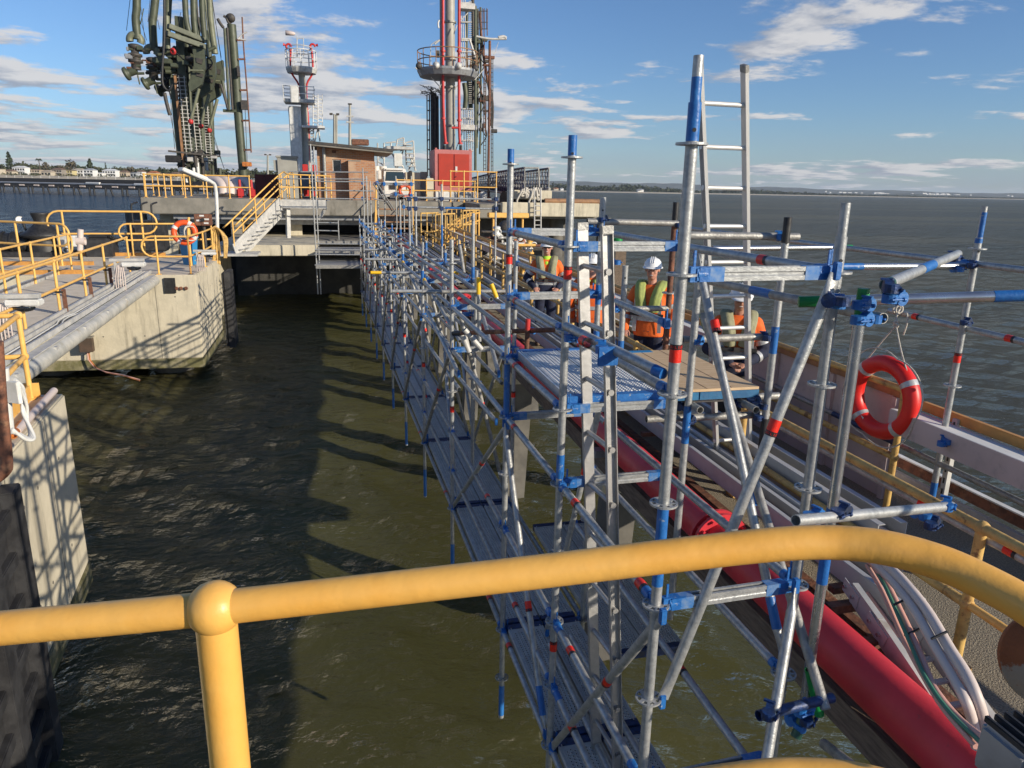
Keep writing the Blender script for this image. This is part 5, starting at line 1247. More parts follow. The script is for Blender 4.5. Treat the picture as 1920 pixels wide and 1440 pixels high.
f2 = PX(1405, 900, Z=DECK); t2 = PX(1396, 122, Y=f2.y-1.02)
sideL = Vector((-0.335, -0.02, 0))
fL = Vector(f2); n_ = 14
ladder('tall bright aluminium ladder rising above everything behind the plywood platform', fL, t2, sideL, 12, 0.06, 0.93, 'alu_white', capm='galv_old')
fl = PX(1118, 1400, Z=ZW+0.01); tl = PX(1091, 418, D=4.35)
ladder('worn aluminium ladder leaning from the low walkway up past the steel platform', fl, tl, Vector((0.03, -0.345, 0)), 10, 0.06, 0.93, 'alu', capm='galv_old', sd=0.066, sw=0.03)
# ================================================================== PIER HEAD
pr_ = thing('pier', 'big concrete pier head with dark openings under its upper deck', 'pier', (0, 45, -3))
YF = 38.0
xl = PX(262, 367, Y=YF).x; 
MB().bb(xl, 6.2, YF, 66, PIER-0.74, PIER).build('upper_deck', 'concrete_old', pr_, 0.03)
MB().bb(xl+1.3, 6.0, YF+0.35, YF+0.55, PIER-0.98, PIER-0.76).build('steel_beam', 'grey_steel', pr_)
MB().bb(xl+1.9, 6.0, YF+1.2, YF+1.5, PIER-1.25, PIER-0.98).build('inner_beam', 'grey_light', pr_)
MB().bb(-5.2, -1.05, 32.9, YF+4, -2.95, -2.5).build('lower_ledge', 'concrete', pr_, 0.02)
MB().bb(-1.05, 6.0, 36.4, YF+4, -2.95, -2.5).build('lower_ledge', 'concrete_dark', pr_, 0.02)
MB().bb(-5.2, 8, 39.4, 39.8, -9, -2.9).build('back_wall', 'shade_wall', pr_)
MB().bb(-5.6, -5.1, 33.2, 37, -9, -2.95).build('side_pier', 'concrete', pr_)
MB().bb(-5.2, -4.6, 38.6, 39.2, -2.5, PIER-0.7).build('column', 'concrete_old', pr_)
for x in (-8.6, -2.6, 1.5, 4.9):
    MB().bb(x, x+0.7, 39.6, 40.3, -2.5 if -5 < x < 5 else -9, PIER-0.7).build('column', 'concrete', pr_)
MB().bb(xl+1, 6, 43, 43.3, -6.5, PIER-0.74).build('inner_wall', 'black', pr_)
for x in (-10, -6.8): pile(pr_, x, 41, -9, PIER-0.74, 0.5)
# right hand lower wing
prr = thing('pier_wing', 'lower concrete wing of the pier reaching out to the right with a timber edge', 'pier', (10, 34, -3))
x1 = PX(1120, 390, Y=34).x
PW = PX(1100, 386, Y=34).z
MB().bb(6.3, x1, 34, 60, PW-0.62, PW).build('deck', 'concrete_old', prr, 0.03)
b = MB(); b.prism([(PX(938, 400, Y=34).x, 33.6), (PX(1118, 400, Y=34).x, 33.6), (PX(1118, 400, Y=34).x, 34.0), (PX(938, 400, Y=34).x, 34.0)], PW-0.5, PW+0.12); b.build('kerb_beam', 'concrete', prr, 0.02)
MB().tube((PX(1020, 386, Y=33.9).x, 33.8, PW+0.2), (x1, 33.8, PW+0.2), 0.12, 12).build('edge_pipe', 'hoarding_timber', prr)
MB().bb(6.6, x1-0.8, 36.5, 37, -9, PW-0.6).build('wall_below', 'concrete_dark', prr)
for x in (8, 10.5, 13): pile(prr, x, 35.6, -9, PW-0.6, 0.35)
wl = thing('boat_ladder', 'grey steel ladder hanging down the face of the right pier wing', 'ladder', PX(1007, 430, Y=33.4))
for x in (1002, 1014): MB().tube(PX(x, 352, Y=33.4), PX(x, 444, Y=33.4), 0.035, 8).build('stile', 'grey_light', wl)
for k in range(7): MB().tube(PX(1002, 386+9*k, Y=33.4), PX(1014, 386+9*k, Y=33.4), 0.025, 6).build('rung', 'grey_light', wl)
# deck rails of the pier
def prail(lbl, pts, m='yellow', h=1.05, gates=None):
    return rail_run('handrail', lbl, [(p.x, p.y, p.z) for p in pts], 0, m, h, h*0.5, 0.03, n=8, ballr=0.05)
def dk(x, Y): p = PX(x, 380, Y=Y); return Vector((p.x, Y, PIER))
prail('yellow handrail along the front left edge of the upper pier', [dk(x, YF+0.2) for x in (276, 312, 349, 390, 432, 470)])
prail('yellow handrail behind the pipes on the upper pier', [dk(x, 44) for x in (290, 325, 360, 400, 450, 500, 530)])
prail('yellow handrail down the left flank of the upper pier', [Vector((xl+0.2, y, PIER)) for y in (YF+0.2, 41, 44, 47, 50, 54)])
prail('yellow handrail in front of the white truck', [dk(x, 40) for x in (745, 775, 800, 830, 860, 890)])
prail('yellow handrail by the red cabinet on the upper pier', [dk(x, 37.5) for x in (845, 870, 895, 930)], 'yellow', 1.5)
# stairs of yellow rungs down to the jetty
ysr = thing('staircase', 'timber steps with yellow rails leading from the jetty up to the pier', 'stairs', PX(740, 440, Y=36))
for k in range(7):
    p = PX(740, 380+12*k, Y=38.5-k*0.35); MB().box(p, (1.7, 0.35, 0.05)).build('tread', 'hoarding_timber', ysr)
for s in (-0.9, 0.9):
    p = PX(740, 378, Y=38.8)+Vector((s, 0, 0)); q = PX(740, 460, Y=35.8)+Vector((s, 0, 0))
    MB().beam(p, q, 0.05, 0.2).build('stringer', 'yellow', ysr)
    MB().tube(p+Vector((0, 0, 1.0)), q+Vector((0, 0, 1.0)), 0.03, 8).build('top_rail', 'yellow', ysr)
    for t_ in (0, 0.5, 1): e = lerp(p, q, t_); MB().tube(e, e+Vector((0, 0, 1)), 0.03, 8).build('post', 'yellow', ysr)
# yellow gates and stairs cluster in the middle distance
def gate_cluster(lbl, x, y0, y1, Y, n, w):
    t = thing('gate', lbl, 'gate', PX(x, y1, Y=Y), 'yellow bar gates beside the jetty')
    p = PX(x, y1, Y=Y); top = PX(x, y0, Y=Y).z
    for k in range(n):
        q = p+Vector((w*k/(n-1), 0.25*k, 0)); MB().tube(q, Vector((q.x, q.y, top)), 0.026, 8).build('bar', 'yellow_worn', t)
    for z in (top, (top+p.z)/2): MB().tube(Vector((p.x, p.y, z)), Vector((p.x+w, p.y+0.25*(n-1), z)), 0.035, 8).build('rail', 'yellow_worn', t)
for i, (x, y0, y1, Y, n, w, d) in enumerate(((790, 400, 470, 30, 4, 0.8, 'leftmost, beside the blue banded post'), (817, 402, 462, 29, 5, 0.9, 'tight group in the centre'), (838, 392, 450, 30, 4, 0.7, 'just right of the blue banded post'), (868, 395, 448, 30, 6, 0.9, 'in front of the red cabinet'))):
    gate_cluster('yellow bar gate, '+d, x, y0, y1, Y, n, w)
sl_ = thing('walkway_stairs', 'yellow railed steps slanting up below the red cabinet', 'stairs', PX(840, 420, Y=31))
for k in (0, 0.9):
    o = Vector((0, k, 0)); MB().path(smooth([PX(800, 452, Y=31)+o, PX(822, 448, Y=31)+o, PX(846, 430, Y=31)+o, PX(862, 412, Y=31)+o, PX(900, 398, Y=31)+o]), 0.04, 8).build('top_rail', 'yellow', sl_)
    MB().path(smooth([PX(800, 466, Y=31)+o, PX(826, 462, Y=31)+o, PX(850, 444, Y=31)+o, PX(866, 428, Y=31)+o, PX(900, 412, Y=31)+o]), 0.04, 8).build('mid_rail', 'yellow', sl_)
    for x, y in ((822, 448), (846, 430), (862, 412), (880, 405), (898, 399)): p = PX(x, y, Y=31)+o; MB().tube(p, p-Vector((0, 0, 1.1)), 0.035, 8).build('post', 'yellow', sl_)
b = MB()
for k in range(8): p = lerp(PX(826, 470, Y=31.4), PX(866, 440, Y=31.4), k/7); b.box(p, (0.26, 1.0, 0.04))
b.build('treads', 'grey_steel', sl_)
ybm = thing('lifting_beam', 'bright yellow steel beam on legs in front of the right pier wing', 'beam', PX(940, 420, Y=32))
MB().bb(PX(915, 400, Y=32).x, PX(990, 400, Y=32).x, 31.8, 32.2, PX(950, 408, Y=32).z, PX(950, 399, Y=32).z).build('beam', 'yellow', ybm, 0.02)
for x in (925, 952, 980): p = PX(x, 406, Y=32); MB().tube(p, p-Vector((0, 0, 1.2)), 0.05, 8).build('leg', 'yellow', ybm)
# ---- brick hut
hx0, hx1, hx2 = PX(598, 370, Y=40).x, PX(655, 370, Y=40).x, PX(704, 370, Y=40).x
mb = bpy.data.materials.new('brick'); mb.use_nodes = True; t = mb.node_tree; bs = t.nodes['Principled BSDF']; bs.inputs['Roughness'].default_value = 0.9
tc = N(t, 'ShaderNodeTexCoord'); mp = N(t, 'ShaderNodeMapping'); mp.inputs['Rotation'].default_value = (R_(90), 0, 0); L(t, tc, 'Object', mp, 0)
sp_ = N(t, 'ShaderNodeSeparateXYZ'); L(t, tc, 'Object', sp_, 0); ad = N(t, 'ShaderNodeMath', operation='ADD'); L(t, sp_, 'X', ad, 0); L(t, sp_, 'Y', ad, 1)
cm = N(t, 'ShaderNodeCombineXYZ'); L(t, ad, 0, cm, 'X'); L(t, sp_, 'Z', cm, 'Y')
br = N(t, 'ShaderNodeTexBrick'); L(t, cm, 0, br, 'Vector'); br.inputs['Scale'].default_value = 1.0; br.inputs['Brick Width'].default_value = 0.24; br.inputs['Row Height'].default_value = 0.085; br.inputs['Mortar Size'].default_value = 0.009
br.inputs['Color1'].default_value = (0.46, 0.215, 0.095, 1); br.inputs['Color2'].default_value = (0.35, 0.15, 0.07, 1); br.inputs['Mortar'].default_value = (0.36, 0.31, 0.25, 1)
nn = N(t, 'ShaderNodeTexNoise'); nn.inputs['Scale'].default_value = 0.9; nn.inputs['Detail'].default_value = 5; L(t, tc, 'Object', nn, 'Vector')
r5 = N(t, 'ShaderNodeMapRange'); r5.inputs['From Min'].default_value = 0.55; r5.inputs['From Max'].default_value = 0.68; L(t, nn, 'Fac', r5, 0)
mx = N(t, 'ShaderNodeMixRGB'); L(t, r5, 0, mx, 0); L(t, br, 'Color', mx, 1); mx.inputs[2].default_value = (0.50, 0.35, 0.23, 1); L(t, mx, 0, bs, 'Base Color'); MATS['brick'] = mb
hut = thing('brick_hut', 'small red brick hut with flat roof on the edge of the pier', 'hut', ((hx0+hx2)/2, 41, PIER))
zt = PX(600, 275, Y=40).z
w1x0, w1x1, wz0, wz1 = PX(624, 320, Y=40).x, PX(640, 320, Y=40).x, PX(630, 322, Y=40).z, PX(630, 299, Y=40).z
b = MB(); b.bb(hx0, w1x0, 40, 44, PIER, zt); b.bb(w1x1, hx1, 40, 44, PIER, zt); b.bb(w1x0, w1x1, 40, 44, PIER, wz0); b.bb(w1x0, w1x1, 40, 44, wz1, zt); b.bb(w1x0, w1x1, 40.25, 44, wz0, wz1)
b.build('wall', 'brick', hut)
nz = PX(680, 303, Y=39.4).z
MB().bb(hx1, hx2, 40.0, 44, PIER, zt).build('wall', 'brick', hut)
MB().bb(hx1, hx2, 39.35, 39.995, PIER, nz).build('wall', 'brick', hut); MB().bb(hx1, hx1+0.02+(hx2-hx1)*0.45, 39.34, 40, nz, nz+0.06).build('coping', 'concrete_old', hut)
w = MB().bb(w1x0-0.04, w1x1+0.04, 39.97, 40.02, wz0-0.06, wz0).build('window', 'concrete_old', hut); MB().bb(w1x0, w1x1, 40.1, 40.12, wz0, wz1).build('pane', 'glass_dark', w)
b = MB(); 
for (x0, x1, z0, z1) in ((w1x0, w1x0+0.04, wz0, wz1), (w1x1-0.04, w1x1, wz0, wz1), (w1x0, w1x1, wz1-0.04, wz1), (w1x0, w1x1, wz0, wz0+0.04)): b.bb(x0, x1, 40.05, 40.098, z0, z1)
b.build('frame', 'grey_light', w)
v = MB().bb(PX(622, 283, Y=40).x, PX(630, 283, Y=40).x, 39.98, 40, PX(626, 287, Y=40).z, PX(626, 282, Y=40).z).build('vent', 'rust', hut)
b = MB(); b.add([(hx0-0.35, 39.2, zt+0.02), (hx2+0.9, 39.2, zt-0.26), (hx2+0.9, 44.4, zt-0.26), (hx0-0.35, 44.4, zt+0.02), (hx0-0.35, 39.2, zt+0.20), (hx2+0.9, 39.2, zt-0.08), (hx2+0.9, 44.4, zt-0.08), (hx0-0.35, 44.4, zt+0.20)], [[0, 1, 2, 3][::-1], [4, 5, 6, 7], [0, 1, 5, 4], [1, 2, 6, 5], [2, 3, 7, 6], [3, 0, 4, 7]]); b.build('roof', 'concrete_old', hut)
b = MB(); b.beam((hx0-0.37, 39.18, zt+0.16), (hx2+0.92, 39.18, zt-0.12), 0.03, 0.13); b.build('fascia', 'dark_steel', hut)
MB().tube((hx0+0.35, 39.9, PIER-0.6), (hx0+0.35, 39.9, zt), 0.09, 10).build('drainpipe', 'galv_old', hut)
MB().box((PX(712, 268, Y=41).x-1.0, 41.5, zt+0.35), (0.9, 0.6, 0.3)).build('roof_unit', 'rust', hut, 0.03)
# masts behind hut
for k, (x, yt, Yv, kind) in enumerate(((656, 195, 60, 'cross'), (627, 214, 62, 'lamp'), (502, 290, 90, 'lamp'))):
    t = thing('mast', ('thin pale mast with two cross arms behind the brick hut', 'slim twin mast with lamps left of the cross armed mast', 'distant lamp mast seen above the pier rails')[k], 'mast', PX(x, 345, Y=Yv))
    MB().tube(PX(x, 345, Y=Yv), PX(x, yt, Y=Yv), 0.14, 8, 0.09).build('pole', 'tower_grey', t)
    if kind == 'cross':
        for y in (218, 229): MB().box(PX(x, y, Y=Yv), (0.55, 0.2, 0.1)).build('cross_arm', 'grey_light', t)
        MB().box(PX(x, 195, Y=Yv), (0.3, 0.3, 0.08)).build('cap', 'dark_steel', t)
    else:
        for dx in (-0.25, 0.25): MB().box(PX(x, yt, Y=Yv)+Vector((dx, 0, 0)), (0.25, 0.3, 0.14)).build('lamp_head', 'dark_steel', t, 0.02)
        if k == 1: MB().tube(PX(x+4, 345, Y=Yv), PX(x+4, yt+2, Y=Yv), 0.08, 8).build('pole', 'tower_grey', t)
# ---- scaffold on pier front near hut and hanging stage
ps = thing('scaffold_stage', 'scaffold stage with grey planks hanging below the brick hut', 'scaffold', PX(640, 480, Y=32))
def pv(x, yt, yb, Y, m='galv', r=TR*1.1): 
    p = PX(x, yt, Y=Y); return MB().tube(p, (p.x+0.0, Y, PX(x, yb, Y=Y).z), r, 8).build('standard', m, ps)
for x, yt, yb, Y in ((582, 270, 552, 31.5), (588, 275, 552, 31.9), (634, 413, 450, 33), (680, 315, 470, 32), (687, 330, 560, 31.5), (694, 340, 520, 33), (700, 430, 590, 31)): pv(x, yt, yb, Y)
for x0, x1, y, Y in ((582, 690, 372, 32), (582, 690, 340, 32), (540, 690, 322, 32), (520, 690, 335, 33), (582, 700, 357, 32), (590, 635, 417, 33), (590, 635, 432, 33), (590, 700, 457, 31.6), (590, 700, 468, 31.4), (590, 700, 477, 31.2), (590, 700, 497, 31)):
    MB().tube(PX(x0, y, Y=Y), PX(x1, y+1, Y=Y), TR*1.05, 8).build('ledger', 'galv', ps)
for k, (y0, y1, z) in enumerate(((453, 446, -2.55), (472, 463, -2.75), (498, 484, -3.15))):
    t = thing('scaffold_plank', 'wide grey plank bay of the hanging stage below the hut, %s' % ('the upper', 'the middle', 'the lower')[k], 'plank', (PX(640, y0, Z=z).x, PX(640, y0, Z=z).y, z), 'plank bays of the hanging stage')
    a = PX(592, y0, Z=z); c = PX(697, y0, Z=z); a2 = PX(592, y1, Z=z)
    MB().bb(a.x, c.x, a.y, a2.y, z-0.02, z).build('deck_plate', 'grey_steel', t)
    MB().bb(a.x, c.x, a.y-0.03, a.y-0.002, z-0.12, z+0.02).build('edge_board', 'galv_old', t)
    b = MB()
    for j in range(18): xx = a.x+(c.x-a.x)*(j+0.4)/18; b.bb(xx, xx+0.11, a2.y-0.08, a2.y-0.02, z+0.002, z+0.006)
    b.build('slots', 'black', t)
for (p, q) in (((700, 345), (735, 395)), ((706, 342), (742, 398)), ((700, 372), (730, 380))): MB().tube(PX(*p, Y=32), PX(*q, Y=33.5), TR*1.2, 8).build('brace', 'galv', ps)
ps2 = thing('scaffold', 'small scaffold frame with blue couplers between the hut and the white truck', 'scaffold', PX(740, 400, Y=33))
for x, yt, yb in ((707, 320, 450), (720, 330, 440), (742, 330, 430), (771, 330, 500), (757, 365, 505)):
    p = PX(x, yt, Y=33.5); MB().tube(p, (p.x, 33.5, PX(x, yb, Y=33.5).z), TR*1.15, 8).build('standard', 'galv', ps2)
for x0, x1, y in ((700, 778, 343), (700, 775, 346), (715, 770, 365), (755, 800, 370)): MB().tube(PX(x0, y, Y=33.4), PX(x1, y+1, Y=33.4), TR*1.15, 8).build('ledger', 'galv', ps2)
for x, y in ((680, 343), (707, 343), (720, 345), (742, 345), (742, 364), (771, 345), (771, 367), (680, 372), (757, 388)): MB().box(PX(x, y, Y=33.35), (0.13, 0.13, 0.16)).build('coupler', 'blue', ps2, 0.02)
# ---- white truck
tk = thing('truck', 'white lorry cab facing the camera between the hut and the red cabinet', 'truck', PX(741, 372, Y=43))
p = PX(741, 350, Y=43.0); X0 = p.x; Zb = PIER
def tz(y): return PX(741, y, Y=43).z
Wt = (PX(766, 330, Y=43).x-PX(719, 330, Y=43).x)
b = MB(); zb_, zm, z2 = tz(362), tz(340), tz(315)
b.add([(X0-Wt/2, 43, zb_), (X0+Wt/2, 43, zb_), (X0+Wt/2, 43, zm), (X0-Wt/2, 43, zm), (X0-Wt/2+0.08, 43.25, z2), (X0+Wt/2-0.08, 43.25, z2), (X0-Wt/2, 45, zb_), (X0+Wt/2, 45, zb_), (X0-Wt/2+0.08, 45, z2), (X0+Wt/2-0.08, 45, z2)],
      [[0, 1, 2, 3], [3, 2, 5, 4], [4, 5, 9, 8], [6, 8, 9, 7], [1, 7, 9, 5, 2], [0, 3, 4, 8, 6]]); b.build('cab', 'white_paint', tk, 0.05)
MB().add([(X0-Wt/2+0.16, 43.0-0.02, tz(339)), (X0+Wt/2-0.16, 43.0-0.02, tz(339)), (X0+Wt/2-0.22, 43.2-0.02, tz(322)), (X0-Wt/2+0.22, 43.2-0.02, tz(322))], [[0, 1, 2, 3]]).build('windscreen', 'glass_blue', tk)
MB().box((X0, 42.95, tz(350)), (Wt*0.45, 0.05, 0.30)).build('grille', 'black', tk, 0.01)
MB().box((X0, 42.9, tz(363)), (Wt*1.02, 0.2, 0.34)).build('bumper', 'white_paint', tk, 0.03)
for s in (-1, 1):
    MB().box((X0+s*Wt*0.40, 42.86, tz(360)), (0.28, 0.06, 0.14)).build('headlight', 'reflect', tk, 0.02)
    w = MB().tube((X0+s*Wt*0.42, 43.6, Zb+0.45), (X0+s*Wt*0.42-s*0.3, 43.6, Zb+0.45), 0.45, 20).build('wheel', 'rubber', tk)
    MB().box((X0+s*(Wt/2+0.16), 42.95, tz(328)), (0.2, 0.12, 0.5)).build('mirror', 'white_paint' if s < 0 else 'black', tk, 0.03)
MB().box((X0, 43.2, tz(318)), (Wt*0.7, 0.25, 0.06)).build('sun_visor', 'white_paint', tk, 0.01)
MB().box((X0, 48, PIER+0.9), (Wt, 6, 0.3)).build('tray_body', 'grey_steel', tk)
for x in (X0-Wt*0.72, X0-Wt*0.45): MB().tube((x, 43.6, tz(342)), (x, 43.6, tz(312)), 0.22, 14).build('exhaust_stack', 'white_paint', tk)
l3 = thing('life_ring', 'orange life ring hanging on the yellow rails in front of the truck', 'life ring', PX(760, 355, Y=39))
for x in (752, 765): pass
MB().torus(PX(760, 358, Y=39.4), 0.29, 0.08, (0.2, -1, 0.2), 24, 10).build('ring_body', 'ring_orange', l3)
# ---- red cabinet
rc = thing('red_cabinet', 'big red steel cabinet with double doors at the foot of the grey tower', 'cabinet', PX(850, 348, Y=42))
a = PX(815, 348, Y=42); c = PX(885, 282, Y=42)
mat('cab_red', (0.44, 0.034, 0.014), 0.5, 0, (0.38, 0.03, 0.012), 2); mat('cab_pink', (0.50, 0.17, 0.16), 0.5, 0, (0.42, 0.14, 0.13), 3)
MB().bb(a.x, c.x, 42, 44.2, PIER-0.0, c.z).build('body', 'cab_pink', rc, 0.02)
ww_ = (c.x-a.x); fx0 = a.x+0.16*1.4; fx1 = c.x-0.16
for k, (x0, x1) in enumerate(((fx0, (fx0+fx1)/2-0.025), ((fx0+fx1)/2+0.025, fx1))):
    d_ = MB().bb(x0, x1, 41.95, 41.997, a.z+0.02, c.z-0.22).build('door', 'cab_red', rc, 0.004)
    if k == 1: MB().bb(x0+0.05, x0+0.16, 41.93, 41.948, a.z+0.75, a.z+1.05).build('notice', 'white_paint', d_); MB().tube((x0+0.08, 41.95, a.z+0.5), (x0+0.08, 41.9, a.z+0.5), 0.03, 8).build('handle', 'black', d_)
for x in (a.x+0.1, c.x-0.1): MB().bb(x-0.05, x+0.05, 42, 42.1, c.z, c.z+0.08).build('lifting_lug', 'cab_pink', rc)
# boxes in front of the cabinet
for k in range(7):
    x = 822+14*k; t = thing('drum', '%s pale container from the left in the row below the red cabinet' % ('first', 'second', 'third', 'fourth', 'fifth', 'sixth', 'seventh')[k], 'container', PX(x, 366, Y=41), 'white containers in a row below the red cabinet')
    p = PX(x, 366, Y=41.0); MB().bb(p.x-0.19, p.x+0.19, 40.9, 41.3, PIER, PIER+0.5).build('body', 'white_paint' if k < 2 else 'grey_light', t, 0.04)
    MB().bb(p.x-0.08, p.x+0.08, 41.0, 41.2, PIER+0.5, PIER+0.55).build('cap', 'grey_steel', t)
for k, (x, y0, y1, Yv) in enumerate(((774, 323, 375, 43), (795, 322, 372, 44), (806, 334, 376, 41))):
    p = PX(x, y0, Y=Yv); t = thing('timber_post', ('wide weathered board standing right of the truck', 'narrow weathered board behind the yellow rail', 'short pale post beside the red cabinet')[k], 'post', (p.x, Yv, PIER))
    MB().bb(p.x-(0.42 if k == 0 else 0.2), p.x+(0.42 if k == 0 else 0.2), Yv, Yv+0.25, PIER, p.z).build('board', 'concrete', t, 0.02)
# ================================================================== LOADING ARMS, TOWERS
def AR(x, y, Y=48.0): return PX(x, y, Y=Y)
la = thing('loading_arms', 'dark green marine loading arms bunched together with hanging hose ends', 'loading arms', Vector((AR(365, 340).x, 48, PIER)))
MPP = 48/1365.0
def tp(pts, w, m='army', Y=48.0, name='pipe', n=14, parent=la, **k):
    P = [AR(x, y, Y) for x, y in pts]
    P = smooth(P, 4) if len(P) > 2 else P
    return MB().path(P, w*Y/1365/2*0.97, n).build(name, m, parent)
def plate(poly, Y, th, m='army', name='plate', parent=la):
    P = [AR(x, y, Y) for x, y in poly]; n = len(P); vs = P+[p+Vector((0.0, th, 0)) for p in P]
    b = MB(); b.add(vs, [list(range(n)), [n+i for i in range(n)][::-1]]+[[i, n+i, n+(i+1) % n, (i+1) % n] for i in range(n)])
    o = b.build(name, m, parent)
    bm = bmesh.new(); bm.from_mesh(o.data); bmesh.ops.recalc_face_normals(bm, faces=bm.faces); bm.to_mesh(o.data); bm.free(); return o
Zq = lambda X, Y_: (220+X/4.363, Y_/4.363)
for k, (x0, y0, x1, y1) in enumerate(((340, 142, 356, 318), (362, 172, 376, 322), (384, 198, 393, 322))):
    Yk = 48+k*1.8
    a, c = AR(x0-4, y0-110+k*10, Yk), AR(x1-4, 340, Yk)
    MB().beam(a, c, 0.42, 0.5, up=(0, 1, 0)).build('riser_column', 'army', la, 0.02)
    MB().tube(AR(x0+7, y0-140, Yk+0.4), AR(x1+7, 340, Yk+0.4), 0.16, 12).build('riser_pipe', 'army', la)
    rb = MB()
    for j in range(26): p = lerp(AR(x0-4, y0, Yk), c, j/26); rb.box(p-Vector((0, 0.27, 0)), (0.44, 0.05, 0.10))
    rb.build('ribs', 'dark_steel', la)
    L0, L1 = AR(x0, y0, Yk-0.4), AR(x1, y1-14, Yk-0.4); lad = MB()
    for s in (-0.14, 0.14): lad.tube(L0+Vector((s, 0, 0)), L1+Vector((s, 0, 0)), 0.028, 6)
    for j in range(22): p = lerp(L0, L1, (j+0.5)/22); lad.tube(p-Vector((0.24, 0, 0)), p+Vector((0.24, 0, 0)), 0.022, 5)
    lad.build('ladder', 'grey_light', la)
MB().beam(AR(328, 142, 47.6), AR(345, 316, 47.6), 0.12, 0.12).build('edge_strip', 'hoarding_timber', la)
MB().beam(AR(324, 150, 48), AR(340, 316, 48), 0.3, 0.4, up=(0, 1, 0)).build('riser_column', 'army', la)
for k, s in enumerate(((0, 0), (82, 45), (150, 85))):
    poly = [Zq(625+s[0], 440+s[1]), Zq(712+s[0], 405+s[1]), Zq(722+s[0], 560+s[1]), Zq(690+s[0], 690+s[1]), Zq(600+s[0], 750+s[1]), Zq(578+s[0], 690+s[1]), Zq(625+s[0], 560+s[1])]
    plate(poly, 46.6+k*1.4, 0.5, 'army', 'counterweight_plate')
    for (ax, ay, bx, by) in ((640, 470, 700, 530), (640, 590, 705, 640)):
        plate([Zq(ax+s[0], ay+s[1]), Zq(bx+s[0], ay+s[1]+15), Zq(bx-8+s[0], by+s[1]-5), Zq(ax+s[0]+8, by+s[1]-20)], 46.55+k*1.4, 0.04, 'dark_steel', 'recess')
    tp([Zq(590+s[0]*0.9, 575+s[1]), Zq(705+s[0]*0.9, 578+s[1])], 3.2, 'army_light', 46.3+k*1.4, 'strut')
    a, c = Zq(668+s[0]*1.0, 725+s[1]), Zq(600+s[0]*1.02, 985+s[1]*0.85)
    tp([a, c], 5.2, 'army_light', 46.4+k*1.3, 'link_rod'); MB().ball(AR(c[0], c[1]+2, 46.4+k*1.3), 0.15, 10, 6).build('link_end', 'red_paint', la)
for (x0, y0, x1, y1) in ((415, 212, 722, 335), (405, 275, 728, 388)):
    MB().beam(AR(*Zq(x0, y0), 46.2), AR(*Zq(x1, y1), 47.4), 0.3, 0.26).build('boom', 'army', la, 0.02)
for (pts, w, m, Y) in (([(620, 0), (625, 120), (640, 300)], 44, 'army', 48), ([(688, 0), (695, 100), (716, 330)], 42, 'army', 49), ([(750, 0), (760, 120), (800, 440)], 44, 'army_light', 50), ([(545, 0), (560, 130), (590, 270)], 40, 'army', 47.5), ([(405, 130), (408, 270), (415, 400)], 36, 'army_light', 47), ([(700, 0), (745, 250), (790, 400)], 14, 'army_light', 51), ([(640, 0), (660, 150), (700, 300)], 10, 'dark_steel', 50), ([(860, 660), (880, 780), (905, 890)], 22, 'army', 49)):
    q = [(220+x/4.363, y/4.363 if y > 0 else -60) for x, y in pts]; tp(q, w/4.363, m, Y)
# swinging outboard pipes with their couplers
for (pts, Y, ey, vx, vy0, vy1, fx, fy) in (([(160, -240), (158, 60), (150, 160), (165, 320)], 46.5, 330, 140, 360, 570, 60, 610), ([(335, -240), (300, 90), (288, 200), (300, 400)], 48, 430, 285, 470, 650, 215, 690), ([(420, -100), (405, 200), (400, 420)], 49.5, 450, 400, 480, 700, 325, 750)):
    tp([Zq(x, y) for x, y in pts], 12.4, 'army', Y)
    e = AR(*Zq(pts[-1][0]-18, ey), Y); MB().torus(e, 0.28, 0.19, (0, 1, 0), 16, 10, -0.5, 3.4).build('elbow', 'army_light', la)
    q0, q1 = AR(*Zq(vx, vy0), Y), AR(*Zq(vx+15, vy1), Y)
    L_ = (q1-q0).length
    MB().lathe(q0, [(0.2, 0), (0.33, 0.05), (0.33, 0.22), (0.2, 0.25), (0.2, 0.45), (0.36, 0.5), (0.36, 0.62), (0.22, 0.66), (0.22, L_*0.6), (0.38, L_*0.62), (0.38, L_*0.72), (0.24, L_*0.75), (0.26, L_)], 16, tuple((q1-q0).normalized())).build('swivel_joint', 'dark_steel', la)
    f0 = AR(*Zq(fx, fy), Y); MB().lathe(q1, [(0.24, 0), (0.22, (f0-q1).length*0.5), (0.22, (f0-q1).length*0.7), (0.36, (f0-q1).length*0.72), (0.36, (f0-q1).length*0.9), (0.30, (f0-q1).length)], 16, tuple((f0-q1).normalized())).build('coupling_flange', 'army', la)
    g = random.Random(int(Y*7))
    for j in range(14):
        c = lerp(q0, q1, g.random())+Vector((g.uniform(-0.35, 0.35), g.uniform(-0.3, 0.1), 0)); MB().box(c, (g.uniform(0.1, 0.4), 0.2, g.uniform(0.06, 0.22))).build('actuator', ('dark_steel', 'army', 'rust')[j % 3] if j % 5 else 'grey_steel', la, 0.02)
    MB().tube(q1, q1+Vector((0.1, 0, -0.75)), 0.04, 6).build('drain', 'army', la); MB().tube(q1+Vector((0, 0, -0.2)), AR(*Zq(fx+160, fy-10), Y), 0.07, 8).build('stay', 'army', la)
g = random.Random(5)
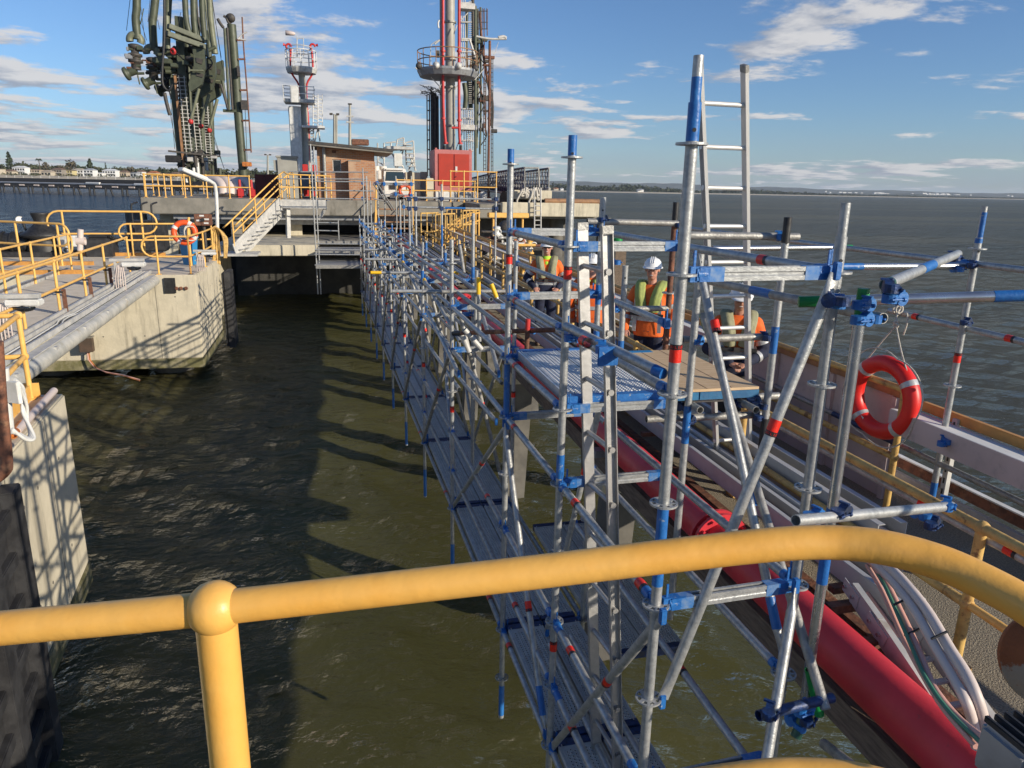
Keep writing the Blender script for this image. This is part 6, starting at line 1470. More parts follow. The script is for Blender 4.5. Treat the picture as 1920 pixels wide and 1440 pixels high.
for j in range(46):      # packed machinery in the middle of the bundle
    x, y = g.uniform(330, 700), g.uniform(395, 640)
    if x > 560 and y > 560: continue
    c = AR(*Zq(x, y), 47.5+g.uniform(-0.8, 1.5)); k = j % 4
    if k == 0: MB().box(c, (g.uniform(0.3, 1.1), 0.5, g.uniform(0.15, 0.5))).build('housing', 'army', la, 0.03)
    elif k == 1: MB().tube(c, c+Vector((g.uniform(-0.2, 0.9), 0.1, g.uniform(-0.3, 0.5))), g.uniform(0.06, 0.18), 10).build('cylinder', 'army' if j % 8 else 'army_light', la)
    elif k == 2: MB().lathe(c, [(0.1, 0), (0.34, 0.02), (0.34, 0.2), (0.1, 0.24)], 14, (0.2, 0.3, 1)).build('flange', 'dark_steel', la)
    else: MB().path(smooth([c, c+Vector((g.uniform(-.5, .5), -.2, -0.5)), c+Vector((g.uniform(-.5, .5), 0, -1.0))]), 0.04, 6).build('hose', 'black', la)
MB().torus(AR(*Zq(455, 420), 46), 0.12, 0.07, (0.6, 1, 0.3), 14, 8).build('hook', 'red_paint', la)
tp([Zq(385, -30), Zq(384, 300), Zq(368, 560), Zq(372, 690), Zq(420, 742), Zq(450, 690)], 4.2, 'black', 46.2, 'hose'); tp([Zq(385, 760), Zq(405, 850), Zq(430, 942)], 6, 'dark_steel', 46.4, 'lever')
for (x0, y0, x1, y1) in ((105, -10, 75, 250), (190, 40, 235, 400), (268, 0, 250, 180), (330, 160, 345, 240), (520, 100, 470, 330), (770, -20, 850, 470), (780, 20, 860, 560), (435, 940, 490, 1240), (745, 960, 870, 1370), (760, 1060, 875, 1380), (96, 260, 105, 300), (430, 750, 470, 1220), (200, 200, 240, 330)):
    tp([Zq(x0, y0), Zq(x1, y1)], 0.9, 'black', 47, 'wire', 5)
MB().path([AR(*Zq(178, 140), 46.5), AR(*Zq(190, 200), 46.5), AR(*Zq(215, 70), 46.5)], 0.03, 5).build('bracket', 'army', la)
for j in range(40):      # pump gear at the foot of the arms
    x, y = g.uniform(500, 850), g.uniform(1225, 1390); c = AR(*Zq(x, y), 46.8+g.uniform(0, 2)); 
    if j % 3 == 0: MB().box(c, (g.uniform(0.1, 0.5), 0.3, g.uniform(0.1, 0.4))).build('valve_box', ('army', 'dark_steel', 'grey_light')[(j//3) % 3], la, 0.02)
    elif j % 3 == 1: MB().tube(c, c+Vector((0, 0, -g.uniform(0.4, 1.2))), g.uniform(0.04, 0.12), 8).build('cylinder', ('white_paint', 'army', 'dark_steel')[(j//3) % 3], la)
    else: MB().torus(c, 0.11, 0.03, (g.uniform(-1, 1), g.uniform(-1, 1), 1), 12, 5).build('hand_wheel', 'dark_steel', la)
MB().box(AR(*Zq(455, 1300), 46.5), (0.75, 0.4, 0.38)).build('drive_box', 'black', la, 0.03); MB().beam(AR(*Zq(415, 1235), 46.5), AR(*Zq(840, 1280), 47), 0.08, 0.1).build('beam', 'dark_steel', la)
for k, (x0, x1) in enumerate(((398, 418), (415, 432), (430, 448), (445, 470))):
    t = thing('pipe_bend', 'fat pale pipe bend on the pier deck, number %s from the loading arms' % ('one', 'two', 'three', 'four')[k], 'pipe', AR(x0, 345, 43), 'fat pale pipe bends on the pier')
    MB().path(smooth([AR(x0-6, 338, 44), AR((x0+x1)/2, 340, 43.5), AR(x1, 352, 43), AR(x1+1, 366, 42.8)]), 0.26, 14).build('bend', 'white_cable', t)
gm = thing('generator_skid', 'dark red machinery skid behind the stair top on the pier', 'machine', AR(505, 350, 42))
MB().bb(AR(478, 350, 42).x, AR(560, 350, 42).x, 42, 43.4, PIER, AR(500, 338, 42).z).build('skid', 'cab_dark' if 'cab_dark' in MATS else mat('cab_dark', (0.09, 0.01, 0.01), 0.6, 0, (0.06, 0.01, 0.01), 3) and 'cab_dark', gm, 0.03)
for x, r in ((488, 0.5), (512, 0.8), (535, 0.5)): p = AR(x, 336, 42.4); MB().box(p, (r, 0.6, 0.5)).build('housing', 'cab_dark', gm, 0.03)
for x in (542, 552): MB().box(AR(x, 326, 42), (0.18, 0.3, 0.45)).build('gauge', 'dark_steel', gm)
ec = thing('electric_cabinet', 'pale grey electrical cabinet on the pier left of the brick hut', 'cabinet', AR(540, 340, 40.6))
MB().bb(AR(521, 330, 40.6).x, AR(558, 330, 40.6).x, 40.6, 41.3, PIER, AR(540, 296, 40.6).z).build('body', 'tower_grey', ec, 0.02); MB().bb(AR(519, 330, 40.6).x, AR(560, 330, 40.6).x, 40.55, 41.35, AR(540, 296, 40.6).z, AR(540, 292, 40.6).z).build('roof', 'tower_grey', ec, 0.02)
MB().bb(AR(514, 330, 40.6).x, AR(520, 330, 40.6).x, 40.7, 41.1, AR(516, 320, 40.6).z, AR(516, 300, 40.6).z).build('side_box', 'tower_grey', ec)
for k, x in enumerate((411, 433)):
    t = thing('fire_extinguisher', ('red fire extinguisher cover standing on the pier, left one', 'red fire extinguisher cover standing on the pier, right one')[k], 'extinguisher', AR(x+18, 350, 41), 'red covers on the pier deck')
    p = AR(x+56-18, 355, 41); b = MB().bb(p.x-0.17, p.x+0.17, 41, 41.4, PIER, PIER+0.5); b.build('cover', 'red_paint', t, 0.08); MB().tube((p.x, 41.2, PIER+0.5), (p.x, 41.2, PIER+0.9), 0.07, 10).build('bottle_neck', 'red_paint', t)
# green mast with ladder
gmst = thing('green_mast', 'single green arm mast with a rusty side ladder right of the loading arms', 'mast', AR(455, 340, 46))
tp([(434, 46), (441, 130), (448, 230), (458, 345)], 14.5, 'army', 46, 'column', parent=gmst, n=20)
for (a, c, w) in (((421, 53), (430, 206), 4.5), ((426, 52), (436, 206), 4), ((414, 158), (428, 206), 4)): tp([a, c], w, 'army' if w > 4.2 else 'dark_steel', 45.6, 'return_pipe', parent=gmst)
MB().lathe(AR(432, 34, 46), [(0.0, -0.1), (0.24, -0.08), (0.24, 0.08), (0.0, 0.1)], 18, (0.15, 1, 0.3)).build('head_flange', 'dark_steel', gmst); tp([(419, 30), (424, 33), (428, 42), (433, 46)], 4, 'dark_steel', 46, 'head_elbow', parent=gmst)
tp([(408, 35), (413, 44), (419, 52)], 5, 'dark_steel', 46, 'swivel', parent=gmst); MB().box(AR(431, 208, 45.8), (0.7, 0.3, 0.14)).build('bracket', 'army', gmst)
tp([(454, 32), (457, 90), (464, 180), (471, 286)], 2.4, 'rust', 45.8, 'ladder_rail', parent=gmst)
for y in (75, 111, 169, 226, 281): 
    x = 454+(y-32)*0.066; MB().beam(AR(x-13, y, 45.8), AR(x+1, y, 45.8), 0.05, 0.10).build('ladder_rung', 'rust', gmst)
for (x, y, w, h) in ((447, 134, 0.16, 0.55), (458, 197, 0.36, 0.5)): MB().box(AR(x, y, 45.6), (w, 0.2, h)).build('box', 'dark_steel', gmst, 0.02)
MB().box(AR(463, 308, 45.5), (0.5, 0.3, 0.24)).build('bracket', 'orange_rust', gmst, 0.02)
tp([(463, 60), (455, 64), (447, 72)], 2.4, 'grey_light', 45.8, 'stay', parent=gmst); tp([(461, 75), (446, 73)], 3, 'grey_light', 45.8, 'stay', parent=gmst)
tp([(459, 190), (461, 240), (464, 315)], 1.0, 'black', 45.7, 'cable', parent=gmst)
# white and red fire monitor tower
F_ = 55.0
def FQ(X, Y_): return (500+X/4.0, 40+Y_/4.0)
ft = thing('fire_tower', 'white fire monitor tower with two red nozzles on its top platform', 'tower', AR(560, 340, F_))
def fq(pts, w, m, name, Y=F_, n=10): return tp([FQ(*p) for p in pts], w, m, Y, name, n, ft)
b = MB(); a, c = AR(*FQ(200, 640), F_), AR(*FQ(228, 1160), F_); b.beam(a, c, 0.62, 0.9, up=(0, 1, 0)); b.build('lower_column', 'white_paint', ft, 0.05)
fq([(240, 640), (255, 1160)], 10, 'white_paint', 'lower_tube'); fq([(258, 350), (285, 700), (300, 1160)], 11.5, 'tower_grey', 'upper_column')
fq([(166, 650), (180, 800), (190, 900)], 3, 'white_paint', 'cable_duct'); fq([(256, 700), (268, 1000)], 1.4, 'white_paint', 'cable_pipe')
def deckring(cx, cy, wpx, hz, Y, m='grey_light', rail_h=1.1, nm='platform', parent=ft, mid=True, posts=12, rm='white_paint'):
    c = AR(cx, cy, Y); R = wpx*Y/1365/2; o = MB().lathe(c, [(R*0.3, -hz), (R*0.92, -hz), (R, -hz*0.2), (R, 0.05), (0.0, 0.05)], 20, smooth=False).build(nm, m, parent)
    b = MB()
    for zz in ((rail_h, rail_h*0.5) if mid else (rail_h,)): b.torus(c+Vector((0, 0, zz)), R*0.98, 0.03, (0, 0, 1), 28, 6)
    b.build('guard_rail', rm, o)
    b = MB()
    for k in range(posts): an = 2*math.pi*k/posts; b.tube(c+Vector((R*0.98*math.cos(an), R*0.98*math.sin(an), 0)), c+Vector((R*0.98*math.cos(an), R*0.98*math.sin(an), rail_h)), 0.025, 5)
    b.build('rail_posts', rm, o); return o
deckring(565.5, 129, 51, 0.3, F_)
for (pts) in (([(180, 200), (182, 370), (238, 470), (245, 560)]), ([(337, 205), (345, 380), (302, 470), (300, 600), (316, 800), (318, 1080)])): fq(pts, 3.4, 'red_paint', 'monitor_pipe')
for X_ in (165, 345): 
    c = AR(*FQ(X_, 190), F_); MB().torus(c, 0.16, 0.07, (0, 1, 0), 12, 8, 0, 4.2).build('monitor_nozzle', 'red_paint', ft); MB().lathe(c+Vector((-0.2 if X_ < 200 else 0.2, 0, 0.1)), [(0.05, 0), (0.09, 0.12), (0.10, 0.15)], 10, (-1 if X_ < 200 else 1, 0, 0.1)).build('nozzle_tip', 'red_paint', ft)
fq([(230, 265), (230, 140), (240, 128), (268, 128), (276, 140), (277, 265)], 1.3, 'grey_light', 'ladder_hoop')
for y in (200, 225): MB().torus(AR(*FQ(253, y), F_), 0.75, 0.025, (0, 0.1, 1), 16, 5).build('cage_hoop', 'grey_light', ft)
fq([(226, 270), (225, 105)], 0.9, 'grey_light', 'sock_pole'); MB().lathe(AR(*FQ(214, 94), F_), [(0.07, 0), (0.12, 0.1), (0.16, 0.62), (0.0, 0.64)], 10, (-1, 0, 0.05)).build('wind_sock', 'white_cable', ft)
c = AR(*FQ(248, 605), F_); MB().box(c, (2.0, 1.8, 0.22)).build('mid_platform', 'grey_light', ft, 0.02)
b = MB()
for zz in (0.45, 0.9): b.path([c+Vector((x, y, zz)) for x, y in ((-1, -0.9), (1, -0.9), (1, 0.9), (-1, 0.9))], 0.03, 6, closed=True)
for x in (-1, -0.5, 0, 0.5, 1): b.tube(c+Vector((x, -0.9, 0)), c+Vector((x, -0.9, 0.95)), 0.025, 5)
b.build('guard_rail', 'white_paint', ft)
MB().bb(AR(544, 180, F_-1).x, AR(559, 180, F_-1).x, F_-1.1, F_-0.9, AR(550, 192, F_-1).z, AR(550, 162, F_-1).z).build('cabinet', 'white_paint', ft, 0.02)
s_ = AR(596, 190, F_); b = MB()
for x0 in (587, 596, 604.5): b.tube(AR(x0, 177, F_), AR(x0, 239, F_), 0.035, 6); b.tube(AR(x0, 177, F_+1.2), AR(x0, 239, F_+1.2), 0.035, 6)
for j in range(9): b.tube(AR(587, 180+7*j, F_), AR(604.5, 180+7*j, F_), 0.025, 5); b.tube(AR(587, 180+7*j, F_), AR(604.5, 187+7*j, F_+1.2) if j % 2 else AR(604.5, 187+7*j, F_), 0.025, 5)
b.build('stair_cage', 'white_paint', ft)
MB().box(AR(588, 239, F_), (1.5, 1.6, 0.14)).build('stair_landing', 'white_paint', ft)
b = MB()
for x0 in (580, 588): b.tube(AR(x0, 240, F_), AR(x0+2, 330, F_), 0.04, 6)
for j in range(14): b.tube(AR(580, 242+6*j, F_), AR(589, 248+6*j, F_), 0.03, 5); b.tube(AR(589, 242+6*j, F_), AR(580, 248+6*j, F_), 0.03, 5)
b.tube(AR(597, 240, F_), AR(600, 265, F_), 0.06, 6); b.tube(AR(596, 242, F_), AR(588, 275, F_), 0.05, 6)
b.build('lattice_leg', 'grey_light', ft); fq([(250, 720), (290, 690), (330, 650)], 2.4, 'white_paint', 'stay')
rb_ = thing('hose_cabinet', 'small red hose cabinets at the foot of the white fire tower', 'cabinet', AR(575, 330, 50))
MB().bb(AR(567, 320, 50).x, AR(577, 320, 50).x, 50, 50.5, PIER, AR(570, 308, 50).z).build('box', 'red_paint', rb_, 0.02); MB().bb(AR(585, 320, 50).x, AR(593, 320, 50).x, 50, 50.5, PIER, AR(588, 309, 50).z).build('box', 'red_paint', rb_, 0.02)
car = thing('parked_car', 'dark car partly hidden behind the rails left of the brick hut', 'car', AR(570, 345, 47))
p = AR(570, 347, 47); b = MB(); b.box(p+Vector((0, 0.3, 0.0)), (1.75, 4, 0.55)); b.build('body', 'grey_steel', car, 0.1)
b = MB(); b.add([(p.x-0.8, 46.4, p.z+0.25), (p.x+0.8, 46.4, p.z+0.25), (p.x+0.62, 47.2, p.z+0.8), (p.x-0.62, 47.2, p.z+0.8), (p.x-0.8, 49.5, p.z+0.25), (p.x+0.8, 49.5, p.z+0.25), (p.x+0.62, 48.7, p.z+0.8), (p.x-0.62, 48.7, p.z+0.8)], [[0, 1, 2, 3], [3, 2, 6, 7], [1, 5, 6, 2], [0, 3, 7, 4], [4, 7, 6, 5]]); b.build('cabin', 'glass_blue', car)
for s in (-0.8, 0.8): MB().tube((p.x+s-0.1, 45.9, PIER+0.32), (p.x+s+0.1, 45.9, PIER+0.32), 0.32, 16).build('wheel', 'rubber', car)
# big grey tower with red fire pipes
G_ = 46.0
def GQ(X, Y_): return (740+X/3.6, Y_/3.6)
gt = thing('grey_tower', 'tall grey tower with red riser pipes and a round lamp platform above the red cabinet', 'tower', AR(845, 340, G_))
def gq(pts, w, m, name='pipe', Y=G_, n=12, parent=gt): return tp([GQ(*p) for p in pts], w, m, Y, name, n, parent)
gq([(372, -250), (374, 400), (380, 1100)], 17.5, 'tower_grey', 'column', n=28); gq([(318, -250), (320, 500), (322, 1100)], 8, 'tower_grey', 'side_column', G_+0.7)
for y in (150, 400, 590, 850): MB().lathe(AR(*GQ(374, y), G_), [(0.3, -0.05), (0.36, -0.05), (0.36, 0.05), (0.3, 0.05)], 24, smooth=False).build('collar', 'tower_grey', gt)
gq([(326, -250), (326, 480), (330, 780), (345, 975)], 5.2, 'red_paint', 'riser_pipe', G_-0.9); gq([(436, -250), (434, 500), (436, 880), (443, 975)], 5.2, 'red_paint', 'riser_pipe', G_-0.9)
gq([(385, 862), (436, 862)], 4, 'red_paint', 'cross_pipe', G_-0.9)
for (x, y) in ((326, 345), (328, 800), (330, 460), (435, 345), (436, 470), (436, 812), (345, 965), (443, 968)): MB().lathe(AR(*GQ(x, y), G_-0.9), [(0.09, -0.05), (0.14, -0.05), (0.14, 0.05), (0.09, 0.05)], 12, smooth=False).build('pipe_flange', 'red_paint', gt)
for x in (338, 446): gq([(x, 980), (x, 1020)], 6, 'rubber', 'boot', G_-0.9)
deckring(839.5, 134, 107, 0.35, G_, 'grey_steel', 1.05, 'lamp_platform', gt, rm='hoarding_timber')
for k, (x, y) in enumerate(((165, 445), (280, 440), (430, 445), (540, 462))):
    c = AR(*GQ(x, y), G_-1.75 if 0 < k < 3 else G_-0.9); MB().lathe(c, [(0.0, 0.22), (0.1, 0.2), (0.19, 0.05), (0.20, 0.0), (0.16, 0.0), (0.0, 0.03)], 16, (-0.5+0.35*k, -0.8, -0.35)).build('floodlight', 'grey_light' if k % 3 else 'dark_steel', gt)
for (x0, y0, x1, y1) in ((140, 455, 180, 505), (245, 520, 310, 590), (300, 600, 330, 530), (470, 520, 405, 605), (540, 540, 600, 470), (410, 1020, 460, 880), (420, 170, 400, 230), (445, 140, 495, 85)): gq([(x0, y0), (x1, y1)], 1.8, 'grey_light', 'strut', G_-0.6, 6)
gq([(245, 440), (243, 320), (262, 290), (300, 268)], 1.3, 'grey_light', 'lamp_arm', G_-1.2); gq([(270, 298), (303, 270)], 3.4, 'grey_light', 'lamp_head', G_-1.2)
gq([(297, 190), (293, 160), (300, 135)], 3, 'white_paint', 'bracket', G_-1)
MB().box(AR(*GQ(292, 365), G_-1), (0.16, 0.2, 0.36)).build('small_box', 'dark_steel', gt)
cg = thing('access_ladder', 'pale caged access ladder standing between the grey tower and the dark arm pipes', 'ladder', AR(875, 340, 47))
b = MB()
for x in (455, 470, 485, 500, 515, 528): b.tube(AR(*GQ(x, 1020), 47), AR(*GQ(x-4, 730), 47), 0.03, 5)
for x in (452, 465, 480): b.tube(AR(*GQ(x, 520), 47), AR(*GQ(x-6, -100), 47), 0.03, 5)
b.build('cage_bars', 'grey_light', cg)
b = MB()
for y in (735, 800, 850, 880, 950, 1020): b.tube(AR(*GQ(458, y), 46.9), AR(*GQ(530, y), 46.9), 0.05, 5)
for y in (20, 60, 150, 262, 273, 350): b.tube(AR(*GQ(450, y), 46.9), AR(*GQ(520, y), 46.9), 0.05, 5)
b.tube(AR(*GQ(505, 265), 46.9), AR(*GQ(545, 390), 46.9), 0.07, 6)
b.build('cage_rings', 'grey_light', cg); MB().box(AR(*GQ(495, 862), 46.8), (1.0, 0.8, 0.28)).build('landing', 'grey_light', cg); MB().box(AR(*GQ(485, 50), 46.8), (0.9, 0.8, 0.3)).build('landing', 'grey_light', cg)
b = MB()
for y in range(740, 1020, 14): b.tube(AR(*GQ(488, y), 47.1), AR(*GQ(512, y), 47.1), 0.02, 5)
for y in range(-60, 700, 14): b.tube(AR(*GQ(500, y), 47.4), AR(*GQ(520, y), 47.4), 0.02, 5)
b.build('rungs', 'grey_light', cg)
da = thing('loading_arms', 'dark folded loading arms standing right of the grey tower', 'loading arms', AR(895, 340, 49))
for (pts, w, m, Y) in (([(545, 40), (545, 500), (545, 1150)], 5, 'army', 48), ([(560, 60), (562, 600), (555, 1000)], 4, 'army_light', 49), ([(525, -80), (528, 100), (530, 700)], 6, 'dark_steel', 49), ([(470, 560), (480, 640), (475, 730)], 9, 'army', 49), ([(500, 540), (510, 620), (512, 730)], 9, 'army', 49.5), ([(490, 60), (485, 300), (490, 540)], 5, 'army', 50), ([(575, 80), (590, 300), (620, 500), (655, 700), (660, 780)], 5, 'rust', 49), ([(600, 60), (605, 300), (612, 900)], 1.6, 'rust', 48.5), ([(625, 60), (625, 240)], 1.6, 'rust', 48.5), ([(560, 70), (558, 240)], 1.6, 'dark_steel', 48.5), ([(580, 50), (582, 700), (575, 1040)], 4, 'army', 50), ([(645, 600), (660, 720), (655, 850)], 6, 'dark_steel', 49), ([(655, 885), (690, 885)], 7, 'dark_steel', 48.6), ([(470, 540), (500, 500), (520, 400)], 4, 'army', 48.6), ([(590, 300), (560, 500), (590, 640)], 3, 'rust', 49)):
    gq(pts, w, m, 'arm_pipe', Y, parent=da)
g = random.Random(9)
for j in range(34):
    y = g.uniform(250, 960); x = 560+g.uniform(-20, 60)+(40 if y > 600 else 0); c = AR(*GQ(x, y), 48.8)
    if j % 2: MB().box(c, (g.uniform(0.15, 0.5), 0.3, g.uniform(0.08, 0.3))).build('fitting', ('dark_steel', 'army', 'rust')[j % 3], da, 0.02)
    else: MB().path(smooth([c, c+Vector((g.uniform(-.3, .3), -.1, -.5)), c+Vector((g.uniform(-.4, .4), 0, -1.1))]), 0.035, 5).build('hose', 'black', da)
for x in range(5): gq([(565+14*x, 55), (567+13*x, 200)], 1.0, 'dark_steel', 'cage_bar', 48, parent=da)
for y in (75, 150, 195): gq([(552, y), (628, y)], 1.4, 'dark_steel', 'cage_ring', 48, parent=da)
gq([(548, 245), (640, 262), (755, 262)], 4, 'grey_light', 'top_arm', 48, parent=da); gq([(700, 255), (735, 248), (752, 258)], 6, 'grey_light', 'arm_end', 48, parent=da)
gq([(662, 340), (672, 370), (700, 285)], 1.0, 'grey_light', 'stay', 48, parent=da); MB().box(AR(*GQ(640, 388), 48), (0.6, 0.3, 0.16)).build('bracket', 'rust', da)
rpz = thing('rusty_pole', 'tall rust brown pole rising beside the netted gangway', 'pole', AR(917, 340, 44))
gq([(642, 275), (638, 800), (632, 1170)], 4.8, 'rust', 'pole', 44, 14, rpz); gq([(634, 1170), (636, 1400)], 4.6, 'dark_steel', 'lower_sleeve', 44, 14, rpz); gq([(636, 1330), (636, 1400)], 8, 'rust', 'base', 43.8, 14, rpz)
ld = thing('access_ladder', 'thin dark ladder with rungs beside the rust brown pole', 'ladder', AR(912, 340, 46))
b = MB()
for x in (600, 616, 652, 663): b.tube(AR(*GQ(x, 520 if x < 630 else 400), 46), AR(*GQ(x, 1160), 46), 0.025, 5)
for y in range(540, 1150, 26): b.tube(AR(*GQ(600, y), 46), AR(*GQ(616, y), 46), 0.02, 5)
for y in range(400, 1150, 30): b.tube(AR(*GQ(652, y), 46), AR(*GQ(663, y), 46), 0.02, 5)
b.build('stiles', 'dark_steel', ld)
bl = thing('arm_stack', 'black folded arm pipes with a bird nest on top left of the grey tower', 'arm stack', AR(815, 340, 47))
for x, w, y0 in ((252, 6, 620), (270, 7, 630), (290, 4, 650)): gq([(x, y0), (x+2, 900), (x+4, 1230)], w, 'dark_steel', 'pipe', 47, parent=bl)
b = MB()
for x in (222, 238): b.tube(AR(*GQ(x-4, 640), 46.6), AR(*GQ(x, 1190), 46.6), 0.04, 5)
for y in range(680, 1180, 66): b.tube(AR(*GQ(218, y), 46.6), AR(*GQ(240, y), 46.6), 0.04, 5)
b.build('ladder', 'black', bl)
b = MB()
for j in range(70): a = g.uniform(0, 6.28); r = g.uniform(0.2, 0.75); c = AR(*GQ(252, 612), 47)+Vector((r*math.cos(a), r*math.sin(a)*0.6, g.uniform(-0.25, 0.2))); b.tube(c, c+Vector((g.uniform(-.4, .4), g.uniform(-.3, .3), g.uniform(-.15, .15))), 0.018, 4)
b.build('nest', 'timber', bl)
# pale gangway tower behind the truck
wg = thing('gangway_tower', 'pale lattice gangway tower folded up behind the white truck', 'gangway', AR(750, 340, 56))
b = MB()
for (x0, y0, x1, y1) in ((708, 268, 708, 320), (720, 268, 720, 320), (723, 268, 742, 266), (730, 282, 760, 280), (733, 285, 745, 305), (745, 262, 742, 282), (745, 262, 757, 258), (757, 258, 757, 276), (760, 268, 775, 264), (775, 264, 778, 320), (760, 268, 762, 310), (742, 305, 742, 318), (733, 268, 733, 285), (767, 290, 780, 320), (778, 290, 766, 320), (745, 290, 758, 318), (756, 282, 744, 318), (708, 283, 722, 283), (708, 290, 722, 300), (720, 290, 708, 300), (708, 302, 722, 312)): b.tube(AR(x0, y0, 56), AR(x1, y1, 56), 0.06, 6)
b.build('lattice', 'grey_light', wg)
b = MB()
for j in range(6): b.box(AR(764+1.6*j, 272+8*j, 56), (0.55, 0.9, 0.06)); b.tube(AR(757+0.5*j, 262+3.5*j, 56), AR(745+1.0*j, 266+3.5*j, 56), 0.03, 5)
b.build('steps', 'grey_light', wg); MB().box(AR(748, 278, 56), (1.9, 1.5, 0.2)).build('platform', 'grey_light', wg); MB().box(AR(746, 300, 56), (0.6, 0.5, 0.9)).build('gear', 'white_paint', wg, 0.03)
# netted gangway trolley on the right wing
NQ = lambda X, Y_: (880+X/7.385, 300+Y_/7.385)
ng = thing('netted_gangway', 'long ship gangway wrapped in dark netting resting on wheels', 'gangway', AR(960, 370, 38))
ZG = PX(960, 378, Y=38).z
b = MB(); 
top = [AR(*NQ(40, 250), 52), AR(*NQ(400, 165), 44), AR(*NQ(765, 108), 38)]; bot = [AR(*NQ(40, 400), 52), AR(*NQ(400, 440), 44), AR(*NQ(765, 500), 38)]
for off in (0, 1.3):
    o = Vector((off, 0, 0)); b.path([p+o for p in top], 0.06, 6); b.path([p+o for p in bot], 0.09, 6)
    for j in range(22): s = j/21; i = 0 if s < 0.5 else 1; tt = s*2-i; b.tube(lerp(top[i], top[i+1], tt)+o, lerp(bot[i], bot[i+1], tt)+o, 0.035, 5)
b.path(smooth([AR(*NQ(940, 110), 38), AR(*NQ(955, 130), 38), AR(*NQ(965, 370), 38)]), 0.05, 6); b.tube(AR(*NQ(765, 108), 38), AR(*NQ(940, 110), 38), 0.05, 6)
b.build('frame', 'galv_old', ng)
# netting: crossed strands
b = MB()
for off in (0.0, 1.3):
    o = Vector((off-0.06, -0.08, 0)); 
    for j in range(44):
        s = j/44; i = 0 if s < 0.5 else 1; tt = s*2-i; s2 = min(1, s+0.07); i2 = 0 if s2 < 0.5 else 1; t2 = s2*2-i2
        a, c = lerp(top[i], top[i+1], tt), lerp(bot[i2], bot[i2+1], t2); e, f = lerp(bot[i], bot[i+1], tt), lerp(top[i2], top[i2+1], t2)
        b.tube(a+o, c+o, 0.012, 3); b.tube(e+o, f+o, 0.012, 3)
    for k in range(7):
        b.path([lerp(p, q, k/7)+o for p, q in zip(top, bot)], 0.014, 3)
mat('net', (0.02, 0.022, 0.07), 0.8); b.build('netting', 'net', ng)
b = MB(); 
for i in range(2):
    p, q = lerp(top[i], bot[i], 0.74), lerp(top[i+1], bot[i+1], 0.74); b.add([p, q, bot[i+1], bot[i], p+Vector((0.05, 0, 0)), q+Vector((0.05, 0, 0)), bot[i+1]+Vector((0.05, 0, 0)), bot[i]+Vector((0.05, 0, 0))], [[0, 1, 2, 3], [7, 6, 5, 4], [0, 4, 5, 1], [3, 2, 6, 7]])
b.build('gathered_net', 'net', ng)
for x, y in ((480, 545), (590, 560), (745, 560), (990, 555)): p = AR(*NQ(x, y), 38); MB().tube(p, p+Vector((0.25, 0.1, 0)), 0.42, 18).build('wheel', 'rubber', ng)
MB().box(AR(*NQ(830, 480), 38), (2.0, 1.6, 0.45)).build('chassis', 'concrete', ng, 0.03)
rpn = thing('mooring_rope', 'heap of pale mooring rope hanging off the gangway trolley', 'rope', AR(995, 355, 37))
for j in range(16):
    x = 740+g.uniform(0, 230); P = [AR(*NQ(x, 380+g.uniform(0, 40)), 36.8)]
    P += [AR(*NQ(x+g.uniform(-60, 60), 440+g.uniform(-20, 30)), 36.7), AR(*NQ(x+g.uniform(-70, 70), 500+g.uniform(-40, 40)), 36.7), AR(*NQ(x+g.uniform(-60, 60), 400+g.uniform(-20, 90)), 36.8)]
    MB().path(smooth(P), 0.045, 6).build('strand', 'rope', rpn)
for pts in (((740, 400), (700, 480), (660, 560), (670, 600)), ((880, 400), (860, 500), (820, 590), (805, 620)), ((930, 420), (950, 560), (985, 500))): MB().path(smooth([AR(*NQ(*q), 36.6) for q in pts]), 0.05, 6).build('strand', 'rope', rpn)
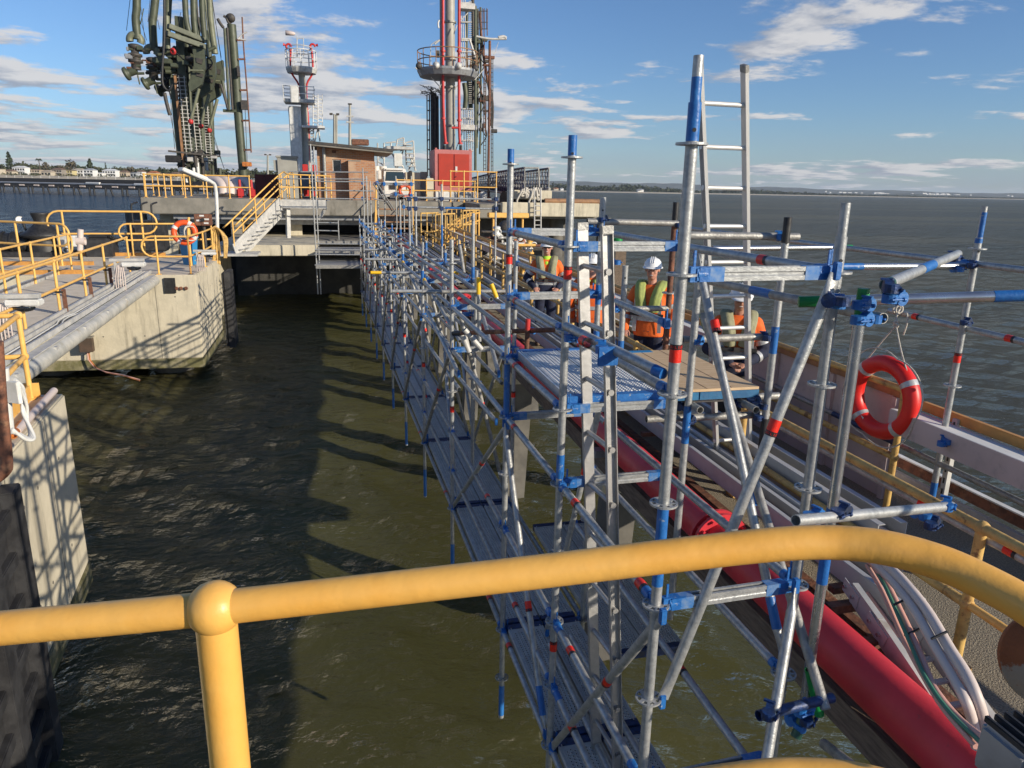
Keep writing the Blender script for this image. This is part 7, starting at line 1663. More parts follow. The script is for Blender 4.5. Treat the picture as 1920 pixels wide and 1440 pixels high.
# machinery clutter by the walkway end
for k, (x, y, n, lb) in enumerate(((945, 450, 5, 'bank of upright black hoses on a rack below the right pier wing'), (975, 470, 4, 'small valve manifold with hand wheels near the right pier wing'), (905, 470, 5, 'white and rusty pipe manifold beyond the walkway panels'), (870, 470, 5, 'cluster of grey pipes and valves beside the walkway'), (985, 505, 4, 'pipe manifold with yellow frame behind the first worker'))):
    t = thing('pipe_manifold', lb, 'manifold', PX(x, y+15, Y=26)); g = random.Random(30+k); Yc = 26.0 if y < 480 else 20
    if k == 0:
        for j in range(n): p = PX(x-6+4.5*j, 438, Y=Yc); MB().path(smooth([p, p+Vector((0.02, 0, -0.3)), p+Vector((0, 0, -0.9))]), 0.055, 8).build('hose', 'black', t)
        MB().ball(PX(948, 428, Y=Yc), 0.28, 14, 9).build('dome', 'dark_steel', t)
        for j in range(5): c = PX(974+g.uniform(-6, 6), 452+g.uniform(-10, 14), Y=Yc); MB().torus(c, g.uniform(0.18, 0.3), 0.028, (g.uniform(-.6, .6), 1, g.uniform(-.3, .3)), 18, 6).build('hose_coil', ('orange_rust', 'pink_cable')[j % 2], t)
    for j in range(26):
        c = PX(x+g.uniform(-22, 26), y+g.uniform(-16, 16), Y=Yc+g.uniform(-1.2, 1.2)); m = ('grey_light', 'rust', 'white_paint', 'dark_steel', 'yellow', 'galv_old')[g.randrange(6)]
        q = j % 4
        if q == 0: MB().tube(c, c+Vector((g.choice((-0.7, 0.7)), 0, 0)), 0.05, 8).build('pipe', m, t)
        elif q == 1: MB().tube(c, c-Vector((0, 0, g.uniform(0.3, 0.8))), 0.045, 8).build('pipe', m, t)
        elif q == 2: MB().torus(c, 0.12, 0.022, (g.uniform(-1, 1), 1, 0.3), 12, 5).build('hand_wheel', m, t)
        else: MB().lathe(c, [(0.05, 0), (0.13, 0.01), (0.13, 0.06), (0.08, 0.08), (0.09, 0.2), (0.13, 0.22), (0.13, 0.27), (0.0, 0.28)], 12, (g.uniform(-.3, .3), g.uniform(-.5, .5), 1)).build('valve', m, t)
# timber pile with chain at the seaward side
dp_ = thing('timber_pile', 'dark split timber pile with chain on top beyond the walkway', 'pile', PX(1165, 530, Y=16))
for k, (x, w, m) in enumerate(((1146, 0.16, 'black'), (1158, 0.24, 'timber'), (1172, 0.16, 'timber'))): p = PX(x, 457, Y=16); MB().box((p.x, 16+0.1*k, (p.z-6)/2), (w, 0.26, abs(p.z+6))).build('stave', m, dp_, 0.02)
p = PX(1160, 455, Y=16); MB().box(p, (0.62, 0.4, 0.05)).build('cap', 'rust', dp_); MB().tube(PX(1158, 452, Y=15.8), PX(1158, 446, Y=15.8), 0.11, 12).build('green_drum', 'green_paint', dp_)
for k in range(6): MB().torus(PX(1140+4*k, 449-(k % 2), Y=15.9), 0.03, 0.01, (1, 0, 0.2) if k % 2 else (0, 1, 0), 8, 4).build('chain_link', 'white_paint', dp_)
# ---- foreground rail of the platform the picture is taken from
nh = thing('handrail', 'thick yellow handrail with a ball joint across the foreground', 'handrail', PX(430, 1500, D=1.0))
cl = [(-260, 1206, 1.0), (0, 1178, 1.0), (200, 1160, 1.0), (403, 1140, 1.0), (700, 1107, 1.005), (1000, 1073, 1.01), (1300, 1037, 1.01), (1450, 1021, 1.005), (1560, 1017, 1.0), (1660, 1027, 0.98), (1760, 1054, 0.955), (1850, 1094, 0.925), (1940, 1146, 0.89), (2040, 1230, 0.85), (2090, 1350, 0.84), (2060, 1460, 0.86)]
MB().path(smooth([PX(x, y, D=d) for x, y, d in cl], 6), 0.0235, 28).build('top_rail', 'yellow_near', nh)
bc = PX(403, 1140, D=1.0); MB().ball(bc, 0.0375, 32, 20).build('ball_joint', 'yellow_near', nh)
pz = Vector((bc.x, bc.y, bc.z-1.1)); MB().tube(bc, pz, 0.0275, 28).build('post', 'yellow_near', nh)
MB().path(smooth([PX(x, y, D=d) for x, y, d in ((900, 1540, 1.0), (1200, 1492, 1.0), (1400, 1462, 1.0), (1500, 1455, 1.0), (1600, 1463, 0.99), (1700, 1490, 0.97), (1800, 1545, 0.95))], 6), 0.0235, 24).build('mid_rail', 'yellow_near', nh)
jx = thing('junction_box', 'ribbed grey plastic box cut by the lower right corner', 'box', PX(1900, 1400, D=1.35))
ctr = PX(1925, 1392, D=1.35)
MB().box(ctr-Vector((0, 0, 0.035)), (0.115, 0.10, 0.10)).build('body', 'grey_steel', jx, 0.008)
MB().box(ctr-Vector((0, 0, 0.13)), (0.10, 0.09, 0.09)).build('base', 'grey_light', jx, 0.006)
for k in range(5): MB().box(ctr+Vector((-0.045+0.0225*k, 0, 0.020)), (0.009, 0.102, 0.014)).build('rib', 'rubber', jx, 0.002)
fz = thing('rusty_flange', 'orange primed round flange with peeling grey paint at the right edge', 'flange', PX(1930, 1240, D=1.75))
mat('primer', (0.30, 0.085, 0.022), 0.75, 0, (0.24, 0.07, 0.02), 10, bump=0.2, col3=(0.34, 0.28, 0.20), scale3=5, lo3=0.54, hi3=0.57)
MB().lathe(PX(1975, 1240, D=1.75), [(0.0, -0.02), (0.105, -0.018), (0.115, -0.01), (0.115, 0.012), (0.0, 0.015)], 40, tuple(-cw+Vector((-0.35, 0, 0.2)))).build('disc', 'primer', fz)
# ================================================================== DISTANT TRESTLE, SHORES
ts = thing('trestle_jetty', 'long dark pipeline trestle on raking piles crossing the water at left', 'jetty', (-150, 300, WATER))
def TL(x, dy): return PX(x, dy)
def trp(x, z=None):      # point on the trestle line: water contact pixel row interpolated
    y = 360.6+(x/260.0)*7.6 if x >= 0 else 360.6+x*0.029
    return PX(x, y, Z=WATER)
A, B = trp(-260), trp(560)
B = trp(300)+(trp(300)-trp(0)).normalized()*60
A = trp(0)-(trp(300)-trp(0)).normalized()*120
dv = (B-A).normalized(); pv_ = Vector((-dv.y, dv.x, 0))
if pv_.y < 0: pv_ = -pv_
def ln(o, z0, z1, w, m, nm, par=ts):
    a = Vector((A.x, A.y, (z0+z1)/2))+pv_*o; c = Vector((B.x, B.y, (z0+z1)/2))+pv_*o
    return MB().beam(a, c, w, abs(z1-z0)).build(nm, m, par)
ln(1.5, -3.2, -1.9, 3.2, 'dark_steel', 'deck_beam'); ln(5, -1.9, -1.2, 4, 'dark_steel', 'roadway')
for o, z, r, m in ((0.2, -1.35, 0.42, 'grey_steel'), (1.3, -1.25, 0.36, 'pale_pipe'), (2.4, -1.2, 0.3, 'grey_steel'), (3.2, -1.3, 0.3, 'dark_steel')):
    a = Vector((A.x, A.y, z))+pv_*o; c = Vector((B.x, B.y, z))+pv_*o; MB().tube(a, c, r, 10).build('pipeline', m, ts)
a = Vector((trp(165).x, trp(165).y, -1.0)); c = Vector((trp(190).x, trp(190).y, -1.0)); MB().tube(a, c, 0.5, 10).build('lagged_pipe', 'white_paint', ts)
a = Vector((trp(255).x, trp(255).y, -1.1)); c = Vector((trp(300).x, trp(300).y, -1.1)); MB().tube(a, c, 0.5, 10).build('lagged_pipe', 'white_paint', ts)
Ltr = (B-A).length; nb = int(Ltr/9.2); g = random.Random(3)
for k in range(nb):
    p = A+dv*(k*9.2+2)
    for j, (s, rk) in enumerate(((-1.3, 0.0), (1.3, 1.0 if k % 2 == 0 else 0.0))):
        q = p+dv*s; MB().tube(Vector((q.x, q.y, -7))+dv*rk*1.8, Vector((q.x, q.y, -2.6)), 0.42, 8).build('pile', 'black', ts)
    b = MB()
    for j in range(5): q = p+dv*(3.0+0.7*j); b.box(Vector((q.x, q.y, -2.25))-pv_*0.2, (0.35, 0.3, 0.55))
    b.build('hangers', 'white_cable', ts)
t2 = thing('trestle_road', 'second low trestle with small white posts just behind the pipeline trestle', 'jetty', (-170, 340, WATER))
a = Vector((A.x, A.y, 0))+pv_*45-dv*60; c = Vector((B.x, B.y, 0))+pv_*45+dv*60
MB().beam(Vector((a.x, a.y, -0.1)), Vector((c.x, c.y, -0.1)), 5, 1.7).build('deck', 'dark_steel', t2)
MB().beam(Vector((a.x, a.y, -2.2)), Vector((c.x, c.y, -2.2)), 3, 2.6).build('underside', 'black', t2)
b = MB()
for k in range(60): q = lerp(a, c, k/60); b.box((q.x, q.y, 1.35), (0.22, 0.22, 1.5))
b.build('posts', 'grey_light', t2)
def leafmat(nm, c1, c2):
    return mat(nm, c1, 0.9, 0, c2, 0.35, lo=0.35, hi=0.65)
leafmat('leaf_dark', (0.030, 0.048, 0.024), (0.05, 0.066, 0.03)); leafmat('leaf_mid', (0.052, 0.068, 0.032), (0.085, 0.085, 0.045)); leafmat('leaf_dry', (0.085, 0.078, 0.048), (0.12, 0.10, 0.065))
mat('sand', (0.52, 0.46, 0.34), 0.9, 0, (0.44, 0.38, 0.28), 0.05); mat('bark', (0.10, 0.08, 0.06), 0.9)
mat('scrub', (0.07, 0.075, 0.045), 0.95, 0, (0.11, 0.105, 0.065), 0.03)
# near (left) shore
def ground_strip(nm, pts_near, pts_far, m, lbl=None, z0=None):
    n = len(pts_near); vs = list(pts_near)+list(pts_far); b = MB(); b.add(vs, [[i, i+1, n+i+1, n+i] for i in range(n-1)], True); o = b.build(nm, m); tag(o, kind='structure'); 
    bm = bmesh.new(); bm.from_mesh(o.data); bmesh.ops.recalc_face_normals(bm, faces=bm.faces); bm.normal_update()
    if bm.faces[:][0].normal.z < 0: bmesh.ops.reverse_faces(bm, faces=bm.faces[:])
    bm.to_mesh(o.data); bm.free(); return o
xs = list(range(-200, 620, 40))
SH = 640.0
def shp(x, D, z): r = ray(x, 345); p = r*D; return Vector((p.x, p.y, z))
ground_strip('shore', [shp(x, SH, WATER-0.4) for x in xs], [shp(x, SH+60, 4.0) for x in xs], 'sand')
ground_strip('ground', [shp(x, SH+60, 4.0) for x in xs], [shp(x, SH+700, 9) for x in xs], 'scrub')
def crown(b, c, rx, rz, n, g, size, cone=False):
    for k in range(n):
        while True:
            v = Vector((g.uniform(-1, 1), g.uniform(-1, 1), g.uniform(-1, 1)))
            if 0.35 < v.length < 1: break
        if cone:
            h = g.random(); rr = (1-h)**0.8*rx*g.uniform(0.4, 1); an = g.uniform(0, 6.28); p = Vector(c)+Vector((rr*math.cos(an), rr*math.sin(an), (h*2-1)*rz))
        else:
            lob = 0.75+0.4*noise.noise(v*1.7+Vector(c)); p = Vector(c)+Vector((v.x*rx*lob, v.y*rx*lob, v.z*rz*lob))
        s = size*g.uniform(0.6, 1.3); a = Vector((g.uniform(-1, 1), g.uniform(-1, 1), g.uniform(-.6, .6))).normalized(); d = a.cross(Vector((g.uniform(-1, 1), g.uniform(-1, 1), g.uniform(-1, 1)))).normalized()
        b.add([p-a*s, p+d*s*0.8, p+a*s, p-d*s*0.8], [[0, 1, 2, 3]])
def tree(lbl, base, h, rx, m, g, cone=False, n=150, palm=False, grp='trees on the left shore', nm='tree'):
    t = thing(nm, lbl, 'tree', base, grp); base = Vector(base)
    MB().tube(base-Vector((0, 0, 1)), base+Vector((0, 0, h*0.75)), h*0.03+0.1, 6, h*0.012).build('trunk', 'bark', t)
    b = MB()
    if palm:
        MB().tube(base, base+Vector((0, 0, h)), 0.55, 6, 0.4).build('upper_trunk', 'bark', t)
        for k in range(26):
            a = 2*math.pi*k/26; c = base+Vector((0, 0, h)); L_ = rx; P = [c, c+Vector((math.cos(a)*L_*0.6, math.sin(a)*L_*0.6, g.uniform(0.0, 1.1))), c+Vector((math.cos(a)*L_, math.sin(a)*L_, g.uniform(-2.2, -0.6)))]
            b.path(P, 0.28, 3, rs=[0.1, 0.32, 0.05])
    elif cone: crown(b, base+Vector((0, 0, h*0.55)), rx, h*0.46, n, g, rx*0.24, True)
    else:
        crown(b, base+Vector((0, 0, h*0.62)), rx, h*0.38, n, g, rx*0.17)
    b.build('crown', m, t)
g = random.Random(21)
HS = [(4, 10, 9, 'cream', 'brown'), (23, 17, 6, 'cream', 'brown'), (44, 23, 12, 'white', 'white'), (73, 19, 9, 'beige', 'pink'), (94, 18, 6, 'cream', 'beige'), (114, 19, 10, 'glass', 'brown'), (136, 14, 9, 'yellow', 'brown'), (153, 20, 10, 'white', 'cream'), (173, 17, 10, 'white', 'grey'), (191, 14, 6, 'white', 'white'), (211, 24, 10, 'white', 'white'), (236, 14, 8, 'beige', 'brown'), (256, 11, 7, 'grey', 'grey'), (268, 9, 9, 'white', 'brown'), (291, 16, 8, 'beige', 'orange'), (312, 16, 7, 'beige', 'brown'), (332, 13, 7, 'cream', 'brown')]
hc = dict(cream=(0.52, 0.46, 0.36), white=(0.72, 0.72, 0.70), beige=(0.46, 0.38, 0.28), pink=(0.50, 0.33, 0.26), brown=(0.20, 0.13, 0.09), grey=(0.38, 0.40, 0.42), yellow=(0.55, 0.47, 0.24), glass=(0.28, 0.25, 0.21), orange=(0.48, 0.16, 0.06))
for k, v in hc.items(): mat('house_'+k, v, 0.8, 0, tuple(c*0.88 for c in v), 0.4)
pos_w = ['far left house', 'second house', 'third house', 'fourth house', 'fifth house', 'sixth house', 'seventh house', 'eighth house', 'ninth house', 'tenth house', 'eleventh house', 'twelfth house', 'thirteenth house', 'fourteenth house', 'fifteenth house', 'sixteenth house', 'last house']
for i, (x, w, h, c1, c2) in enumerate(HS):
    D = 715+8*((i*5) % 4); mpp = D/1365.0; base = shp(x, D, 4.0); r_ = Vector((cr.x, cr.y, 0)).normalized(); f_ = Vector((-r_.y, r_.x, 0))
    W_ = w*mpp; H_ = h*mpp*1.15; t = thing('house', '%s %s with %s roof on the left shore, %s from the left' % ('two storey' if h > 8 else 'low', {'glass': 'glass fronted house', }.get(c1, c1+' house'), c2, pos_w[i].replace(' house', '')), 'house', base, 'houses along the left shore')
    R3 = Matrix(((r_.x, f_.x, 0), (r_.y, f_.y, 0), (0, 0, 1)))
    MB().box(base+Vector((0, 0, H_/2)), (W_, 9, H_), R3).build('wall', 'house_'+c1, t)
    rh_ = 1.7 if i % 3 else 0.5; b = MB(); o = base+Vector((0, 0, H_)); e = W_/2+0.6
    ps = [o+r_*(-e)-f_*5, o+r_*e-f_*5, o+r_*e+f_*5, o+r_*(-e)+f_*5, o+r_*(-e*0.45)+Vector((0, 0, rh_)), o+r_*(e*0.45)+Vector((0, 0, rh_))]
    b.add(ps, [[0, 1, 5, 4], [1, 2, 5], [2, 3, 4, 5], [3, 0, 4], [3, 2, 1, 0]]); b.build('roof', 'house_'+c2, t)
    nf = 2 if h > 8 else 1; nw = max(2, int(W_/2.4))
    for fl in range(nf):
        if h > 8 and fl == 1: MB().box(base-f_*5.3+Vector((0, 0, H_*0.5)), (W_*0.96, 1.6, 0.25), R3).build('balcony', 'house_white', t)
        for k in range(nw):
            c = base+r_*(-W_/2+W_*(k+0.5)/nw)-f_*4.52+Vector((0, 0, H_*(fl+0.5)/nf)); MB().box(c, (W_/nw*0.62, 0.08, H_/nf*0.5), R3).build('window', 'glass_dark', t)
sp = [(24, 24, 6.5, 'leaf_dark', 1, 'big conical pine'), (173, 19, 6.5, 'leaf_dark', 1, 'conical pine'), (202, 16, 2.4, 'leaf_dark', 1, 'slim cypress'), (218, 13, 3.5, 'leaf_dark', 0, 'small round tree'), (138, 19, 8.5, 'leaf_dry', 0, 'wide brownish gum tree'), (118, 13, 7.0, 'leaf_dry', 0, 'low brownish tree'), (90, 16, 5.0, 'leaf_dry', 0, 'spreading gum tree'), (51, 15, 7.5, 'leaf_mid', 0, 'broad green tree'), (8, 13, 6.5, 'leaf_mid', 0, 'broad green tree at the picture edge'), (37, 15, 7.0, 'leaf_mid', 0, 'green tree behind the white two storey house'), (68, 13, 8.0, 'leaf_mid', 0, 'wide green tree'), (107, 13, 6.0, 'leaf_mid', 0, 'dense tree before the palm'), (156, 12, 7.0, 'leaf_dark', 0, 'dark shrubby tree'), (188, 11, 6.5, 'leaf_mid', 0, 'low green tree'), (232, 12, 6.5, 'leaf_mid', 0, 'low dull tree'), (246, 12, 6.5, 'leaf_dry', 0, 'brownish bushy tree'), (262, 11, 6.0, 'leaf_mid', 0, 'green tree left of the pier'), (284, 11, 7.0, 'leaf_mid', 0, 'green tree just behind the pier corner'), (305, 12, 7.0, 'leaf_dark', 0, 'dark tree behind the pier rails'), (328, 12, 6.0, 'leaf_mid', 0, 'green tree behind the loading arms'), (404, 12, 5.0, 'leaf_dark', 0, 'dark tree between arms and mast'), (480, 13, 5.0, 'leaf_dark', 0, 'dark tree right of the green mast'), (506, 11, 5.0, 'leaf_mid', 0, 'green tree left of the pale cabinet')]
for i, (x, h, rx, m, cn, lb) in enumerate(sp):
    for q in (0,):
        D = 800+20*(i % 3); tree(lb+' on the left shore skyline', shp(x, D, 4.5), h, rx, m, g, cone=bool(cn), n=170)
tree('tall thin palm standing above the left shore houses', shp(79, 790, 4), 17, 3.4, 'leaf_dark', g, palm=True, nm='palm_tree')
b = MB()
for k in range(330):
    x = g.uniform(-60, 560); D = g.uniform(860, 1050); r = g.uniform(5, 9); crown(b, shp(x, D, 9+g.uniform(0, 5)), r, r*0.62, 26, g, r*0.26)
for k in range(260):
    x = g.uniform(-20, 345); D = g.uniform(690, 760); r = g.uniform(1.0, 2.2); crown(b, shp(x, D, 4+r*0.3), r, r*0.8, 16, g, r*0.3)
tag(b.build('background_trees', 'leaf_mid'), kind='stuff')
# far (right) shore
xr = list(range(880, 2300, 30))
def rp2(x, D, z): r = ray(x, 360); h = Vector((r.x, r.y, 0)); return Vector((h.x*D, h.y*D, z))
DR = 2300.0
def shoreD(x): return DR if x < 1200 else DR+(x-1200)*3.2
ground_strip('beach', [rp2(x, shoreD(x), WATER-0.2) for x in xr], [rp2(x, shoreD(x)+60, -2.2) for x in xr], 'sand')
def hz(x): return 3.0+2.5*math.sin(x*0.011)+1.5*math.sin(x*0.05)
ground_strip('headland', [rp2(x, shoreD(x)+60, -2.2) for x in xr], [rp2(x, shoreD(x)+900, hz(x)) for x in xr], 'scrub')
def band_h(x):
    P = [(1000, 20), (1040, 25), (1065, 27), (1090, 19), (1140, 23), (1165, 27), (1200, 26), (1240, 18), (1290, 12), (1350, 14), (1380, 20), (1400, 24), (1440, 19), (1500, 15), (1560, 9), (1640, 7), (1750, 7), (1920, 6), (2300, 6)]
    for (a, ha), (c, hb) in zip(P[:-1], P[1:]):
        if a <= x <= c: return ha+(hb-ha)*(x-a)/(c-a)
    return 12
b = MB(); b2 = MB()
for k in range(1500):
    x = 985+(2100-985)*g.random()**1.25; D = shoreD(x)+g.uniform(90, 520); H = band_h(x)*g.uniform(0.55, 1.05); r = g.uniform(8, 15)
    crown(b if k % 3 else b2, rp2(x, D, -2+H*g.uniform(0.35, 0.72)), r, H*0.45, 20, g, r*0.26)
tag(b.build('woodland', 'leaf_dark'), kind='stuff'); tag(b2.build('woodland', 'leaf_mid'), kind='stuff')
for k, (x, w, h) in enumerate(((1028, 7, 6), (1042, 9, 5), (1200, 12, 6), (1053, 6, 5))):
    D = shoreD(x)+75; mpp = D/1365; base = rp2(x, D, -2.0); t = thing('house', 'tiny pale house on the far right shore, %s' % ('at its left end', 'second from the left end', 'alone in the middle of the woods', 'third from the left end')[k], 'house', base, 'houses on the far right shore')
    MB().box(base+Vector((0, 0, h*mpp/3)), (w*mpp, 10, h*mpp*0.66)).build('wall', 'house_white' if k > 1 else 'house_cream', t)
    MB().lathe(base+Vector((0, 0, h*mpp*0.66)), [(w*mpp*0.75, 0), (w*mpp*0.2, h*mpp*0.3), (0, h*mpp*0.3)], 4, smooth=False).build('roof', 'house_orange' if k in (1,) else 'house_grey', t)
# distant hills
def ridge(nm, D, f, m, x0=860, x1=2300):
    xs_ = list(range(x0, x1, 16)); near = [rp2(x, D, WATER) for x in xs_]; topp = [rp2(x, D+900, f(x)) for x in xs_]; back = [rp2(x, D+3500, WATER) for x in xs_]
    n = len(xs_); b = MB(); b.add(near+topp+back, [[i, i+1, n+i+1, n+i] for i in range(n-1)]+[[n+i, n+i+1, 2*n+i+1, 2*n+i] for i in range(n-1)], True); o = b.build(nm, m); tag(o, kind='structure')
mat('hill', (0.05, 0.065, 0.05), 0.95, 0, (0.085, 0.095, 0.07), 0.004)
ridge('hills', 8200, lambda x: 84+18*math.sin(x*0.006+1)+6*math.sin(x*0.031)+3*math.sin(x*0.11) if x < 1750 else 62+6*math.sin(x*0.02)+3*math.sin(x*0.11), 'hill')
ridge('hills', 4800, lambda x: 14+5*math.sin(x*0.012)+3*math.sin(x*0.06), 'hill', 1400)
b = MB()
for k in range(70): x = g.choice((g.uniform(1740, 1800), g.uniform(1520, 1900), g.uniform(1640, 1660))); b.box(rp2(x, 7600, g.uniform(18, 34)), (g.uniform(15, 50), 20, g.uniform(6, 16)))
tag(b.build('distant_town', 'house_white'), kind='stuff')
# air
hm_ = bpy.data.materials.new('haze'); hm_.use_nodes = True; ht = hm_.node_tree; ht.nodes.clear()
ho = N(ht, 'ShaderNodeOutputMaterial'); hv = N(ht, 'ShaderNodeVolumePrincipled'); hv.inputs['Color'].default_value = (0.72, 0.82, 0.95, 1); hv.inputs['Density'].default_value = 0.000045; L(ht, hv, 0, ho, 'Volume')
MATS['haze'] = hm_
tag(MB().bb(-17000, 17000, -17000, 17000, -12, 170).build('haze', 'haze'), kind='stuff')
# ================================================================== PEOPLE
def remesh(mb, name, m, parent, vox, smooth_it=4, hide=False):
    o = mb.build(name, m, None); md = o.modifiers.new('r', 'REMESH'); md.mode = 'VOXEL'; md.voxel_size = vox; md.use_smooth_shade = True
    ms = o.modifiers.new('s', 'SMOOTH'); ms.iterations = smooth_it; ms.factor = 0.5
    dg = bpy.context.evaluated_depsgraph_get(); me = bpy.data.meshes.new_from_object(o.evaluated_get(dg)); old = o.data
    bpy.data.objects.remove(o)
    n = bpy.data.objects.new(name, me); COL.objects.link(n)
    me.polygons.foreach_set('use_smooth', [True]*len(me.polygons))
    n.parent = parent
    return n
def person(lbl, pos, yaw, height=1.80, armL=None, armR=None, lean=0.0, vest='jacket_vest', sleeve='navy', collar=None, head_pitch=0.0, head_yaw=0.0, skin='skin', shades=True, ear=False, back=False, legs='navy', hips=0.0):
    """local frame: +x is image right when facing the camera (-y)"""
    t = thing('person', lbl, 'person', pos); t.rotation_euler = (0, 0, yaw)
    s = height/1.80
    V = lambda x, y, z: Vector((x*s, y*s, z*s))
    ln_ = lambda z: (z-0.95)*math.tan(lean) if z > 0.95 else 0.0
    T = lambda x, y, z: V(x, y-ln_(z), z)
    armL = armL or ((0.29, 0.02, 1.16), (0.25, -0.10, 0.93)); armR = armR or ((-0.29, 0.02, 1.16), (-0.25, -0.10, 0.93))
    hc_ = T(0, -0.02, 1.655)
    def limb(b, pts, rs, n=12):
        P = [V(*p) if not isinstance(p, Vector) else p for p in pts]
        for i in range(len(P)-1): b.tube(P[i], P[i+1], rs[i]*s, n, rs[i+1]*s)
        for p, r in zip(P, rs): b.ball(p, r*s, 12, 8)
    Rh = Matrix.Rotation(head_yaw, 3, 'Z') @ Matrix.Rotation(head_pitch, 3, 'X')
    hp_ = lambda x, y, z: hc_+Rh @ V(x, y, z)
    # body: head, neck, torso core, arms, hands as one surface
    b = MB()
    def eb(c, r, sc): b.ball((0, 0, 0), 1, 18, 12); k = len(b.v)-19*0; 
    def ell(c, rx, ry, rz):
        o = len(b.v); b.ball((0, 0, 0), 1, 18, 12)
        for i in range(o, len(b.v)): x, y, z = b.v[i]; b.v[i] = tuple(hp_(c[0]+x*rx, c[1]+y*ry, c[2]+z*rz))
    ell((0, 0.012, 0.035), 0.077, 0.097, 0.098); ell((0, -0.018, -0.035), 0.062, 0.078, 0.085); ell((0, -0.05, -0.085), 0.036, 0.035, 0.026)
    ell((0, -0.092, -0.012), 0.013, 0.022, 0.026); ell((0, -0.083, 0.010), 0.009, 0.014, 0.028); ell((0.0, -0.080, -0.050), 0.026, 0.014, 0.008); ell((0.0, -0.079, -0.062), 0.022, 0.014, 0.008)
    for sx in (-1, 1): ell((sx*0.079, 0.012, 0.0), 0.009, 0.018, 0.030); ell((sx*0.036, -0.072, -0.022), 0.022, 0.016, 0.020); ell((sx*0.03, -0.082, 0.034), 0.024, 0.012, 0.008)
    limb(b, [T(0, 0.01, 1.42), hp_(0, 0.02, -0.07)], [0.058, 0.052])
    limb(b, [T(0, 0, 1.02), T(0, 0, 1.2), T(0, 0, 1.36)], [0.10, 0.11, 0.10])
    for (el, wr), sx in ((armL, 1), (armR, -1)):
        sh = T(0.175*sx, 0, 1.40); E_ = T(*el); W_ = T(*wr)
        limb(b, [T(0.06*sx, 0, 1.38), sh, E_, W_], [0.05, 0.05, 0.038, 0.026])
        d = (W_-E_).normalized(); side = Vector((sx, 0, 0)); side = (side-d*side.dot(d)).normalized() if abs(d.dot(side)) < 0.95 else Vector((0, 0, 1)); nrm = d.cross(side)
        pc_ = W_+d*0.055*s
        b.box(pc_, (0.001, 0.001, 0.001)); o = len(b.v); b.ball((0, 0, 0), 1, 12, 8)
        for i in range(o, len(b.v)): x, y, z = b.v[i]; b.v[i] = tuple(pc_+side*(x*0.040*s)+nrm*(y*0.018*s)+d*(z*0.05*s))
        for k, L_ in enumerate((0.062, 0.072, 0.068, 0.054)):
            r0 = pc_+side*((k-1.5)*0.0195*s)+d*0.035*s; bend = nrm*(0.4 if True else 0)
            k1 = r0+(d*0.9+nrm*0.15)*L_*0.45*s; k2 = k1+(d*0.75+nrm*0.6)*L_*0.35*s; k3 = k2+(d*0.35+nrm*0.9)*L_*0.3*s
            limb(b, [r0, k1, k2, k3], [0.0098, 0.009, 0.0085, 0.0075], 8)
        th = pc_-side*0.036*s-d*0.02*s; limb(b, [th, th-side*0.022*s+d*0.03*s, th-side*0.02*s+d*0.058*s+nrm*0.012*s], [0.012, 0.0105, 0.009], 8)
    body = remesh(b, 'body', skin, t, 0.0065*s, 3)
    # jacket
    b = MB(); zs = [0.86, 0.95, 1.05, 1.2, 1.32, 1.40, 1.455, 1.48]; hw = [0.19, 0.185, 0.18, 0.195, 0.205, 0.185, 0.12, 0.075]; hd = [0.135, 0.135, 0.13, 0.135, 0.135, 0.115, 0.09, 0.07]
    n = 24; vs = []
    for z, w, d in zip(zs, hw, hd):
        for k in range(n):
            a = 2*math.pi*k/n; c, q = math.cos(a), math.sin(a); e = 0.8
            vs.append(T(w*math.copysign(abs(c)**e, c), d*math.copysign(abs(q)**e, q), z))
    b.add(vs, [[i*n+k, i*n+(k+1) % n, (i+1)*n+(k+1) % n, (i+1)*n+k] for i in range(len(zs)-1) for k in range(n)]+[list(range(n))[::-1], [(len(zs)-1)*n+k for k in range(n)]], True)
    for (el, wr), sx in ((armL, 1), (armR, -1)):
        sh = T(0.175*sx, 0, 1.39); E_ = T(*el); W_ = T(*wr); limb(b, [T(0.10*sx, 0, 1.38), sh, lerp(sh, E_, 0.5), E_], [0.085, 0.080, 0.070, 0.060])
        if sleeve == 'hivis': limb(b, [E_, lerp(E_, W_, 0.5), W_], [0.06, 0.054, 0.046])
    jk = remesh(b, 'jacket', 'hivis', t, 0.011*s, 3)
    if sleeve != 'hivis':
        b = MB()
        for (el, wr), sx in ((armL, 1), (armR, -1)):
            sh = T(0.175*sx, 0, 1.39); E_ = T(*el); W_ = T(*wr); limb(b, [lerp(sh, E_, 0.66), E_, lerp(E_, W_, 0.5), W_], [0.070, 0.064, 0.057, 0.047])
        for sgn in (0,): 
            vs = [];
            for z, w, d in ((0.84, 0.20, 0.145), (0.95, 0.198, 0.146), (1.06, 0.190, 0.14)):
                for k in range(n): a = 2*math.pi*k/n; c, q = math.cos(a), math.sin(a); vs.append(T(w*math.copysign(abs(c)**0.8, c), d*math.copysign(abs(q)**0.8, q), z))
            b.add(vs, [[i*n+k, i*n+(k+1) % n, (i+1)*n+(k+1) % n, (i+1)*n+k] for i in range(2) for k in range(n)]+[list(range(n))[::-1], [2*n+k for k in range(n)]], True)
        remesh(b, 'lower_jacket', sleeve, t, 0.011*s, 3)
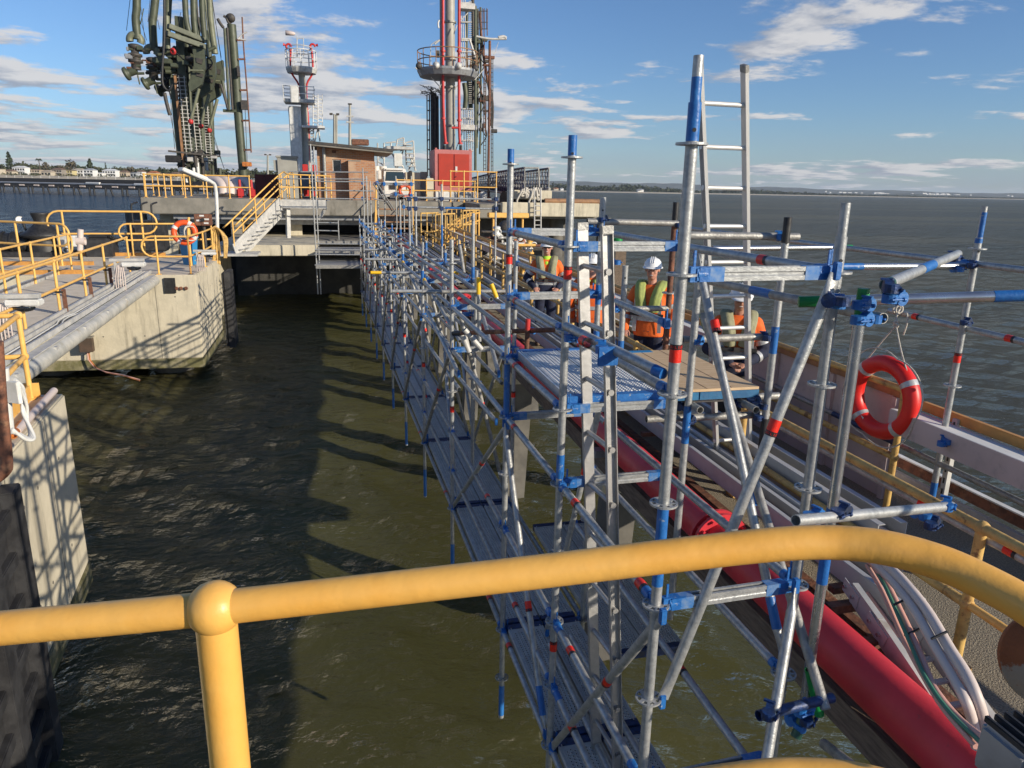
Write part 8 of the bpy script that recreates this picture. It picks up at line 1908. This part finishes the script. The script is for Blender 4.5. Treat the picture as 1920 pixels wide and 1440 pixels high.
    # reflective bands
    def band(z0, z1, w, d, nm='reflective_band'):
        vs = []
        for z in (z0, z1):
            for k in range(32): a = 2*math.pi*k/32; c, q = math.cos(a), math.sin(a); vs.append(T(w*math.copysign(abs(c)**0.8, c), d*math.copysign(abs(q)**0.8, q), z))
        bb2 = MB(); bb2.add(vs, [[k, (k+1) % 32, 32+(k+1) % 32, 32+k] for k in range(32)], True); o_ = bb2.build(nm, 'reflect', None); o_.parent = t
    band(1.055, 1.105, 0.196, 0.146)
    for (el, wr), sx in ((armL, 1), (armR, -1)):
        sh = T(0.175*sx, 0, 1.39); E_ = T(*el); W_ = T(*wr); c = lerp(sh, E_, 0.60); d = (E_-sh).normalized(); o_ = MB().tube(c-d*0.025*s, c+d*0.025*s, 0.079*s, 20, cap=False).build('sleeve_band', 'reflect', None); o_.parent = t
        c = lerp(E_, W_, 0.45); d = (W_-E_).normalized(); o_ = MB().tube(c-d*0.025*s, c+d*0.025*s, 0.063*s, 20, cap=False).build('sleeve_band', 'reflect', None); o_.parent = t
    # life vest: yoke round the neck and two front lobes
    b = MB(); P = []
    yy_ = -1 if not back else 1
    for sx in (1, -1):
        pts = [T(0.03*sx, 0.125, 1.43), T(0.11*sx, 0.09, 1.475), T(0.125*sx, 0.0, 1.495), T(0.115*sx, -0.10, 1.44), T(0.095*sx, -0.155, 1.34), T(0.08*sx, -0.16, 1.25), T(0.07*sx, -0.15, 1.17)]
        q = smooth(pts, 4); nq = len(q)
        for off, rr in ((-0.030, 0.030), (0.0, 0.036), (0.032, 0.030)):
            q2 = [p+Vector((sx*off*s*min(1, i/8), 0.012*s if off else 0, 0)) for i, p in enumerate(q)]; b.path(q2, 0.03, 10, rs=[(rr+0.006*min(1, i/10))*s for i in range(nq)])
    remesh(b, 'life_vest', vest, t, 0.010*s, 2)
    for sx_ in (-0.155, 0.155):
        o_ = MB().beam(T(sx_, -0.128, 0.92), T(sx_*0.9, -0.142, 1.36), 0.045*s, 0.006*s, up=(0, 1, 0)).build('reflective_stripe', 'reflect', None); o_.parent = t
    o_ = MB().box(T(0, -0.165, 1.135), (0.40*s, 0.03*s, 0.035*s)).build('belt', 'black', None); o_.parent = t
    o_ = MB().box(T(0, -0.19, 1.135), (0.06*s, 0.02*s, 0.05*s)).build('buckle', 'dark_steel', None); o_.parent = t
    if collar:
        b = MB(); b.lathe(T(0, 0.0, 1.44), [(0.085*s, 0), (0.075*s, 0.045*s), (0.066*s, 0.085*s), (0.060*s, 0.085*s), (0.066*s, 0)], 20); b.ball(T(0, -0.075, 1.40), 0.05*s, 12, 8, (1, 0.9, 1)); o_ = b.build('collar', collar, None); o_.parent = t
    # trousers and boots
    b = MB()
    for sx in (1, -1): limb(b, [V(0.085*sx, 0, 0.92), V(0.10*sx, -0.01, 0.50), V(0.11*sx, 0.01, 0.12)], [0.105, 0.075, 0.062])
    b.ball(V(0, 0, 0.93), 0.155*s, 14, 10, (1.15, 0.9, 0.75))
    remesh(b, 'trousers', legs, t, 0.014*s, 3)
    for sx in (1, -1):
        b = MB(); b.ball(V(0.11*sx, -0.06, 0.055), 0.06*s, 14, 8, (0.85, 2.2, 0.95)); b.tube(V(0.11*sx, 0.01, 0.05), V(0.11*sx, 0.01, 0.18), 0.055*s, 12); o_ = remesh(b, 'boot', 'timber', t, 0.01, 2)
    # helmet
    b = MB(); o0 = len(b.v)
    prof = [(0.0, 0.118), (0.045, 0.113), (0.08, 0.096), (0.104, 0.066), (0.114, 0.035), (0.117, 0.018)]
    b.lathe((0, 0, 0), prof[::-1], 28)
    for i in range(o0, len(b.v)): x, y, z = b.v[i]; b.v[i] = tuple(hp_(x*0.93, 0.012+y*1.12, 0.022+z*1.05))
    o1 = len(b.v); rg = []
    for k in range(36):
        a = 2*math.pi*k/36; c, q = math.cos(a), math.sin(a); br_ = 0.020+(0.038 if q < -0.5 else 0.0)*min(1, (-q-0.5)*3)
        rg.append((hp_(0.107*c, 0.012+0.129*q, 0.043), hp_((0.107+br_*0.7)*c, 0.012+(0.129+br_)*q, 0.030), hp_((0.107+br_*0.7)*c, 0.012+(0.129+br_)*q, 0.025), hp_(0.100*c, 0.012+0.122*q, 0.033)))
    vs = [p for r in rg for p in r]; b.add(vs, [[4*k+i, 4*((k+1) % 36)+i, 4*((k+1) % 36)+(i+1) % 4, 4*k+(i+1) % 4] for k in range(36) for i in range(4)], True)
    for sx in (-0.022, 0.0, 0.022): b.path([hp_(sx, 0.012+0.138*math.cos(u_)*-1, 0.034+0.119*math.sin(u_)) for u_ in [0.5+0.21*j for j in range(11)]], 0.004*s, 6)
    o_ = b.build('helmet', 'helmet', None); o_.parent = t
    # glasses, eyes, hair
    for sx in (-1, 1):
        o_ = MB().ball(hp_(0.031*sx, -0.077, 0.012), 0.0125*s, 12, 8).build('eye', 'white_paint', None); o_.parent = t
        e2 = MB().ball(hp_(0.031*sx, -0.0865, 0.012), 0.0055*s, 10, 6).build('iris', 'black', None); e2.parent = o_
    b = MB()
    for sx in (-1, 1):
        o0 = len(b.v); b.ball((0, 0, 0), 1, 14, 8)
        for i in range(o0, len(b.v)): x, y, z = b.v[i]; b.v[i] = tuple(hp_(0.034*sx+x*0.027, -0.092+y*0.005+abs(x)*0.003, 0.012+z*0.018))
    if shades:
        b.tube(hp_(-0.01, -0.096, 0.016), hp_(0.01, -0.096, 0.016), 0.003*s, 6)
    for sx in (-1, 1): b.tube(hp_(0.060*sx, -0.085, 0.016), hp_(0.080*sx, 0.01, 0.018), 0.0028*s, 6)
    if shades: o_ = b.build('glasses', 'glass_dark', None); o_.parent = t
    else:
        b = MB()
        for sx in (-1, 1): b.torus(hp_(0.034*sx, -0.093, 0.010), 0.022*s, 0.0016*s, tuple(Rh @ Vector((0, 1, 0))), 16, 5); b.tube(hp_(0.056*sx, -0.088, 0.014), hp_(0.080*sx, 0.01, 0.018), 0.0022*s, 6)
        o_ = b.build('glasses', 'dark_steel', None); o_.parent = t
    b = MB(); o0 = len(b.v); b.ball((0, 0, 0), 1, 16, 10)
    for i in range(o0, len(b.v)): x, y, z = b.v[i]; b.v[i] = tuple(hp_(x*0.081, 0.030+y*0.088, 0.025+z*0.075))
    o_ = b.build('hair', 'hair', None); o_.parent = t
    mo = MB(); mo.ball(hp_(0, -0.0915, -0.056), 0.016*s, 12, 6, (1.25, 0.35, 0.28)); o_ = mo.build('mouth', 'white_paint', None); o_.parent = t
    return t
zd = DECK+0.001
q = PX(1023, 560, D=12.4); person('worker in orange and navy jacket with khaki life vest, sunglasses and hands at the waist', (q.x, q.y, zd), math.atan2(q.x, q.y)*-1.0, 1.80, armL=((0.33, 0.03, 1.15), (0.20, -0.17, 1.02)), armR=((-0.33, 0.03, 1.15), (-0.20, -0.17, 1.02)), collar='lime', head_pitch=-0.05)
q = PX(1218, 600, D=9.0); person('smiling worker in white helmet and lime life vest all in orange beside the platform', (q.x, q.y, zd), math.atan2(q.x, q.y)*-1.0-0.25, 1.83, armL=((0.27, 0.06, 1.14), (0.24, 0.0, 0.90)), armR=((-0.29, -0.02, 1.15), (-0.26, -0.14, 0.95)), vest='vest_lime', sleeve='hivis', head_yaw=0.15, shades=False)
q = PX(1383, 600, D=7.35); person('worker leaning forward behind the tall ladder with hands held together', (q.x, q.y, zd), math.atan2(q.x, q.y)*-1.0+0.1, 1.74, armL=((0.30, -0.03, 1.10), (0.09, -0.30, 1.02)), armR=((-0.28, -0.03, 1.10), (-0.07, -0.30, 1.02)), lean=0.16, head_pitch=0.2, skin='skin2', legs='black', shades=False)
q = PX(1108, 560, D=9.9); person('worker seen from behind between the ladder stiles, white helmet and orange jacket', (q.x, q.y, zd), math.pi-math.atan2(q.x, q.y), 1.78, back=True, vest='vest_lime', sleeve='hivis')
